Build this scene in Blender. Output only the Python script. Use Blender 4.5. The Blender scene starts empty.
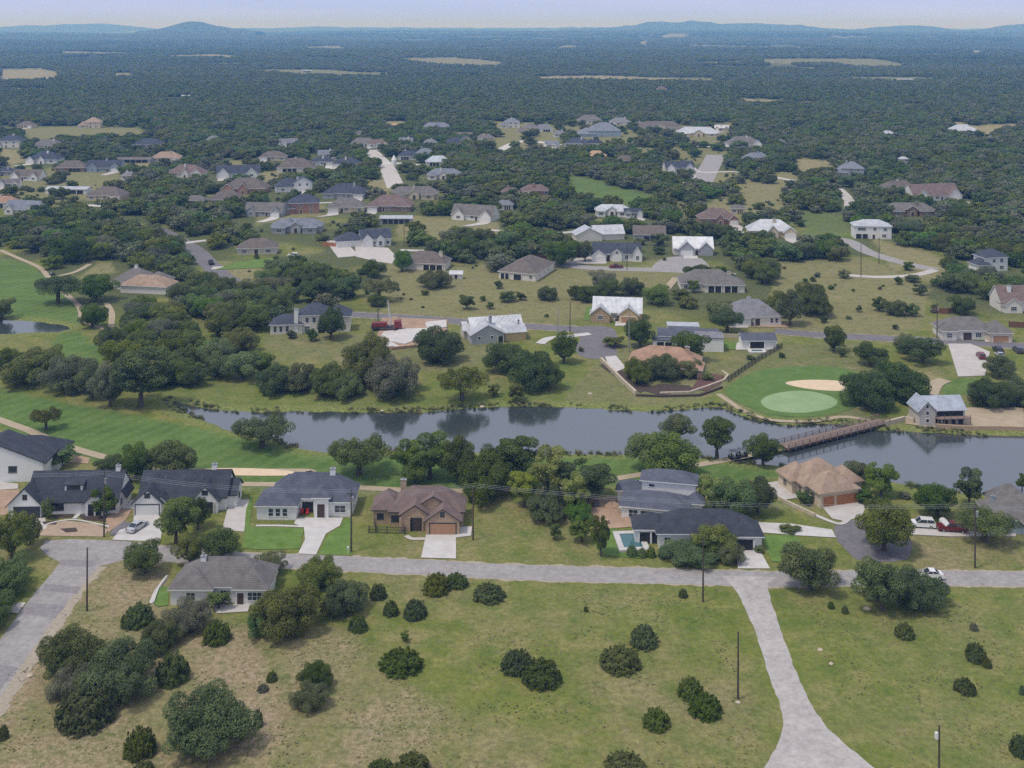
import bpy, math, random
import numpy as np
from mathutils import Vector, Matrix
R = math.radians
rng = np.random.default_rng(7)
random.seed(7)
scene = bpy.context.scene
COL = scene.collection

# ------------------------------------------------------------------ camera
H, F, HZ = 98.0, 1100.0, 26.0        # level view with a rising-front shift: uprights stay parallel
TH = 0.0
cam_d = bpy.data.cameras.new("camera")
cam = bpy.data.objects.new("camera", cam_d)
COL.objects.link(cam)
cam.location = (0, 0, H)
cam.rotation_euler = (math.pi / 2 - TH, 0, 0)
cam_d.sensor_width = 36
cam_d.shift_y = -(384 - HZ) / 1024
cam_d.lens = 36 * F / 1024
cam_d.clip_start = 1
cam_d.clip_end = 90000
scene.camera = cam

# ------------------------------------------------------------------ sky, sun, exposure
SUN_DIR = Vector((-0.42, -0.24, 1.0)).normalized()        # towards the sun
SUN_EL = math.asin(SUN_DIR.z)
SUN_AZ = math.atan2(SUN_DIR.x, SUN_DIR.y)
world = bpy.data.worlds.new("World")
scene.world = world
world.use_nodes = True
wn, wl = world.node_tree.nodes, world.node_tree.links
wn.clear()
w_out = wn.new('ShaderNodeOutputWorld')
w_bg = wn.new('ShaderNodeBackground')
w_bg.inputs['Strength'].default_value = 0.066
w_sky = wn.new('ShaderNodeTexSky')
w_sky.sky_type = 'NISHITA'
w_sky.sun_disc = False
w_sky.sun_elevation = SUN_EL
w_sky.sun_rotation = SUN_AZ
w_sky.air_density = 1.0
w_sky.dust_density = 1.5
# thin high overcast: grey cloud layer mixed over the clear sky with soft uneven density
w_tc = wn.new('ShaderNodeTexCoord')
w_map = wn.new('ShaderNodeMapping')
w_map.inputs['Scale'].default_value = (1.5, 1.5, 22.0)
w_noise = wn.new('ShaderNodeTexNoise')
w_noise.inputs['Scale'].default_value = 2.2
w_noise.inputs['Detail'].default_value = 5
w_cr = wn.new('ShaderNodeValToRGB')
w_cr.color_ramp.elements[0].position = 0.3
w_cr.color_ramp.elements[0].color = (5.9, 6.6, 8.6, 1)
w_cr.color_ramp.elements[1].position = 0.7
w_cr.color_ramp.elements[1].color = (7.0, 7.5, 9.2, 1)
w_mix = wn.new('ShaderNodeMixRGB')
w_mix.inputs['Fac'].default_value = 0.86
wl.new(w_tc.outputs['Generated'], w_map.inputs['Vector'])
wl.new(w_map.outputs['Vector'], w_noise.inputs['Vector'])
wl.new(w_noise.outputs['Fac'], w_cr.inputs['Fac'])
wl.new(w_sky.outputs['Color'], w_mix.inputs['Color1'])
wl.new(w_cr.outputs['Color'], w_mix.inputs['Color2'])
w_sep = wn.new('ShaderNodeSeparateXYZ')
wl.new(w_tc.outputs['Generated'], w_sep.inputs['Vector'])
w_mr = wn.new('ShaderNodeMapRange')
w_mr.inputs['From Min'].default_value = 0.0
w_mr.inputs['From Max'].default_value = 0.16
wl.new(w_sep.outputs['Z'], w_mr.inputs['Value'])
w_tint = wn.new('ShaderNodeMixRGB')
w_tint.inputs['Color1'].default_value = (.89, .96, 1.27, 1)      # hazier, bluer low sky
w_tint.inputs['Color2'].default_value = (1.0, .98, .98, 1)
wl.new(w_mr.outputs['Result'], w_tint.inputs['Fac'])
w_mul = wn.new('ShaderNodeMixRGB')
w_mul.blend_type = 'MULTIPLY'
w_mul.inputs['Fac'].default_value = 1.0
wl.new(w_mix.outputs['Color'], w_mul.inputs['Color1'])
wl.new(w_tint.outputs['Color'], w_mul.inputs['Color2'])
wl.new(w_mul.outputs['Color'], w_bg.inputs['Color'])
wl.new(w_bg.outputs['Background'], w_out.inputs['Surface'])

sun_d = bpy.data.lights.new("sun", 'SUN')
sun_d.energy = 1.5
sun_d.angle = R(10)
sun_d.color = (1.0, 0.93, 0.82)
sun = bpy.data.objects.new("sun", sun_d)
COL.objects.link(sun)
sun.rotation_euler = (-SUN_DIR).to_track_quat('-Z', 'Y').to_euler()

vs = scene.view_settings
vs.view_transform = 'Standard'
vs.look = 'None'
vs.exposure = 0.54
vs.gamma = 1.0
vs.use_curve_mapping = False
cy = scene.cycles
cy.max_bounces = 4
cy.diffuse_bounces = 3
cy.glossy_bounces = 2
cy.transmission_bounces = 2
cy.volume_bounces = 1
cy.transparent_max_bounces = 4
cy.use_denoising = False
cy.denoising_prefilter = 'ACCURATE'
cy.caustics_reflective = False
cy.caustics_refractive = False

# ------------------------------------------------------------------ measuring helpers
CT, ST = math.cos(TH), math.sin(TH)
def P(px, py, z=0.0):
    """ground point seen at photo pixel (surveying helper used to lay out the town plan)"""
    rx = (px - 512) / F
    ru = (HZ - py) / F
    dy = CT + ru * ST
    dz = -ST + ru * CT
    t = (z - H) / dz
    return Vector((rx * t, dy * t, z))
def proj(x, y, z=0.0):
    zc = y * CT + (H - z) * ST
    up = y * ST - (H - z) * CT
    zc = np.maximum(zc, 1e-3)
    return 512 + F * x / zc, HZ - F * up / zc
def SC(py):
    p = P(512, py)
    return F / (p.y * CT + H * ST)
def inpoly(x, y, poly):
    x = np.asarray(x, float); y = np.asarray(y, float)
    ins = np.zeros(x.shape, bool)
    n = len(poly)
    for i in range(n):
        x0, y0 = poly[i]; x1, y1 = poly[(i + 1) % n]
        if y0 == y1: continue
        c = ((y0 > y) != (y1 > y)) & (x < (x1 - x0) * (y - y0) / (y1 - y0) + x0)
        ins ^= c
    return ins
def polydist(x, y, poly):
    d = np.full(np.shape(x), 1e9)
    n = len(poly)
    for i in range(n):
        x0, y0 = poly[i]; x1, y1 = poly[(i + 1) % n]
        vx, vy = x1 - x0, y1 - y0
        L = vx * vx + vy * vy + 1e-9
        t = np.clip(((x - x0) * vx + (y - y0) * vy) / L, 0, 1)
        d = np.minimum(d, np.hypot(x - x0 - t * vx, y - y0 - t * vy))
    return d
def linedist(x, y, pts):
    d = np.full(np.shape(x), 1e9)
    for i in range(len(pts) - 1):
        x0, y0 = pts[i]; x1, y1 = pts[i + 1]
        vx, vy = x1 - x0, y1 - y0
        L = vx * vx + vy * vy + 1e-9
        t = np.clip(((x - x0) * vx + (y - y0) * vy) / L, 0, 1)
        d = np.minimum(d, np.hypot(x - x0 - t * vx, y - y0 - t * vy))
    return d
def W(poly):
    return [(P(a, b).x, P(a, b).y) for a, b in poly]
_gr = rng.random((256, 256))
def vnoise(x, y, s):
    x = np.asarray(x) / s + 900.5; y = np.asarray(y) / s + 900.5
    xi = np.floor(x).astype(int); yi = np.floor(y).astype(int)
    fx = x - xi; fy = y - yi
    fx = fx * fx * (3 - 2 * fx); fy = fy * fy * (3 - 2 * fy)
    g = lambda a, b: _gr[a % 256, b % 256]
    return (g(xi, yi) * (1 - fx) + g(xi + 1, yi) * fx) * (1 - fy) + (g(xi, yi + 1) * (1 - fx) + g(xi + 1, yi + 1) * fx) * fy
def smooth(a, b, v):
    t = np.clip((v - a) / (b - a), 0, 1)
    return t * t * (3 - 2 * t)

# ------------------------------------------------------------------ materials
MATS = {}
def mat(name, col, rough=0.8, metal=0.0, var=0.12, scale=1.2, bump=0.0, bscale=20, spec=0.3, coord='Object', rnd=0.0):
    if name in MATS: return MATS[name]
    m = bpy.data.materials.new(name)
    m.use_nodes = True
    nt = m.node_tree; n = nt.nodes; l = nt.links
    b = n['Principled BSDF']
    b.inputs['Roughness'].default_value = rough
    b.inputs['Metallic'].default_value = metal
    b.inputs['Specular IOR Level'].default_value = spec
    tc = n.new('ShaderNodeTexCoord')
    no = n.new('ShaderNodeTexNoise')
    no.inputs['Scale'].default_value = scale
    no.inputs['Detail'].default_value = 6
    no.inputs['Roughness'].default_value = 0.7
    l.new(tc.outputs[coord], no.inputs['Vector'])
    mr = n.new('ShaderNodeMapRange')
    mr.inputs['From Min'].default_value = 0.3
    mr.inputs['From Max'].default_value = 0.7
    mr.inputs['To Min'].default_value = 1 - var
    mr.inputs['To Max'].default_value = 1 + var
    l.new(no.outputs['Fac'], mr.inputs['Value'])
    vm = n.new('ShaderNodeVectorMath'); vm.operation = 'SCALE'
    vm.inputs[0].default_value = col
    l.new(mr.outputs['Result'], vm.inputs['Scale'])
    l.new(vm.outputs['Vector'], b.inputs['Base Color'])
    if bump:
        nb = n.new('ShaderNodeTexNoise'); nb.inputs['Scale'].default_value = bscale
        nb.inputs['Detail'].default_value = 3
        l.new(tc.outputs[coord], nb.inputs['Vector'])
        bp = n.new('ShaderNodeBump'); bp.inputs['Strength'].default_value = bump
        bp.inputs['Distance'].default_value = 0.1
        l.new(nb.outputs['Fac'], bp.inputs['Height'])
        l.new(bp.outputs['Normal'], b.inputs['Normal'])
    MATS[name] = m
    return m
def roofmat(name, col, metal=False):
    """shingle courses or standing metal seams, streaked and slightly uneven"""
    if name in MATS: return MATS[name]
    m = mat(name, col, 0.45 if metal else 0.88, 0.35 if metal else 0, 0.26, 0.45, spec=0.4 if metal else 0.2)
    nt = m.node_tree; n = nt.nodes; l = nt.links
    b = n['Principled BSDF']
    tc = n.new('ShaderNodeTexCoord')
    w = n.new('ShaderNodeTexWave')
    w.wave_type = 'BANDS'; w.bands_direction = 'X' if metal else 'Z'
    w.inputs['Scale'].default_value = 0.75 if metal else 1.3
    w.inputs['Distortion'].default_value = 0.0 if metal else 0.6
    l.new(tc.outputs['Object'], w.inputs['Vector'])
    bp = n.new('ShaderNodeBump'); bp.inputs['Strength'].default_value = 0.5 if metal else 0.35
    bp.inputs['Distance'].default_value = 0.08
    l.new(w.outputs['Fac'], bp.inputs['Height'])
    l.new(bp.outputs['Normal'], b.inputs['Normal'])
    n2 = n.new('ShaderNodeTexNoise'); n2.inputs['Scale'].default_value = 9; n2.inputs['Detail'].default_value = 4
    l.new(tc.outputs['Object'], n2.inputs['Vector'])
    mr = n.new('ShaderNodeMapRange'); mr.inputs['From Min'].default_value = .3; mr.inputs['From Max'].default_value = .7
    mr.inputs['To Min'].default_value = .9 if metal else .72; mr.inputs['To Max'].default_value = 1.1 if metal else 1.28
    l.new(n2.outputs['Fac'], mr.inputs['Value'])
    vm = n.new('ShaderNodeVectorMath'); vm.operation = 'SCALE'
    src = b.inputs['Base Color'].links[0].from_socket
    l.new(src, vm.inputs[0]); l.new(mr.outputs['Result'], vm.inputs['Scale'])
    l.new(vm.outputs['Vector'], b.inputs['Base Color'])
    return m
ROOF = {
 'charcoal': roofmat('roof_charcoal', (.055, .060, .076)),
 'navy': roofmat('roof_slate_blue', (.066, .075, .100)),
 'slate': roofmat('roof_slate_grey', (.105, .112, .145)),
 'brown': roofmat('roof_brown', (.155, .132, .118)),
 'greybrown': roofmat('roof_grey_brown', (.168, .157, .150)),
 'grey': roofmat('roof_grey', (.21, .21, .23)),
 'red': roofmat('roof_red_brown', (.185, .135, .122)),
 'terracotta': roofmat('roof_terracotta', (.37, .235, .165)),
 'tan': roofmat('roof_tan', (.34, .25, .185)),
 'orange': roofmat('roof_orange', (.48, .31, .18)),
 'bluegrey': roofmat('roof_blue_grey', (.20, .215, .255)),
 'metal': roofmat('roof_pale_metal', (.50, .52, .55), True),
 'bluemetal': roofmat('roof_blue_metal', (.40, .44, .50), True),
}
WALL = {
 'white': mat('wall_white', (.72, .72, .705), .8, var=.07),
 'offwhite': mat('wall_off_white', (.66, .63, .58), .85, var=.08),
 'cream': mat('wall_cream', (.60, .51, .38), .85, var=.08),
 'tan': mat('wall_tan_stone', (.43, .31, .21), .9, var=.28, scale=3, bump=.3),
 'yellow': mat('wall_yellow_stone', (.55, .41, .22), .9, var=.2, scale=3, bump=.3),
 'stone': mat('wall_pale_stone', (.52, .48, .43), .9, var=.25, scale=3, bump=.3),
 'grey': mat('wall_grey', (.36, .37, .39), .85, var=.08),
 'bluegrey': mat('wall_blue_grey', (.30, .37, .44), .85, var=.08),
 'brick': mat('wall_red_brick', (.33, .19, .14), .9, var=.2, scale=4),
 'brown': mat('wall_brown', (.25, .18, .14), .9, var=.15),
}
M_trim = mat('trim_white', (.74, .74, .73), .6, var=.04)
M_trimdark = mat('trim_dark', (.05, .05, .055), .6, var=.04)
M_glass = mat('window_glass', (.035, .045, .055), .08, spec=.6, var=.2)
M_dark = mat('opening_shade', (.03, .03, .03), .9)  # near-black colour that paints the shade inside openings onto flat panels
M_garage_w = mat('garage_door_white', (.70, .70, .69), .6, var=.04)
M_garage_b = mat('garage_door_wood', (.36, .15, .06), .55, var=.2, scale=2)
M_garage_t = mat('garage_door_tan', (.42, .24, .14), .55, var=.12, scale=2)
M_garage_d = mat('garage_door_dark', (.04, .042, .05), .5)
M_door = mat('front_door', (.07, .045, .035), .5)
M_wood = mat('pole_wood', (.085, .065, .05), .9, var=.2)
M_metal = mat('galvanised_metal', (.42, .43, .44), .4, .6)
M_wire = mat('wire_aluminium', (.5, .51, .53), .5, .3)
M_conc = mat('concrete', (.49, .46, .43), .85, var=.14, scale=.35, bump=.1)
M_concn = mat('new_concrete', (.54, .52, .50), .85, var=.14, scale=.45)
M_sand = mat('sand', (.66, .52, .36), .95, var=.12, scale=.6)
M_pathm = mat('cart_path_paving', (.40, .33, .23), .9, var=.14, scale=.4)
M_dirt = mat('red_dirt', (.37, .26, .18), .95, var=.25, scale=.35, bump=.4, bscale=3)
M_mulch = mat('dark_mulch', (.075, .055, .045), .95, var=.3, scale=2)
M_redmulch = mat('red_mulch', (.13, .07, .06), .95, var=.3, scale=2)
M_gravelyard = mat('tan_gravel', (.40, .30, .22), .95, var=.18, scale=1.2)
M_bridge = mat('weathered_timber', (.24, .18, .15), .9, var=.25, scale=1.5)
M_tyre = mat('tyre_rubber', (.02, .02, .02), .9)
M_fence = mat('fence_brown', (.17, .085, .05), .9, var=.2)
M_rock = mat('limestone', (.50, .43, .33), .95, var=.25, scale=1)
M_pool = mat('pool_water', (.05, .14, .16), .05, spec=.5, var=.1)

def lawnmat(name, c1, c2, s=.12):
    if name in MATS: return MATS[name]
    m = bpy.data.materials.new(name); m.use_nodes = True
    n = m.node_tree.nodes; l = m.node_tree.links
    b = n['Principled BSDF']; b.inputs['Roughness'].default_value = .95; b.inputs['Specular IOR Level'].default_value = .1
    tc = n.new('ShaderNodeTexCoord')
    a = n.new('ShaderNodeTexNoise'); a.inputs['Scale'].default_value = s; a.inputs['Detail'].default_value = 7; a.inputs['Roughness'].default_value = .7
    l.new(tc.outputs['Object'], a.inputs['Vector'])
    r = n.new('ShaderNodeValToRGB')
    r.color_ramp.elements[0].position = .35; r.color_ramp.elements[0].color = (*c1, 1)
    r.color_ramp.elements[1].position = .65; r.color_ramp.elements[1].color = (*c2, 1)
    l.new(a.outputs['Fac'], r.inputs['Fac']); l.new(r.outputs['Color'], b.inputs['Base Color'])
    MATS[name] = m
    return m
M_lawn = lawnmat('lawn_bright', (.095, .17, .036), (.16, .24, .06), .35)
M_green = lawnmat('putting_green', (.23, .33, .16), (.29, .39, .21), .2)

def asphalt(name, col, patch=True):
    m = mat(name, col, .9, var=.14, scale=.25, bump=.15, bscale=8)
    nt = m.node_tree; n = nt.nodes; l = nt.links
    b = n['Principled BSDF']
    tc = n.new('ShaderNodeTexCoord')
    v = n.new('ShaderNodeTexNoise'); v.inputs['Scale'].default_value = .9; v.inputs['Detail'].default_value = 9; v.inputs['Roughness'].default_value = .8
    l.new(tc.outputs['Object'], v.inputs['Vector'])
    r = n.new('ShaderNodeMapRange'); r.inputs['From Min'].default_value = .35; r.inputs['From Max'].default_value = .65
    r.inputs['To Min'].default_value = .78; r.inputs['To Max'].default_value = 1.2
    l.new(v.outputs['Fac'], r.inputs['Value'])
    vm = n.new('ShaderNodeVectorMath'); vm.operation = 'SCALE'
    src = b.inputs['Base Color'].links[0].from_socket
    l.new(src, vm.inputs[0]); l.new(r.outputs['Result'], vm.inputs['Scale'])
    l.new(vm.outputs['Vector'], b.inputs['Base Color'])
    return m
M_asph = asphalt('worn_asphalt', (.315, .298, .290))
M_asph2 = asphalt('patched_asphalt', (.17, .16, .17))
M_asphp = asphalt('resealed_asphalt', (.255, .235, .24))
M_gravel = asphalt('chip_gravel', (.41, .385, .365))

# ------------------------------------------------------------------ object helpers
def meshobj(name, verts, faces, mats, parent=None, fm=None, loc=None):
    me = bpy.data.meshes.new(name)
    me.from_pydata([tuple(v) for v in verts], [], faces)
    for m in (mats if isinstance(mats, (list, tuple)) else [mats]): me.materials.append(m)
    if fm is not None: me.polygons.foreach_set('material_index', fm)
    me.update()
    o = bpy.data.objects.new(name, me)
    COL.objects.link(o)
    if parent: o.parent = parent
    if loc is not None: o.location = loc
    return o
class MB:
    """collects solids into one mesh"""
    def __init__(s): s.v = []; s.f = []; s.m = []
    def add(s, vs_, fs_, mi=0):
        k = len(s.v); s.v += [tuple(v) for v in vs_]
        for f in fs_: s.f.append([i + k for i in f]); s.m.append(mi)
    def box(s, x0, x1, y0, y1, z0, z1, mi=0):
        s.add([(x0,y0,z0),(x1,y0,z0),(x1,y1,z0),(x0,y1,z0),(x0,y0,z1),(x1,y0,z1),(x1,y1,z1),(x0,y1,z1)],
              [(0,3,2,1),(4,5,6,7),(0,1,5,4),(1,2,6,5),(2,3,7,6),(3,0,4,7)], mi)
    def tube(s, a, b, r0, r1=None, n=7, mi=0):
        r1 = r0 if r1 is None else r1
        a = Vector(a); b = Vector(b); d = (b - a).normalized()
        u = d.orthogonal().normalized(); w = d.cross(u)
        vs_ = []
        for c, r in ((a, r0), (b, r1)):
            for i in range(n):
                t = 2 * math.pi * i / n
                vs_.append(c + (u * math.cos(t) + w * math.sin(t)) * r)
        fs_ = [(i, (i+1) % n, n + (i+1) % n, n + i) for i in range(n)] + [tuple(range(n))[::-1], tuple(range(n, 2*n))]
        s.add(vs_, fs_, mi)
    def gable(s, x0, x1, y0, y1, z, rise, t=.22, axis='x', mi=0, mt=1):
        """chevron roof slab with trim-coloured ends"""
        pts = []
        if axis == 'x':
            a = (y1 - y0) / 2; c = (y0 + y1) / 2
            for xx in (x0, x1):
                pts += [(xx, c-a, z), (xx, c, z+rise), (xx, c+a, z), (xx, c+a, z-t), (xx, c, z+rise-t), (xx, c-a, z-t)]
        else:
            a = (x1 - x0) / 2; c = (x0 + x1) / 2
            for yy in (y1, y0):
                pts += [(c-a, yy, z), (c, yy, z+rise), (c+a, yy, z), (c+a, yy, z-t), (c, yy, z+rise-t), (c-a, yy, z-t)]
        s.add(pts, [(0,1,7,6),(1,2,8,7)], mi)
        s.add(pts, [(2,3,9,8),(3,4,10,9),(4,5,11,10),(5,0,6,11),(0,5,4,1),(1,4,3,2),(6,7,10,11),(7,8,9,10)], mt)
    def hip(s, x0, x1, y0, y1, z, rise, t=.22, mi=0, mt=1):
        w, d = x1 - x0, y1 - y0
        k = min(w, d) / 2
        if w >= d: ra, rb = (x0 + k, (y0+y1)/2), (x1 - k, (y0+y1)/2)
        else: ra, rb = ((x0+x1)/2, y0 + k), ((x0+x1)/2, y1 - k)
        if abs(w - d) < .05: rb = (ra[0] + (.02 if w >= d else 0), ra[1] + (.02 if w < d else 0))
        V = [(x0,y0,z),(x1,y0,z),(x1,y1,z),(x0,y1,z),(*ra,z+rise),(*rb,z+rise),(x0,y0,z-t),(x1,y0,z-t),(x1,y1,z-t),(x0,y1,z-t)]
        if w >= d: fs_ = [(0,1,5,4),(1,2,5),(2,3,4,5),(3,0,4)]
        else: fs_ = [(0,1,4),(1,2,5,4),(2,3,5),(3,0,4,5)]
        s.add(V, fs_, mi)
        s.add(V, [(6,7,1,0),(7,8,2,1),(8,9,3,2),(9,6,0,3),(9,8,7,6)], mt)
    def build(s, name, mats, parent=None):
        return meshobj(name, s.v, s.f, mats, parent, s.m)
def tag(o, label=None, cat=None, group=None, kind=None):
    if label: o['label'] = label
    if cat: o['category'] = cat
    if group: o['group'] = group
    if kind: o['kind'] = kind
    return o
def empty(name, loc, rz=0):
    o = bpy.data.objects.new(name, None); COL.objects.link(o)
    o.location = loc; o.rotation_euler = (0, 0, rz); o.empty_display_size = .5
    return o
KIDS = {}
def copy_tree(src, parent=None):
    c = src.copy(); COL.objects.link(c); c.parent = parent
    for ch in [o for o in src.children]: copy_tree(ch, c)
    return c
LAY = [0]
def sheet(name, poly, m, z=.008, kind='structure', thick=0.0, smooth_n=0):
    """flat ground covering given as photo-plan outline; a slab if thick"""
    LAY[0] += 1; z += .0012 * LAY[0]
    pts = W(poly) if poly and not isinstance(poly[0], Vector) else [(p.x, p.y) for p in poly]
    if smooth_n:
        for _ in range(smooth_n):
            q = []
            for i in range(len(pts)):
                a, b = pts[i], pts[(i+1) % len(pts)]
                q += [(a[0]*.75+b[0]*.25, a[1]*.75+b[1]*.25), (a[0]*.25+b[0]*.75, a[1]*.25+b[1]*.75)]
            pts = q
    area = sum(pts[i][0]*pts[(i+1)%len(pts)][1]-pts[(i+1)%len(pts)][0]*pts[i][1] for i in range(len(pts)))
    if area < 0: pts = pts[::-1]
    n = len(pts)
    v = [(a, b, z + thick) for a, b in pts]
    f = [list(range(n))]
    if thick:
        v += [(a, b, z - .05) for a, b in pts]
        f += [[i, i + n, (i+1) % n + n, (i+1) % n] for i in range(n)]
    o = meshobj(name, v, f, m)
    o['kind'] = kind
    return o
def resample(pts, k=3):
    """smooth centre line (Catmull-Rom)"""
    p = [Vector((a, b)) for a, b in pts]
    if len(p) < 3: return p
    out = []
    for i in range(len(p) - 1):
        p0 = p[max(i-1, 0)]; p1 = p[i]; p2 = p[i+1]; p3 = p[min(i+2, len(p)-1)]
        for j in range(k):
            t = j / k
            out.append(.5 * ((2*p1) + (p2-p0)*t + (2*p0-5*p1+4*p2-p3)*t*t + (3*p1-p0-3*p2+p3)*t**3))
    out.append(p[-1])
    return out
ROADS = []
def ribbon(name, pxpts, width, m, z=.012, wob=0.0, thick=0.0):
    LAY[0] += 1; z += .0012 * LAY[0]
    c = resample(W(pxpts), 6)
    ROADS.append(([(a.x, a.y) for a in c], width))
    L, Rr = [], []
    ws = width if isinstance(width, (list, tuple)) else None
    for i, p in enumerate(c):
        a = c[max(i-1, 0)]; b = c[min(i+1, len(c)-1)]
        d = (b - a).normalized(); n = Vector((-d.y, d.x))
        w = (ws[0] + (ws[1]-ws[0]) * i/(len(c)-1)) if ws else width
        L.append(p + n * (w/2 + random.uniform(-wob, wob))); Rr.append(p - n * (w/2 + random.uniform(-wob, wob)))
    v = [(q.x, q.y, z) for q in L] + [(q.x, q.y, z) for q in Rr]
    k = len(c)
    f = [(i + k, i + 1 + k, i + 1, i) for i in range(k - 1)]
    if thick:
        v += [(q.x, q.y, -.05) for q in L] + [(q.x, q.y, -.05) for q in Rr]
        f += [(i, i+1, i+1+2*k, i+2*k) for i in range(k-1)] + [(i+1+k, i+k, i+3*k, i+1+3*k) for i in range(k-1)]
        f += [(0, 2*k, 3*k, k), (k-1, 2*k-1, 4*k-1, 3*k-1)]
    o = meshobj(name, v, f, m)
    o['kind'] = 'structure'
    return o

# ------------------------------------------------------------------ town plan outlines (surveyed off the photograph onto the ground)
LAKE = [(172,399),(200,406),(235,410),(256,411),(300,410),(350,411),(420,411),(470,407),(512,405),(575,406),(620,409),(660,410),(700,406),(722,406),
        (733,411),(757,419),(785,424),(830,422),(862,425),(882,429),(930,431),(980,434),(1030,434),(1120,436),(1180,470),(1120,505),(1040,500),(1000,494),
        (962,491),(925,488),(905,482),(880,476),(850,472),(815,470),(790,466),(765,463),(740,461),(715,458),(690,455),(660,453),(620,453),(560,452),(500,452),(440,450),
        (400,449),(350,451),(322,451),(296,446),(275,438),(240,431),(222,426),(205,420),(190,413),(178,406)]
POND = [(-60,318),(0,319),(40,321),(66,325),(72,328),(58,331),(20,332),(-60,334)]
FAIR = [([(-80,392),(0,388),(60,402),(130,414),(180,424),(215,430),(262,441),(300,450),(340,455),(420,455),(520,456),(640,456),(730,462),(775,467),
          (785,476),(720,484),(690,486),(650,482),(600,487),(520,492),(420,490),(330,486),(280,487),(200,489),(120,470),(60,452),(0,428),(-80,400)], 1.0),
        ([(-60,250),(0,258),(25,262),(52,280),(70,297),(88,318),(75,327),(40,321),(0,318),(-60,316)], .95),
        ([(62,330),(78,332),(98,345),(106,360),(95,366),(60,364),(52,345)], .95),
        ([(560,173),(590,178),(640,192),(662,199),(655,206),(630,207),(598,200),(566,190)], .9),
        ([(700,200),(735,208),(762,212),(758,219),(720,217),(695,208)], .7),
        ([(722,393),(740,378),(770,366),(800,364),(845,368),(866,380),(868,394),(846,413),(800,421),(765,417),(740,408)], .95),
        ([(940,381),(960,377),(985,377),(1000,384),(985,397),(945,394)], .9),
        ([(800,212),(850,216),(850,240),(805,238)], .6),
        ([(20,130),(90,127),(140,129),(145,137),(90,141),(30,139)], .45)]
TRANS = [([(150,380),(250,385),(350,390),(500,385),(600,392),(720,398),(735,412),(500,409),(256,413),(170,402)], .45),
         ([(560,360),(640,392),(700,395),(760,345),(860,340),(860,420),(560,410)], .45),
         ([(240,525),(318,525),(350,540),(350,555),(240,553)], .1),
         ([(770,585),(1060,590),(1200,800),(880,800),(800,690)], .16),
         ([(500,580),(735,583),(740,660),(600,640),(480,610)], .14)]
DRY = [([(400,270),(600,260),(690,262),(660,290),(600,290),(560,325),(420,318),(380,300)], .35),
       ([(780,262),(860,262),(930,290),(900,340),(770,330)], .4),
       ([(60,555),(165,560),(170,620),(250,625),(300,690),(260,800),(-50,810),(-50,700),(50,600)], .72),
       ([(250,620),(330,625),(400,670),(430,700),(560,740),(520,810),(200,810)], .5),
       ([(600,680),(760,690),(760,760),(560,780),(540,700)], .15),
       ([(690,175),(790,172),(830,182),(800,215),(730,212),(700,200)], .4),
       ([(910,538),(1060,540),(1060,575),(915,578)], .4),
       ([(0,345),(0,0),(1,0)], .0),
       ([(350,535),(430,540),(430,558),(352,555)], .15), ([(460,525),(590,525),(620,568),(460,560)], .12)]
BARE = [([(0,655),(15,640),(42,640),(60,615),(40,680),(10,730),(0,740)], .6), ([(245,690),(275,690),(285,740),(250,760),(225,735)], .75),
        ([(110,580),(165,575),(168,600),(110,612)], .55), ([(370,700),(400,700),(390,740),(355,768),(345,740)], .5),
        ([(180,640),(255,625),(270,690),(215,690)], .7), ([(20,735),(130,715),(180,770),(60,800),(0,790)], .5), ([(285,655),(330,645),(345,680),(290,690)], .4), ([(400,690),(450,700),(430,760),(380,790)], .35), ([(870,368),(935,370),(940,386),(880,392)], .6), ([(320,628),(362,632),(350,656),(325,654)],.4),
        ([(585,592),(640,592),(636,612),(590,612)], .3), ([(50,545),(95,556),(60,600),(20,640)], .3)]
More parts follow.
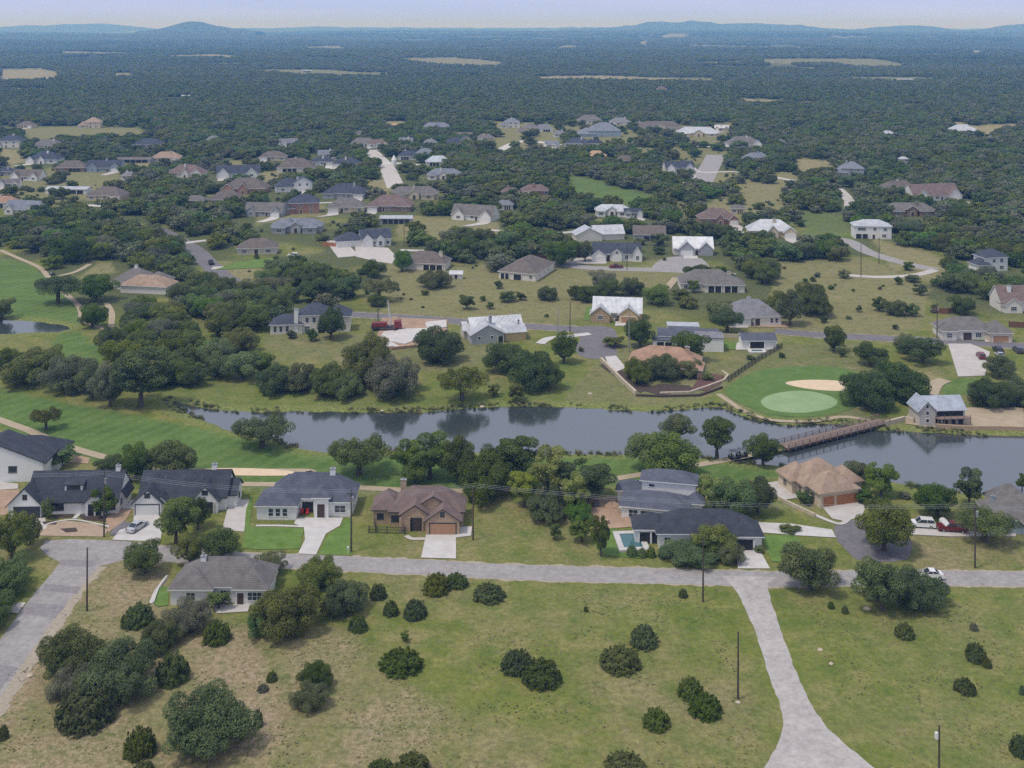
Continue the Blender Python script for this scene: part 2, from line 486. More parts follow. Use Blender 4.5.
# far fields and openings: outline, dryness 0..1 (0 green, 1 straw)
FIELDS = [([(536,76),(600,75),(680,78),(735,80),(732,83),(650,82),(590,81),(538,81)], 1), ([(400,60),(450,59),(505,63),(498,68),(440,66),(405,63)], .45),
          ([(0,69),(40,68),(60,72),(55,80),(0,81)], .9), ([(0,87),(45,88),(48,91),(0,92)], .9), ([(258,69),(330,69),(400,75),(395,77),(300,75),(258,72)], .2),
          ([(60,52),(135,53),(134,55),(60,55)], .7), ([(160,56),(215,54),(250,58),(245,60),(170,59)], .8), ([(740,98),(785,100),(800,104),(760,107),(735,103)], .8),
          ([(790,102),(812,101),(815,106),(795,106)], .9), ([(902,105),(920,104),(924,109),(905,109)], .9), ([(946,122),(968,122),(968,130),(950,131)], .8),
          ([(965,127),(990,124),(1024,124),(1022,131),(995,133),(990,141),(978,141)], .8), ([(20,128),(90,126),(140,128),(148,134),(140,140),(30,142)], .25),
          ([(283,131),(335,131),(333,136),(290,136)], .4), ([(0,148),(22,150),(30,162),(0,166)], .7), ([(125,160),(150,160),(152,172),(120,173)], .6),
          ([(385,121),(412,121),(412,128),(382,127)], .8), ([(690,64),(740,63),(745,66),(700,67)], .5), ([(300,46),(340,45),(350,50),(310,49)], .5),
          ([(320,80),(345,80),(345,83),(320,83)], .6), ([(115,72),(135,72),(130,78),(112,76)], .9), ([(640,38),(652,41),(646,48),(638,46)], .6),
          ([(660,37),(690,38),(688,42),(664,41)], .5), ([(960,45),(985,50),(980,55),(965,50)], .7), ([(760,62),(800,63),(798,66),(762,65)], .5),
          ([(225,160),(245,160),(245,170),(225,170)], .5), ([(210,131),(235,130),(245,134),(215,136)], .6), ([(795,158),(835,160),(832,178),(798,172)], .75),
          ([(820,130),(838,131),(835,140),(820,138)], .8), ([(784,127),(805,127),(805,130),(785,131)], .7), ([(635,152),(660,151),(655,158),(638,160)], .5),
          ([(480,148),(510,152),(508,158),(482,156)], .5)]
OPEN = [([(400,215),(500,220),(500,242),(420,242),(395,235)], .4), ([(480,262),(690,272),(660,290),(600,288),(540,284)], .25),
        ([(385,262),(480,268),(600,290),(600,318),(500,322),(380,312)], .3), ([(770,262),(870,258),(930,290),(920,330),(840,338),(770,325)], .3),
        ([(265,335),(480,335),(500,345),(500,360),(440,372),(330,362),(262,350)], .1), ([(600,358),(700,350),(745,370),(700,405),(560,405)], .1),
        ([(735,345),(860,342),(866,420),(720,408)], 0), ([(256,205),(320,200),(330,215),(256,225)], .3), ([(700,172),(800,172),(800,215),(720,215)], .4),
        ([(255,172),(300,172),(280,186),(255,190)], .5), ([(355,170),(392,175),(392,200),(360,200)], .6), ([(640,200),(760,205),(740,225),(690,222)], .3),
        ([(75,180),(130,186),(125,200),(85,200),(60,195)], .3), ([(590,345),(660,345),(640,360),(600,356)], .1),
        ([(870,235),(960,262),(940,285),(890,268)], .5), ([(210,275),(262,262),(262,300),(225,290)], .5), ([(100,262),(112,262),(116,272),(75,280)], .4),
        ([(480,120),(560,125),(560,150),(500,152)], .3), ([(560,125),(740,122),(740,150),(700,165),(600,150)], .2), ([(0,165),(130,172),(110,200),(0,205)], .25)]
W_LAKE, W_POND = W(LAKE), W(POND)

def far_height(x, y):
    D = np.hypot(x, y)
    a = smooth(1500, 4000, D)
    b = smooth(5000, 11000, D)
    return a * ((vnoise(x, y*1.6, 900) - .5) * 22 + (vnoise(x + 5000, y, 330) - .5) * 6) + b * ((vnoise(x, y * 3.0, 2600) - .45) * 110)

# ------------------------------------------------------------------ ground: one sheet to the horizon
rows = list(np.linspace(-260, 118, 16))
py = 830.0
while py > 26.6:
    rows.append(P(512, py).y)
    py -= 2.0 if py > 400 else (2.0 if py > 130 else (1.0 if py > 40 else .5))
rows = [r for i, r in enumerate(rows) if r < 30000]
rows = np.array(sorted(set(np.round(rows, 3))))
NU = 520
u = np.linspace(-1, 1, NU)
u = np.sign(u) * np.abs(u) ** 1.15
GX = u[None, :] * np.maximum(rows, 150)[:, None] * .74
GY = np.repeat(rows[:, None], NU, 1)
GZ = far_height(GX, GY)
px_, py_ = proj(GX, np.maximum(GY, 60))
jx = (vnoise(GX, GY, 5) - .5) * 5 + (vnoise(GX + 77, GY, 1.7) - .5) * 3
jy = (vnoise(GX + 300, GY, 5) - .5) * 2.5 + (vnoise(GX + 477, GY, 1.7) - .5) * 1.5
JX, JY = px_ + jx, py_ + jy
def zone(lst, soft=None):
    out = np.zeros(GX.shape)
    for poly, v in lst:
        xs = [p[0] for p in poly]; ys = [p[1] for p in poly]
        w = soft or max(1.5, (max(ys) - min(ys)) * .10)
        sel = (px_ > min(xs) - 12) & (px_ < max(xs) + 12) & (py_ > min(ys) - 12) & (py_ < max(ys) + 12)
        if not sel.any(): continue
        a, b = JX[sel], JY[sel]
        d = polydist(a, b * 1.0, poly)
        sgn = np.where(inpoly(a, b, poly), 1, -1)
        out[sel] = np.maximum(out[sel], v * smooth(-w, w, sgn * d))
    return out
lush = zone(FAIR, 1.6)
trans = zone(TRANS, 9)
dry = np.maximum(zone(DRY, 14), 0)
bare = zone(BARE, 9)
opn = zone([(p, 1) for p, _ in OPEN + FIELDS], 1.2)
def far_open(x, y):
    D = np.hypot(x, y)
    return smooth(1500, 2600, D) * np.maximum(smooth(.93, .96, vnoise(x * .45 + 800, y * .8, 260)), smooth(.765, .79, vnoise(x * .42 + 8000, y * 1.0, 85)))
fo = far_open(GX, GY)
fdry = np.maximum(zone([(p, v) for p, v in OPEN + FIELDS], 1.2), fo * (.0 + .4 * vnoise(GX, GY, 900)))
opn = np.maximum(opn, fo)
for wp, dep, sh in ((W_LAKE, 1.3, 2.6), (W_POND, 1.3, 2.5)):
    xs = [p[0] for p in wp]; ys = [p[1] for p in wp]
    sel = (GX > min(xs) - 10) & (GX < max(xs) + 10) & (GY > min(ys) - 10) & (GY < max(ys) + 10)
    a, b = GX[sel], GY[sel]
    d = polydist(a, b, wp) * np.where(inpoly(a, b, wp), 1, -1) + (vnoise(a, b, 3) - .5) * 1.2
    GZ[sel] += -dep * smooth(-1.6, sh, d)
wood = smooth(330, 300, py_) * (1 - opn) * (1 - lush) * smooth(.30, .5, vnoise(GX, GY, 26) * .6 + vnoise(GX+90, GY, 9) * .4 + smooth(240, 120, py_) * .5)
wood = np.where(GY < 60, 0, wood)
# damp reedy margin round the water
mar = np.zeros(GX.shape)
sel = (GY > 150) & (GY < 420)
mar[sel] = np.minimum(1, smooth(5.5, 1.0, np.minimum(polydist(GX[sel], GY[sel], W_LAKE), polydist(GX[sel], GY[sel], W_POND))))
NR = len(rows)
idx = np.arange(NR * NU).reshape(NR, NU)
quads = np.stack([idx[:-1, :-1], idx[:-1, 1:], idx[1:, 1:], idx[1:, :-1]], -1).reshape(-1, 4)
def npmesh(name, V, Q, mats, smooth_=False):
    me = bpy.data.meshes.new(name)
    k = Q.shape[1]
    me.vertices.add(len(V)); me.vertices.foreach_set('co', np.asarray(V, np.float32).ravel())
    me.loops.add(Q.size); me.loops.foreach_set('vertex_index', Q.astype(np.int32).ravel())
    me.polygons.add(len(Q))
    me.polygons.foreach_set('loop_start', np.arange(0, Q.size, k, dtype=np.int32))
    me.polygons.foreach_set('loop_total', np.full(len(Q), k, np.int32))
    if smooth_: me.polygons.foreach_set('use_smooth', np.ones(len(Q), bool))
    for m in mats: me.materials.append(m)
    me.update(calc_edges=True); me.validate()
    return me
M_ground = bpy.data.materials.new('ground_grass_and_soil'); M_ground.use_nodes = True
def ground_nodes(m):
    nt = m.node_tree; n = nt.nodes; l = nt.links
    b = n['Principled BSDF']; b.inputs['Roughness'].default_value = .95; b.inputs['Specular IOR Level'].default_value = .08
    tc = n.new('ShaderNodeTexCoord')
    def noise(s, det=6, ro=.65, off=0, sy=1):
        mp = n.new('ShaderNodeMapping'); mp.inputs['Location'].default_value = (off, off * .7, 0); mp.inputs['Scale'].default_value = (1, sy, 1)
        l.new(tc.outputs['Object'], mp.inputs['Vector'])
        k = n.new('ShaderNodeTexNoise'); k.inputs['Scale'].default_value = s; k.inputs['Detail'].default_value = det; k.inputs['Roughness'].default_value = ro
        l.new(mp.outputs['Vector'], k.inputs['Vector']); return k.outputs['Fac']
    def att(a):
        k = n.new('ShaderNodeAttribute'); k.attribute_name = a; return k.outputs['Fac']
    def mr(v, a, b_, c=0, d=1):
        k = n.new('ShaderNodeMapRange'); k.inputs['From Min'].default_value = a; k.inputs['From Max'].default_value = b_
        k.inputs['To Min'].default_value = c; k.inputs['To Max'].default_value = d; l.new(v, k.inputs['Value']); return k.outputs['Result']
    def mix(f, a, b_):
        k = n.new('ShaderNodeMixRGB')
        if isinstance(f, float): k.inputs['Fac'].default_value = f
        else: l.new(f, k.inputs['Fac'])
        for s_, v in (('Color1', a), ('Color2', b_)):
            if isinstance(v, tuple): k.inputs[s_].default_value = (*v, 1)
            else: l.new(v, k.inputs[s_])
        return k.outputs['Color']
    def math_(op, a, b_):
        k = n.new('ShaderNodeMath'); k.operation = op; k.use_clamp = True
        for i, v in enumerate((a, b_)):
            if isinstance(v, float): k.inputs[i].default_value = v
            else: l.new(v, k.inputs[i])
        return k.outputs[0]
    big = noise(.035, 5, .6); mid = noise(.16, 7, .7, 31); fine = noise(1.1, 8, .75, 77); vf = noise(4.5, 6, .8, 12)
    olive = mix(mr(mid, .35, .65), (.122, .162, .030), (.235, .232, .064))
    straw = mix(mr(fine, .35, .65), (.245, .195, .115), (.345, .280, .165))
    f1 = math_('ADD', mr(big, .42, .68, 0, .65), mr(mid, .48, .72, 0, .45))
    f1 = math_('ADD', f1, mr(att('dry'), 0, 1, -.08, 1.0))
    base = mix(math_('MULTIPLY', f1, .80), olive, straw)
    base = mix(math_('MULTIPLY', mr(noise(.42, 8, .8, 55), .51, .66), .45), base, (.190, .145, .095))       # grey-brown weeds
    base = mix(math_('MULTIPLY', mr(noise(.22, 8, .75, 155), .48, .66), .70), base, (.090, .150, .028))        # fresh green weeds
    rock = mix(mr(vf, .45, .6), (.30, .21, .14), (.48, .38, .29))
    base = mix(math_('MULTIPLY', att('bare'), mr(fine, .42, .58)), base, rock)
    base = mix(math_('MULTIPLY', att('trans'), .95), base, mix(mr(mid, .35, .65), (.105, .165, .036), (.165, .210, .055)))
    fw = mix(mr(noise(.07, 5, .6, 9, 2.2), .35, .65), (.085, .150, .036), (.130, .200, .052))
    wv = n.new('ShaderNodeTexWave'); wv.inputs['Scale'].default_value = .075; wv.inputs['Distortion'].default_value = 2.5; wv.inputs['Detail'].default_value = 2
    mpw = n.new('ShaderNodeMapping'); mpw.inputs['Rotation'].default_value = (0, 0, .5); l.new(tc.outputs['Object'], mpw.inputs['Vector']); l.new(mpw.outputs['Vector'], wv.inputs['Vector'])
    fw = mix(math_('MULTIPLY', mr(wv.outputs['Fac'], .35, .65), .30), fw, (.165, .235, .075))
    base = mix(att('lush'), base, fw)
    fld = mix(att('fdry'), (.145, .175, .055), (.42, .34, .19))
    fld = mix(mr(mid, .35, .7), fld, (.23, .21, .10))
    fld = mix(math_('MULTIPLY', mr(noise(.35, 8, .8, 255), .50, .62), .65), fld, (.10, .115, .045))
    fld = mix(math_('MULTIPLY', mr(noise(.12, 8, .8, 355), .54, .66), .55), fld, (.36, .27, .17))
    base = mix(att('opn'), base, fld)
    base = mix(math_('MULTIPLY', att('wood'), .85), base, mix(mr(fine, .4, .6), (.060, .082, .034), (.125, .135, .060)))
    base = mix(att('margin'), base, mix(mr(fine, .4, .6), (.14, .19, .05), (.24, .24, .08)))
    v = n.new('ShaderNodeVectorMath'); v.operation = 'SCALE'
    l.new(base, v.inputs[0]); l.new(mr(vf, .3, .7, .62, 1.32), v.inputs['Scale'])
    v2 = n.new('ShaderNodeVectorMath'); v2.operation = 'SCALE'
    l.new(v.outputs['Vector'], v2.inputs[0]); l.new(mr(fine, .32, .68, .72, 1.22), v2.inputs['Scale'])
    l.new(v2.outputs['Vector'], b.inputs['Base Color'])
    bp = n.new('ShaderNodeBump'); bp.inputs['Strength'].default_value = .5; bp.inputs['Distance'].default_value = .06
    l.new(vf, bp.inputs['Height']); l.new(bp.outputs['Normal'], b.inputs['Normal'])
ground_nodes(M_ground)
gme = npmesh('ground', np.stack([GX, GY, GZ], -1).reshape(-1, 3), quads, [M_ground], True)
for nm, arr in (('lush', lush), ('trans', trans), ('dry', dry), ('bare', bare), ('opn', opn), ('fdry', np.where(opn > .01, fdry / np.maximum(opn, .01), 0)), ('wood', wood), ('margin', mar)):
    at = gme.attributes.new(nm, 'FLOAT', 'POINT'); at.data.foreach_set('value', arr.ravel().astype(np.float32))
ground = bpy.data.objects.new('ground', gme); COL.objects.link(ground); tag(ground, kind='structure')

# ------------------------------------------------------------------ water
M_water = bpy.data.materials.new('lake_water'); M_water.use_nodes = True
_n = M_water.node_tree.nodes; _l = M_water.node_tree.links; _b = _n['Principled BSDF']
_b.inputs['Base Color'].default_value = (.048, .060, .062, 1); _b.inputs['Roughness'].default_value = .10; _b.inputs['IOR'].default_value = 2.1; _b.inputs['Specular IOR Level'].default_value = 1.0
_tc = _n.new('ShaderNodeTexCoord')
_w1 = _n.new('ShaderNodeTexNoise'); _w1.inputs['Scale'].default_value = .9; _w1.inputs['Detail'].default_value = 4
_l.new(_tc.outputs['Object'], _w1.inputs['Vector'])
_bp = _n.new('ShaderNodeBump'); _bp.inputs['Strength'].default_value = .05; _bp.inputs['Distance'].default_value = .2
_l.new(_w1.outputs['Fac'], _bp.inputs['Height']); _l.new(_bp.outputs['Normal'], _b.inputs['Normal'])
for wp in (W_LAKE, W_POND):
    xs = [p[0] for p in wp]; ys = [p[1] for p in wp]
    x0, x1, y0, y1 = min(xs) - 8, max(xs) + 8, min(ys) - 6, max(ys) + 6
    tag(meshobj('water', [(x0,y0,-.4),(x1,y0,-.4),(x1,y1,-.4),(x0,y1,-.4)], [(0,1,2,3)], M_water), kind='structure')

# ------------------------------------------------------------------ far hills
M_hill = lawnmat('wooded_hill', (.030, .048, .026), (.085, .100, .055), .02)
def hill_range(prof, D, depth, seed):
    prof = sorted(prof); n = 220
    xs = np.linspace(prof[0][0], prof[-1][0], n)
    yt = np.interp(xs, [p[0] for p in prof], [p[1] for p in prof])
    yt += (vnoise(xs * 10 + seed, xs * 0 + seed, 60) - .5) * 1.0 + (vnoise(xs * 10 + seed * 7, xs * 0 + seed, 190) - .5) * 1.8
    X = (xs - 512) / F * D
    top = np.maximum(H + (HZ - yt) / F * D, -20)
    m = 26
    V = []; 
    for j in range(m):
        t = j / (m - 1) * 2 - 1
        prf = (1 - t * t) ** 1.3
        y = D + t * depth
        Z = (top + 60) * prf * (1 - .3 * (vnoise(X + 99 * seed, np.full(n, y), depth * .3) - .3) * (1 - prf) * 2) - 60
        V.append(np.stack([X * (1 + t * depth / D * .3), np.full(n, y), Z], -1))
    V = np.concatenate(V)
    ii = np.arange(m * n).reshape(m, n)
    Q = np.stack([ii[:-1, :-1], ii[:-1, 1:], ii[1:, 1:], ii[1:, :-1]], -1).reshape(-1, 4)
    o = bpy.data.objects.new('hills', npmesh('hills', V, Q, [M_hill], True)); COL.objects.link(o); tag(o, kind='structure')
hill_range([(-300,27),(-100,25),(0,27),(40,25),(70,24),(90,23),(110,24),(140,27),(170,30)], 15500, 1500, 3)
hill_range([(140,31),(160,28.5),(172,26),(184,23),(192,21.8),(202,22.5),(215,26),(235,28.5),(260,31)], 9500, 800, 5)
hill_range([(180,30),(250,27.8),(330,27),(420,27.5),(500,28),(600,27.5),(680,29)], 16500, 1500, 9)
hill_range([(560,30),(600,28),(632,25.5),(648,21.5),(662,21.2),(675,23),(690,20.6),(702,21.5),(720,23.5),(750,23),(775,24.5),(800,24.6),(820,28),(850,29.6),(880,27.2),(905,25.5),(930,26),(950,28.5),(975,31)], 12500, 1300, 12)
hill_range([(900,31),(960,30),(990,28),(1020,24),(1060,21),(1120,19),(1200,24),(1300,22),(1400,27)], 11500, 1200, 15)

hill_range([(-200,38),(-60,35),(40,33.5),(110,34.5),(180,33),(240,34.5),(330,36),(400,39)], 7600, 900, 21)
hill_range([(380,36),(450,33.5),(520,32.5),(580,31.5),(660,30),(720,31),(790,30.5),(860,32.5),(930,31.5),(990,33),(1060,31),(1200,34)], 9000, 900, 25)
hill_range([(560,41),(640,38),(700,37),(760,36.5),(830,38),(900,36.8),(980,38),(1150,37)], 6800, 600, 31)
# ------------------------------------------------------------------ roads, driveways, lawns
sheet('road', [(-40,660),(-30,650),(0,640),(20,612),(37,590),(50,576),(60,562),(48,556),(40,548),(46,541),(70,539),(125,541),(160,548),(125,560),(100,566),(90,576),(76,592),(55,618),(38,642),(20,667),(0,698),(-40,755)], M_asph, .016)
ROADS.append((W([(-20,670),(20,628),(60,580),(80,552)]), 7))
for q in ([(46,584),(60,585),(81,587),(77,594),(60,592),(41,591)], [(28,603),(45,604),(66,606),(55,618),(38,616),(19,614)], [(-10,664),(18,667),(0,690),(-30,688)], [(60,560),(78,560),(98,562),(92,567),(76,566),(59,565)]):
    sheet('road_patch', q, M_asphp, .022)
ribbon('road', [(110,549),(170,554),(230,559),(310,562),(420,567),(512,572),(620,575),(700,577),(780,579),(860,578),(940,578),(1024,579),(1150,580)], 5.2, M_asph, .012, .12)
_gl = [(722,576),(732,585),(741,600),(748,614),(754,629),(760,646),(765,664),(771,682),(778,699),(782,714),(783,727),(779,742),(771,757),(760,775),(740,810)]
_gr2 = [(778,577),(767,584),(770,597),(775,612),(781,630),(787,648),(793,664),(800,682),(808,698),(817,714),(829,729),(846,745),(866,761),(890,780),(925,815)]
_jj = random.Random(4)
_fine = lambda L: [(L[i][0] + (L[i+1][0]-L[i][0])*t + _jj.uniform(-.8, .8), L[i][1] + (L[i+1][1]-L[i][1])*t) for i in range(len(L)-1) for t in (0, .25, .5, .75)] + [L[-1]]
sheet('road', _fine(_gl) + _fine(_gr2)[::-1], M_gravel, .018)
ROADS.append((W([(750,580),(775,640),(800,700),(815,790)]), 10))
sheet('road', [(833,524),(850,520),(880,520),(902,530),(912,540),(912,552),(905,562),(858,562),(846,550),(836,540)], M_asph2, .014, smooth_n=1)
ribbon('road', [(340,314),(380,316),(430,319),(490,324),(540,327),(590,330)], 6.4, M_asph2, .012)
sheet('road', [(575,326),(612,326),(618,335),(616,348),(618,358),(600,360),(580,357),(574,348),(582,338),(573,334)], M_asph2, .016, smooth_n=1)
ribbon('road', [(775,331),(820,335),(880,338),(940,341),(1024,346),(1120,351)], 6.5, M_asph2, .012)
ribbon('road', [(158,229),(175,238),(195,250),(207,262),(220,274),(233,282)], 8, M_asph2, .012)
ribbon('road', [(150,230),(130,222),(100,215),(85,208)], 5, M_conc, .014)
ribbon('driveway', [(212,268),(245,267),(272,264)], 5, M_conc, .020)
ribbon('driveway', [(185,243),(210,240),(256,236)], 4, M_conc, .022)
ribbon('road', [(548,262),(580,267),(620,269),(660,270),(700,272),(735,275)], 7, M_asph, .012)
sheet('road', [(655,262),(672,256),(700,257),(708,264),(712,272),(650,272)], M_asph, .018, smooth_n=1)
ribbon('road', [(775,236),(810,238),(845,240),(868,252),(900,262),(935,270)], 7, M_asph, .012)
ribbon('road', [(845,275),(880,277),(915,275),(935,270)], 4, M_conc, .014)
ribbon('road', [(700,185),(707,172),(712,163),(716,155)], 14, M_asph, .012)
ribbon('road', [(690,165),(700,172),(740,172),(790,180),(815,186)], 5, M_conc, .014)
ribbon('road', [(836,187),(845,195),(850,203),(848,210)], 6, M_conc, .012)
ribbon('road', [(370,150),(385,165),(392,178),(396,188)], 11, M_conc, .012)
ribbon('road', [(366,164),(390,163),(418,165)], 9, M_concn, .016)
ribbon('road', [(655,140),(690,145),(730,148)], 8, M_conc, .012)
ribbon('road', [(500,150),(515,143),(530,141),(560,145)], 8, M_concn, .012)
ribbon('road', [(400,250),(460,252),(500,254)], 4, M_conc, .012)
ribbon('road', [(84,205),(105,206),(118,204)], 5, M_concn, .012)
ribbon('road', [(170,160),(195,161),(215,160)], 7, M_conc, .012)
ribbon('road', [(250,210),(290,205),(320,203),(345,202)], 4, M_conc, .012)
ribbon('road', [(600,228),(560,233),(520,232),(490,230)], 4, M_conc, .012)
ribbon('road', [(665,226),(690,228),(720,232),(745,233)], 6, M_conc, .012)
def verge(pxpts, width):
    LAY[0] -= 0
    c = resample(W(pxpts), 22); v = []; k = len(c)
    for s_ in (1, -1):
        for i, p in enumerate(c):
            a = c[max(i-1, 0)]; b_ = c[min(i+1, k-1)]; d = (b_ - a).normalized(); n_ = Vector((-d.y, d.x))
            q = p + n_ * s_ * (width/2 + .12 + random.uniform(0, .55) * (1 + .6 * math.sin(i * .7)))
            v.append((q.x, q.y, .009))
    o = meshobj('road_verge', v, [(i + k, i + 1 + k, i + 1, i) for i in range(k - 1)], mat('verge_gravel', (.36, .31, .24), .95, var=.25, scale=1.5)); o['kind'] = 'structure'
verge([(125,549),(170,554),(230,559),(310,562),(420,567),(512,572),(620,575),(700,577),(780,579),(860,578),(940,578),(1024,579),(1150,580)], 5.3)
verge([(340,314),(380,316),(430,319),(490,324),(540,327),(590,330)], 6.4)
verge([(775,331),(820,335),(880,338),(940,341),(1024,346),(1120,351)], 6.5)
verge([(84,566),(62,590),(40,622),(12,660),(-30,720)], 7.4)
# golf: cart paths, bunkers, putting green
ribbon('cart_path', [(-40,405),(0,420),(30,431),(60,444),(100,456),(140,466),(200,471),(300,471),(310,473)], 2.4, M_pathm, .014)
ribbon('cart_path', [(190,482),(240,484),(300,485),(350,487),(400,490),(460,491),(520,490),(580,484),(620,478),(650,473)], 2.2, M_pathm, .014)
ribbon('cart_path', [(690,466),(720,461),(745,456),(775,450),(788,447)], 2.4, M_pathm, .014)
ribbon('cart_path', [(0,250),(18,258),(40,268),(52,282),(68,296),(80,308),(82,322)], 2.1, M_pathm, .014)
ribbon('cart_path', [(58,276),(75,272),(90,264)], 2.2, M_pathm, .016)
ribbon('cart_path', [(82,322),(105,330),(108,340),(112,315),(106,303)], 2.0, M_pathm, .018)
ribbon('cart_path', [(0,377),(30,378),(60,377),(88,376),(150,368)], 2.0, M_pathm, .014)
ribbon('cart_path', [(884,424),(862,419),(840,417),(815,421),(780,421),(760,417),(742,410),(730,402),(718,394)], 1.6, M_pathm, .014)
sheet('bunker_sand', [(201,469),(230,468),(270,469),(298,472),(296,476),(250,476),(210,475)], M_sand, .020, smooth_n=2)
sheet('bunker_sand', [(781,383),(800,380),(830,380),(853,383),(851,391),(825,391),(800,388)], M_sand, .020, smooth_n=2)
sheet('green_apron', [(722,392),(736,380),(760,369),(800,366),(842,367),(868,376),(874,390),(862,404),(842,413),(805,418),(768,415),(742,405)], lawnmat('green_apron_turf', (.090, .160, .040), (.135, .205, .056), .3), .014, smooth_n=3)
sheet('putting_green', [(758,402),(770,394),(800,390),(825,394),(840,401),(832,409),(800,414),(770,411)], M_green, .020, smooth_n=2)
# near street: drives, lawns, beds
sheet('driveway', [(11,520),(45,518),(47,528),(30,536),(12,538),(5,528)], M_concn, .024)
sheet('driveway', [(134,513),(158,513),(163,526),(160,542),(112,540),(120,530),(133,527)], M_concn, .024)
sheet('driveway', [(120,520),(133,524),(124,532),(112,536),(110,534)], M_asph2, .020)
sheet('garden_bed', [(40,526),(65,521),(95,524),(108,530),(104,537),(38,536)], M_gravelyard, .020)
sheet('garden_bed', [(78,516),(88,513),(108,517),(106,522),(84,520)], M_mulch, .028)
sheet('garden_bed', [(52,515),(74,512),(74,517),(56,519)], M_mulch, .028)
sheet('garden_bed', [(42,522),(58,521),(56,525),(44,525)], M_mulch, .028)
sheet('garden_bed', [(60,529),(76,528),(78,532),(66,533)], M_mulch, .028)
ribbon('garden_kerb', [(40,527),(56,522),(74,520),(92,523),(109,527)], .5, M_concn, .032)
ribbon('garden_kerb', [(74,519),(80,513),(84,508)], .9, M_concn, .036)
sheet('patio', [(117,500),(136,500),(134,509),(115,509)], M_concn, .024)
sheet('driveway', [(0,482),(18,484),(18,489),(0,490),(-30,488)], M_conc, .022)
sheet('garden_bed', [(0,490),(20,490),(12,514),(0,516),(-20,514)], M_dirt, .020)
sheet('garden_bed', [(34,441),(55,452),(90,458),(88,464),(60,462),(40,452)], M_dirt, .020)
sheet('garden_bed', [(110,508),(132,510),(126,520),(108,533),(106,520)], M_dirt, .020)
sheet('patio', [(230,500),(250,500),(244,532),(222,530),(226,515)], M_conc, .020)
sheet('lawn', [(253,490),(246,510),(243,548),(256,550),(300,549),(304,529),(256,527),(250,526)], M_lawn, .020)
sheet('driveway', [(297,518),(343,518),(340,526),(326,534),(316,555),(298,554),(305,540),(304,528),(294,524)], M_concn, .026)
ribbon('garden_kerb', [(256,526),(280,526),(303,527)], .7, M_concn, .030)
sheet('lawn', [(344,519),(352,519),(352,556),(318,555),(328,535),(341,527)], M_lawn, .022)
sheet('driveway', [(426,535),(456,535),(456,559),(421,558)], M_concn, .024)
sheet('driveway', [(456,527),(472,527),(471,536),(456,538)], M_concn, .026)
ribbon('garden_kerb', [(406,536),(412,539),(426,539)], 1.0, M_conc, .028)
sheet('lawn', [(595,529),(618,529),(620,553),(640,555),(640,559),(606,556),(596,548)], M_lawn, .020)
sheet('garden_bed', [(584,500),(618,496),(637,500),(640,512),(635,527),(596,530),(590,516)], M_dirt, .020)
sheet('driveway', [(735,547),(758,547),(770,569),(738,569)], M_concn, .026)
sheet('lawn', [(760,536),(796,535),(808,552),(806,564),(772,562)], M_lawn, .020)
sheet('driveway', [(744,522),(790,524),(832,530),(836,538),(800,536),(750,532)], M_concn, .024)
sheet('driveway', [(822,507),(858,502),(866,507),(862,516),(846,522),(832,519)], M_conc, .024)
ribbon('garden_wall_path', [(770,494),(790,504),(812,514),(838,524),(848,520)], 1.0, M_conc, .028)
sheet('patio', [(768,483),(788,480),(792,492),(800,498),(784,500),(770,492)], M_conc, .020)
sheet('driveway', [(905,526),(925,527),(946,530),(950,537),(912,535)], M_conc, .024)
sheet('driveway', [(946,531),(1016,533),(1016,537),(948,537)], M_conc, .026)
sheet('lawn', [(153,604),(160,586),(169,588),(168,606),(158,607)], M_lawn, .020)
ribbon('garden_kerb', [(151,604),(156,592),(166,578)], .7, M_concn, .026)
sheet('patio', [(212,605),(250,604),(248,612),(216,614)], M_conc, .020)
sheet('driveway', [(8,603),(26,603),(18,614),(4,612)], M_conc, .022)
# across the lake
sheet('patio', [(375,345),(382,318),(400,318),(448,320),(446,330),(430,345),(398,347)], M_dirt, .020)
sheet('foundation_slab', [(374,346),(384,332),(394,330),(392,342),(400,347)], M_concn, .05)
sheet('foundation_slab', [(380,340),(400,330),(430,329),(428,336),(405,345)], M_concn, .06, thick=.25)
sheet('foundation_slab', [(424,323),(446,321),(447,328),(428,330)], M_concn, .06, thick=.25)
ribbon('driveway', [(540,344),(548,339),(565,337),(590,334)], 3.0, M_concn, .030)
sheet('lawn', [(586,307),(600,308),(616,314),(617,323),(584,321)], M_lawn, .022)
sheet('driveway', [(617,312),(632,314),(628,326),(615,326)], M_concn, .028)
sheet('driveway', [(605,357),(616,356),(626,368),(612,374)], M_concn, .026)
sheet('garden_bed', [(605,362),(640,380),(652,388),(640,393),(600,366)], M_mulch, .020)
sheet('garden_bed', [(690,390),(700,378),(708,373),(724,376),(721,384),(706,391)], M_redmulch, .020)
sheet('garden_bed', [(640,390),(660,384),(690,386),(694,392),(660,395)], M_mulch, .020)
sheet('patio', [(735,343),(778,343),(773,350),(736,350)], M_concn, .024)
sheet('lawn', [(720,341),(737,343),(735,350),(718,349)], M_lawn, .024)
sheet('patio', [(752,321),(790,323),(788,328),(750,327)], M_dirt, .026)
sheet('driveway', [(728,318),(752,320),(748,328),(728,328)], M_conc, .024)
sheet('driveway', [(948,344),(970,344),(990,352),(985,376),(958,377)], M_conc, .022)
sheet('driveway', [(986,330),(1008,331),(1010,343),(985,342)], M_concn, .024)
sheet('lawn', [(941,330),(984,332),(984,341),(938,338)], M_lawn, .022)
sheet('driveway', [(355,246),(388,248),(396,256),(392,264),(378,262),(356,257)], M_conc, .022)
sheet('driveway', [(325,240),(345,242),(360,256),(338,258)], M_conc, .020)
sheet('driveway', [(683,253),(697,253),(698,259),(684,259)], M_concn, .024)
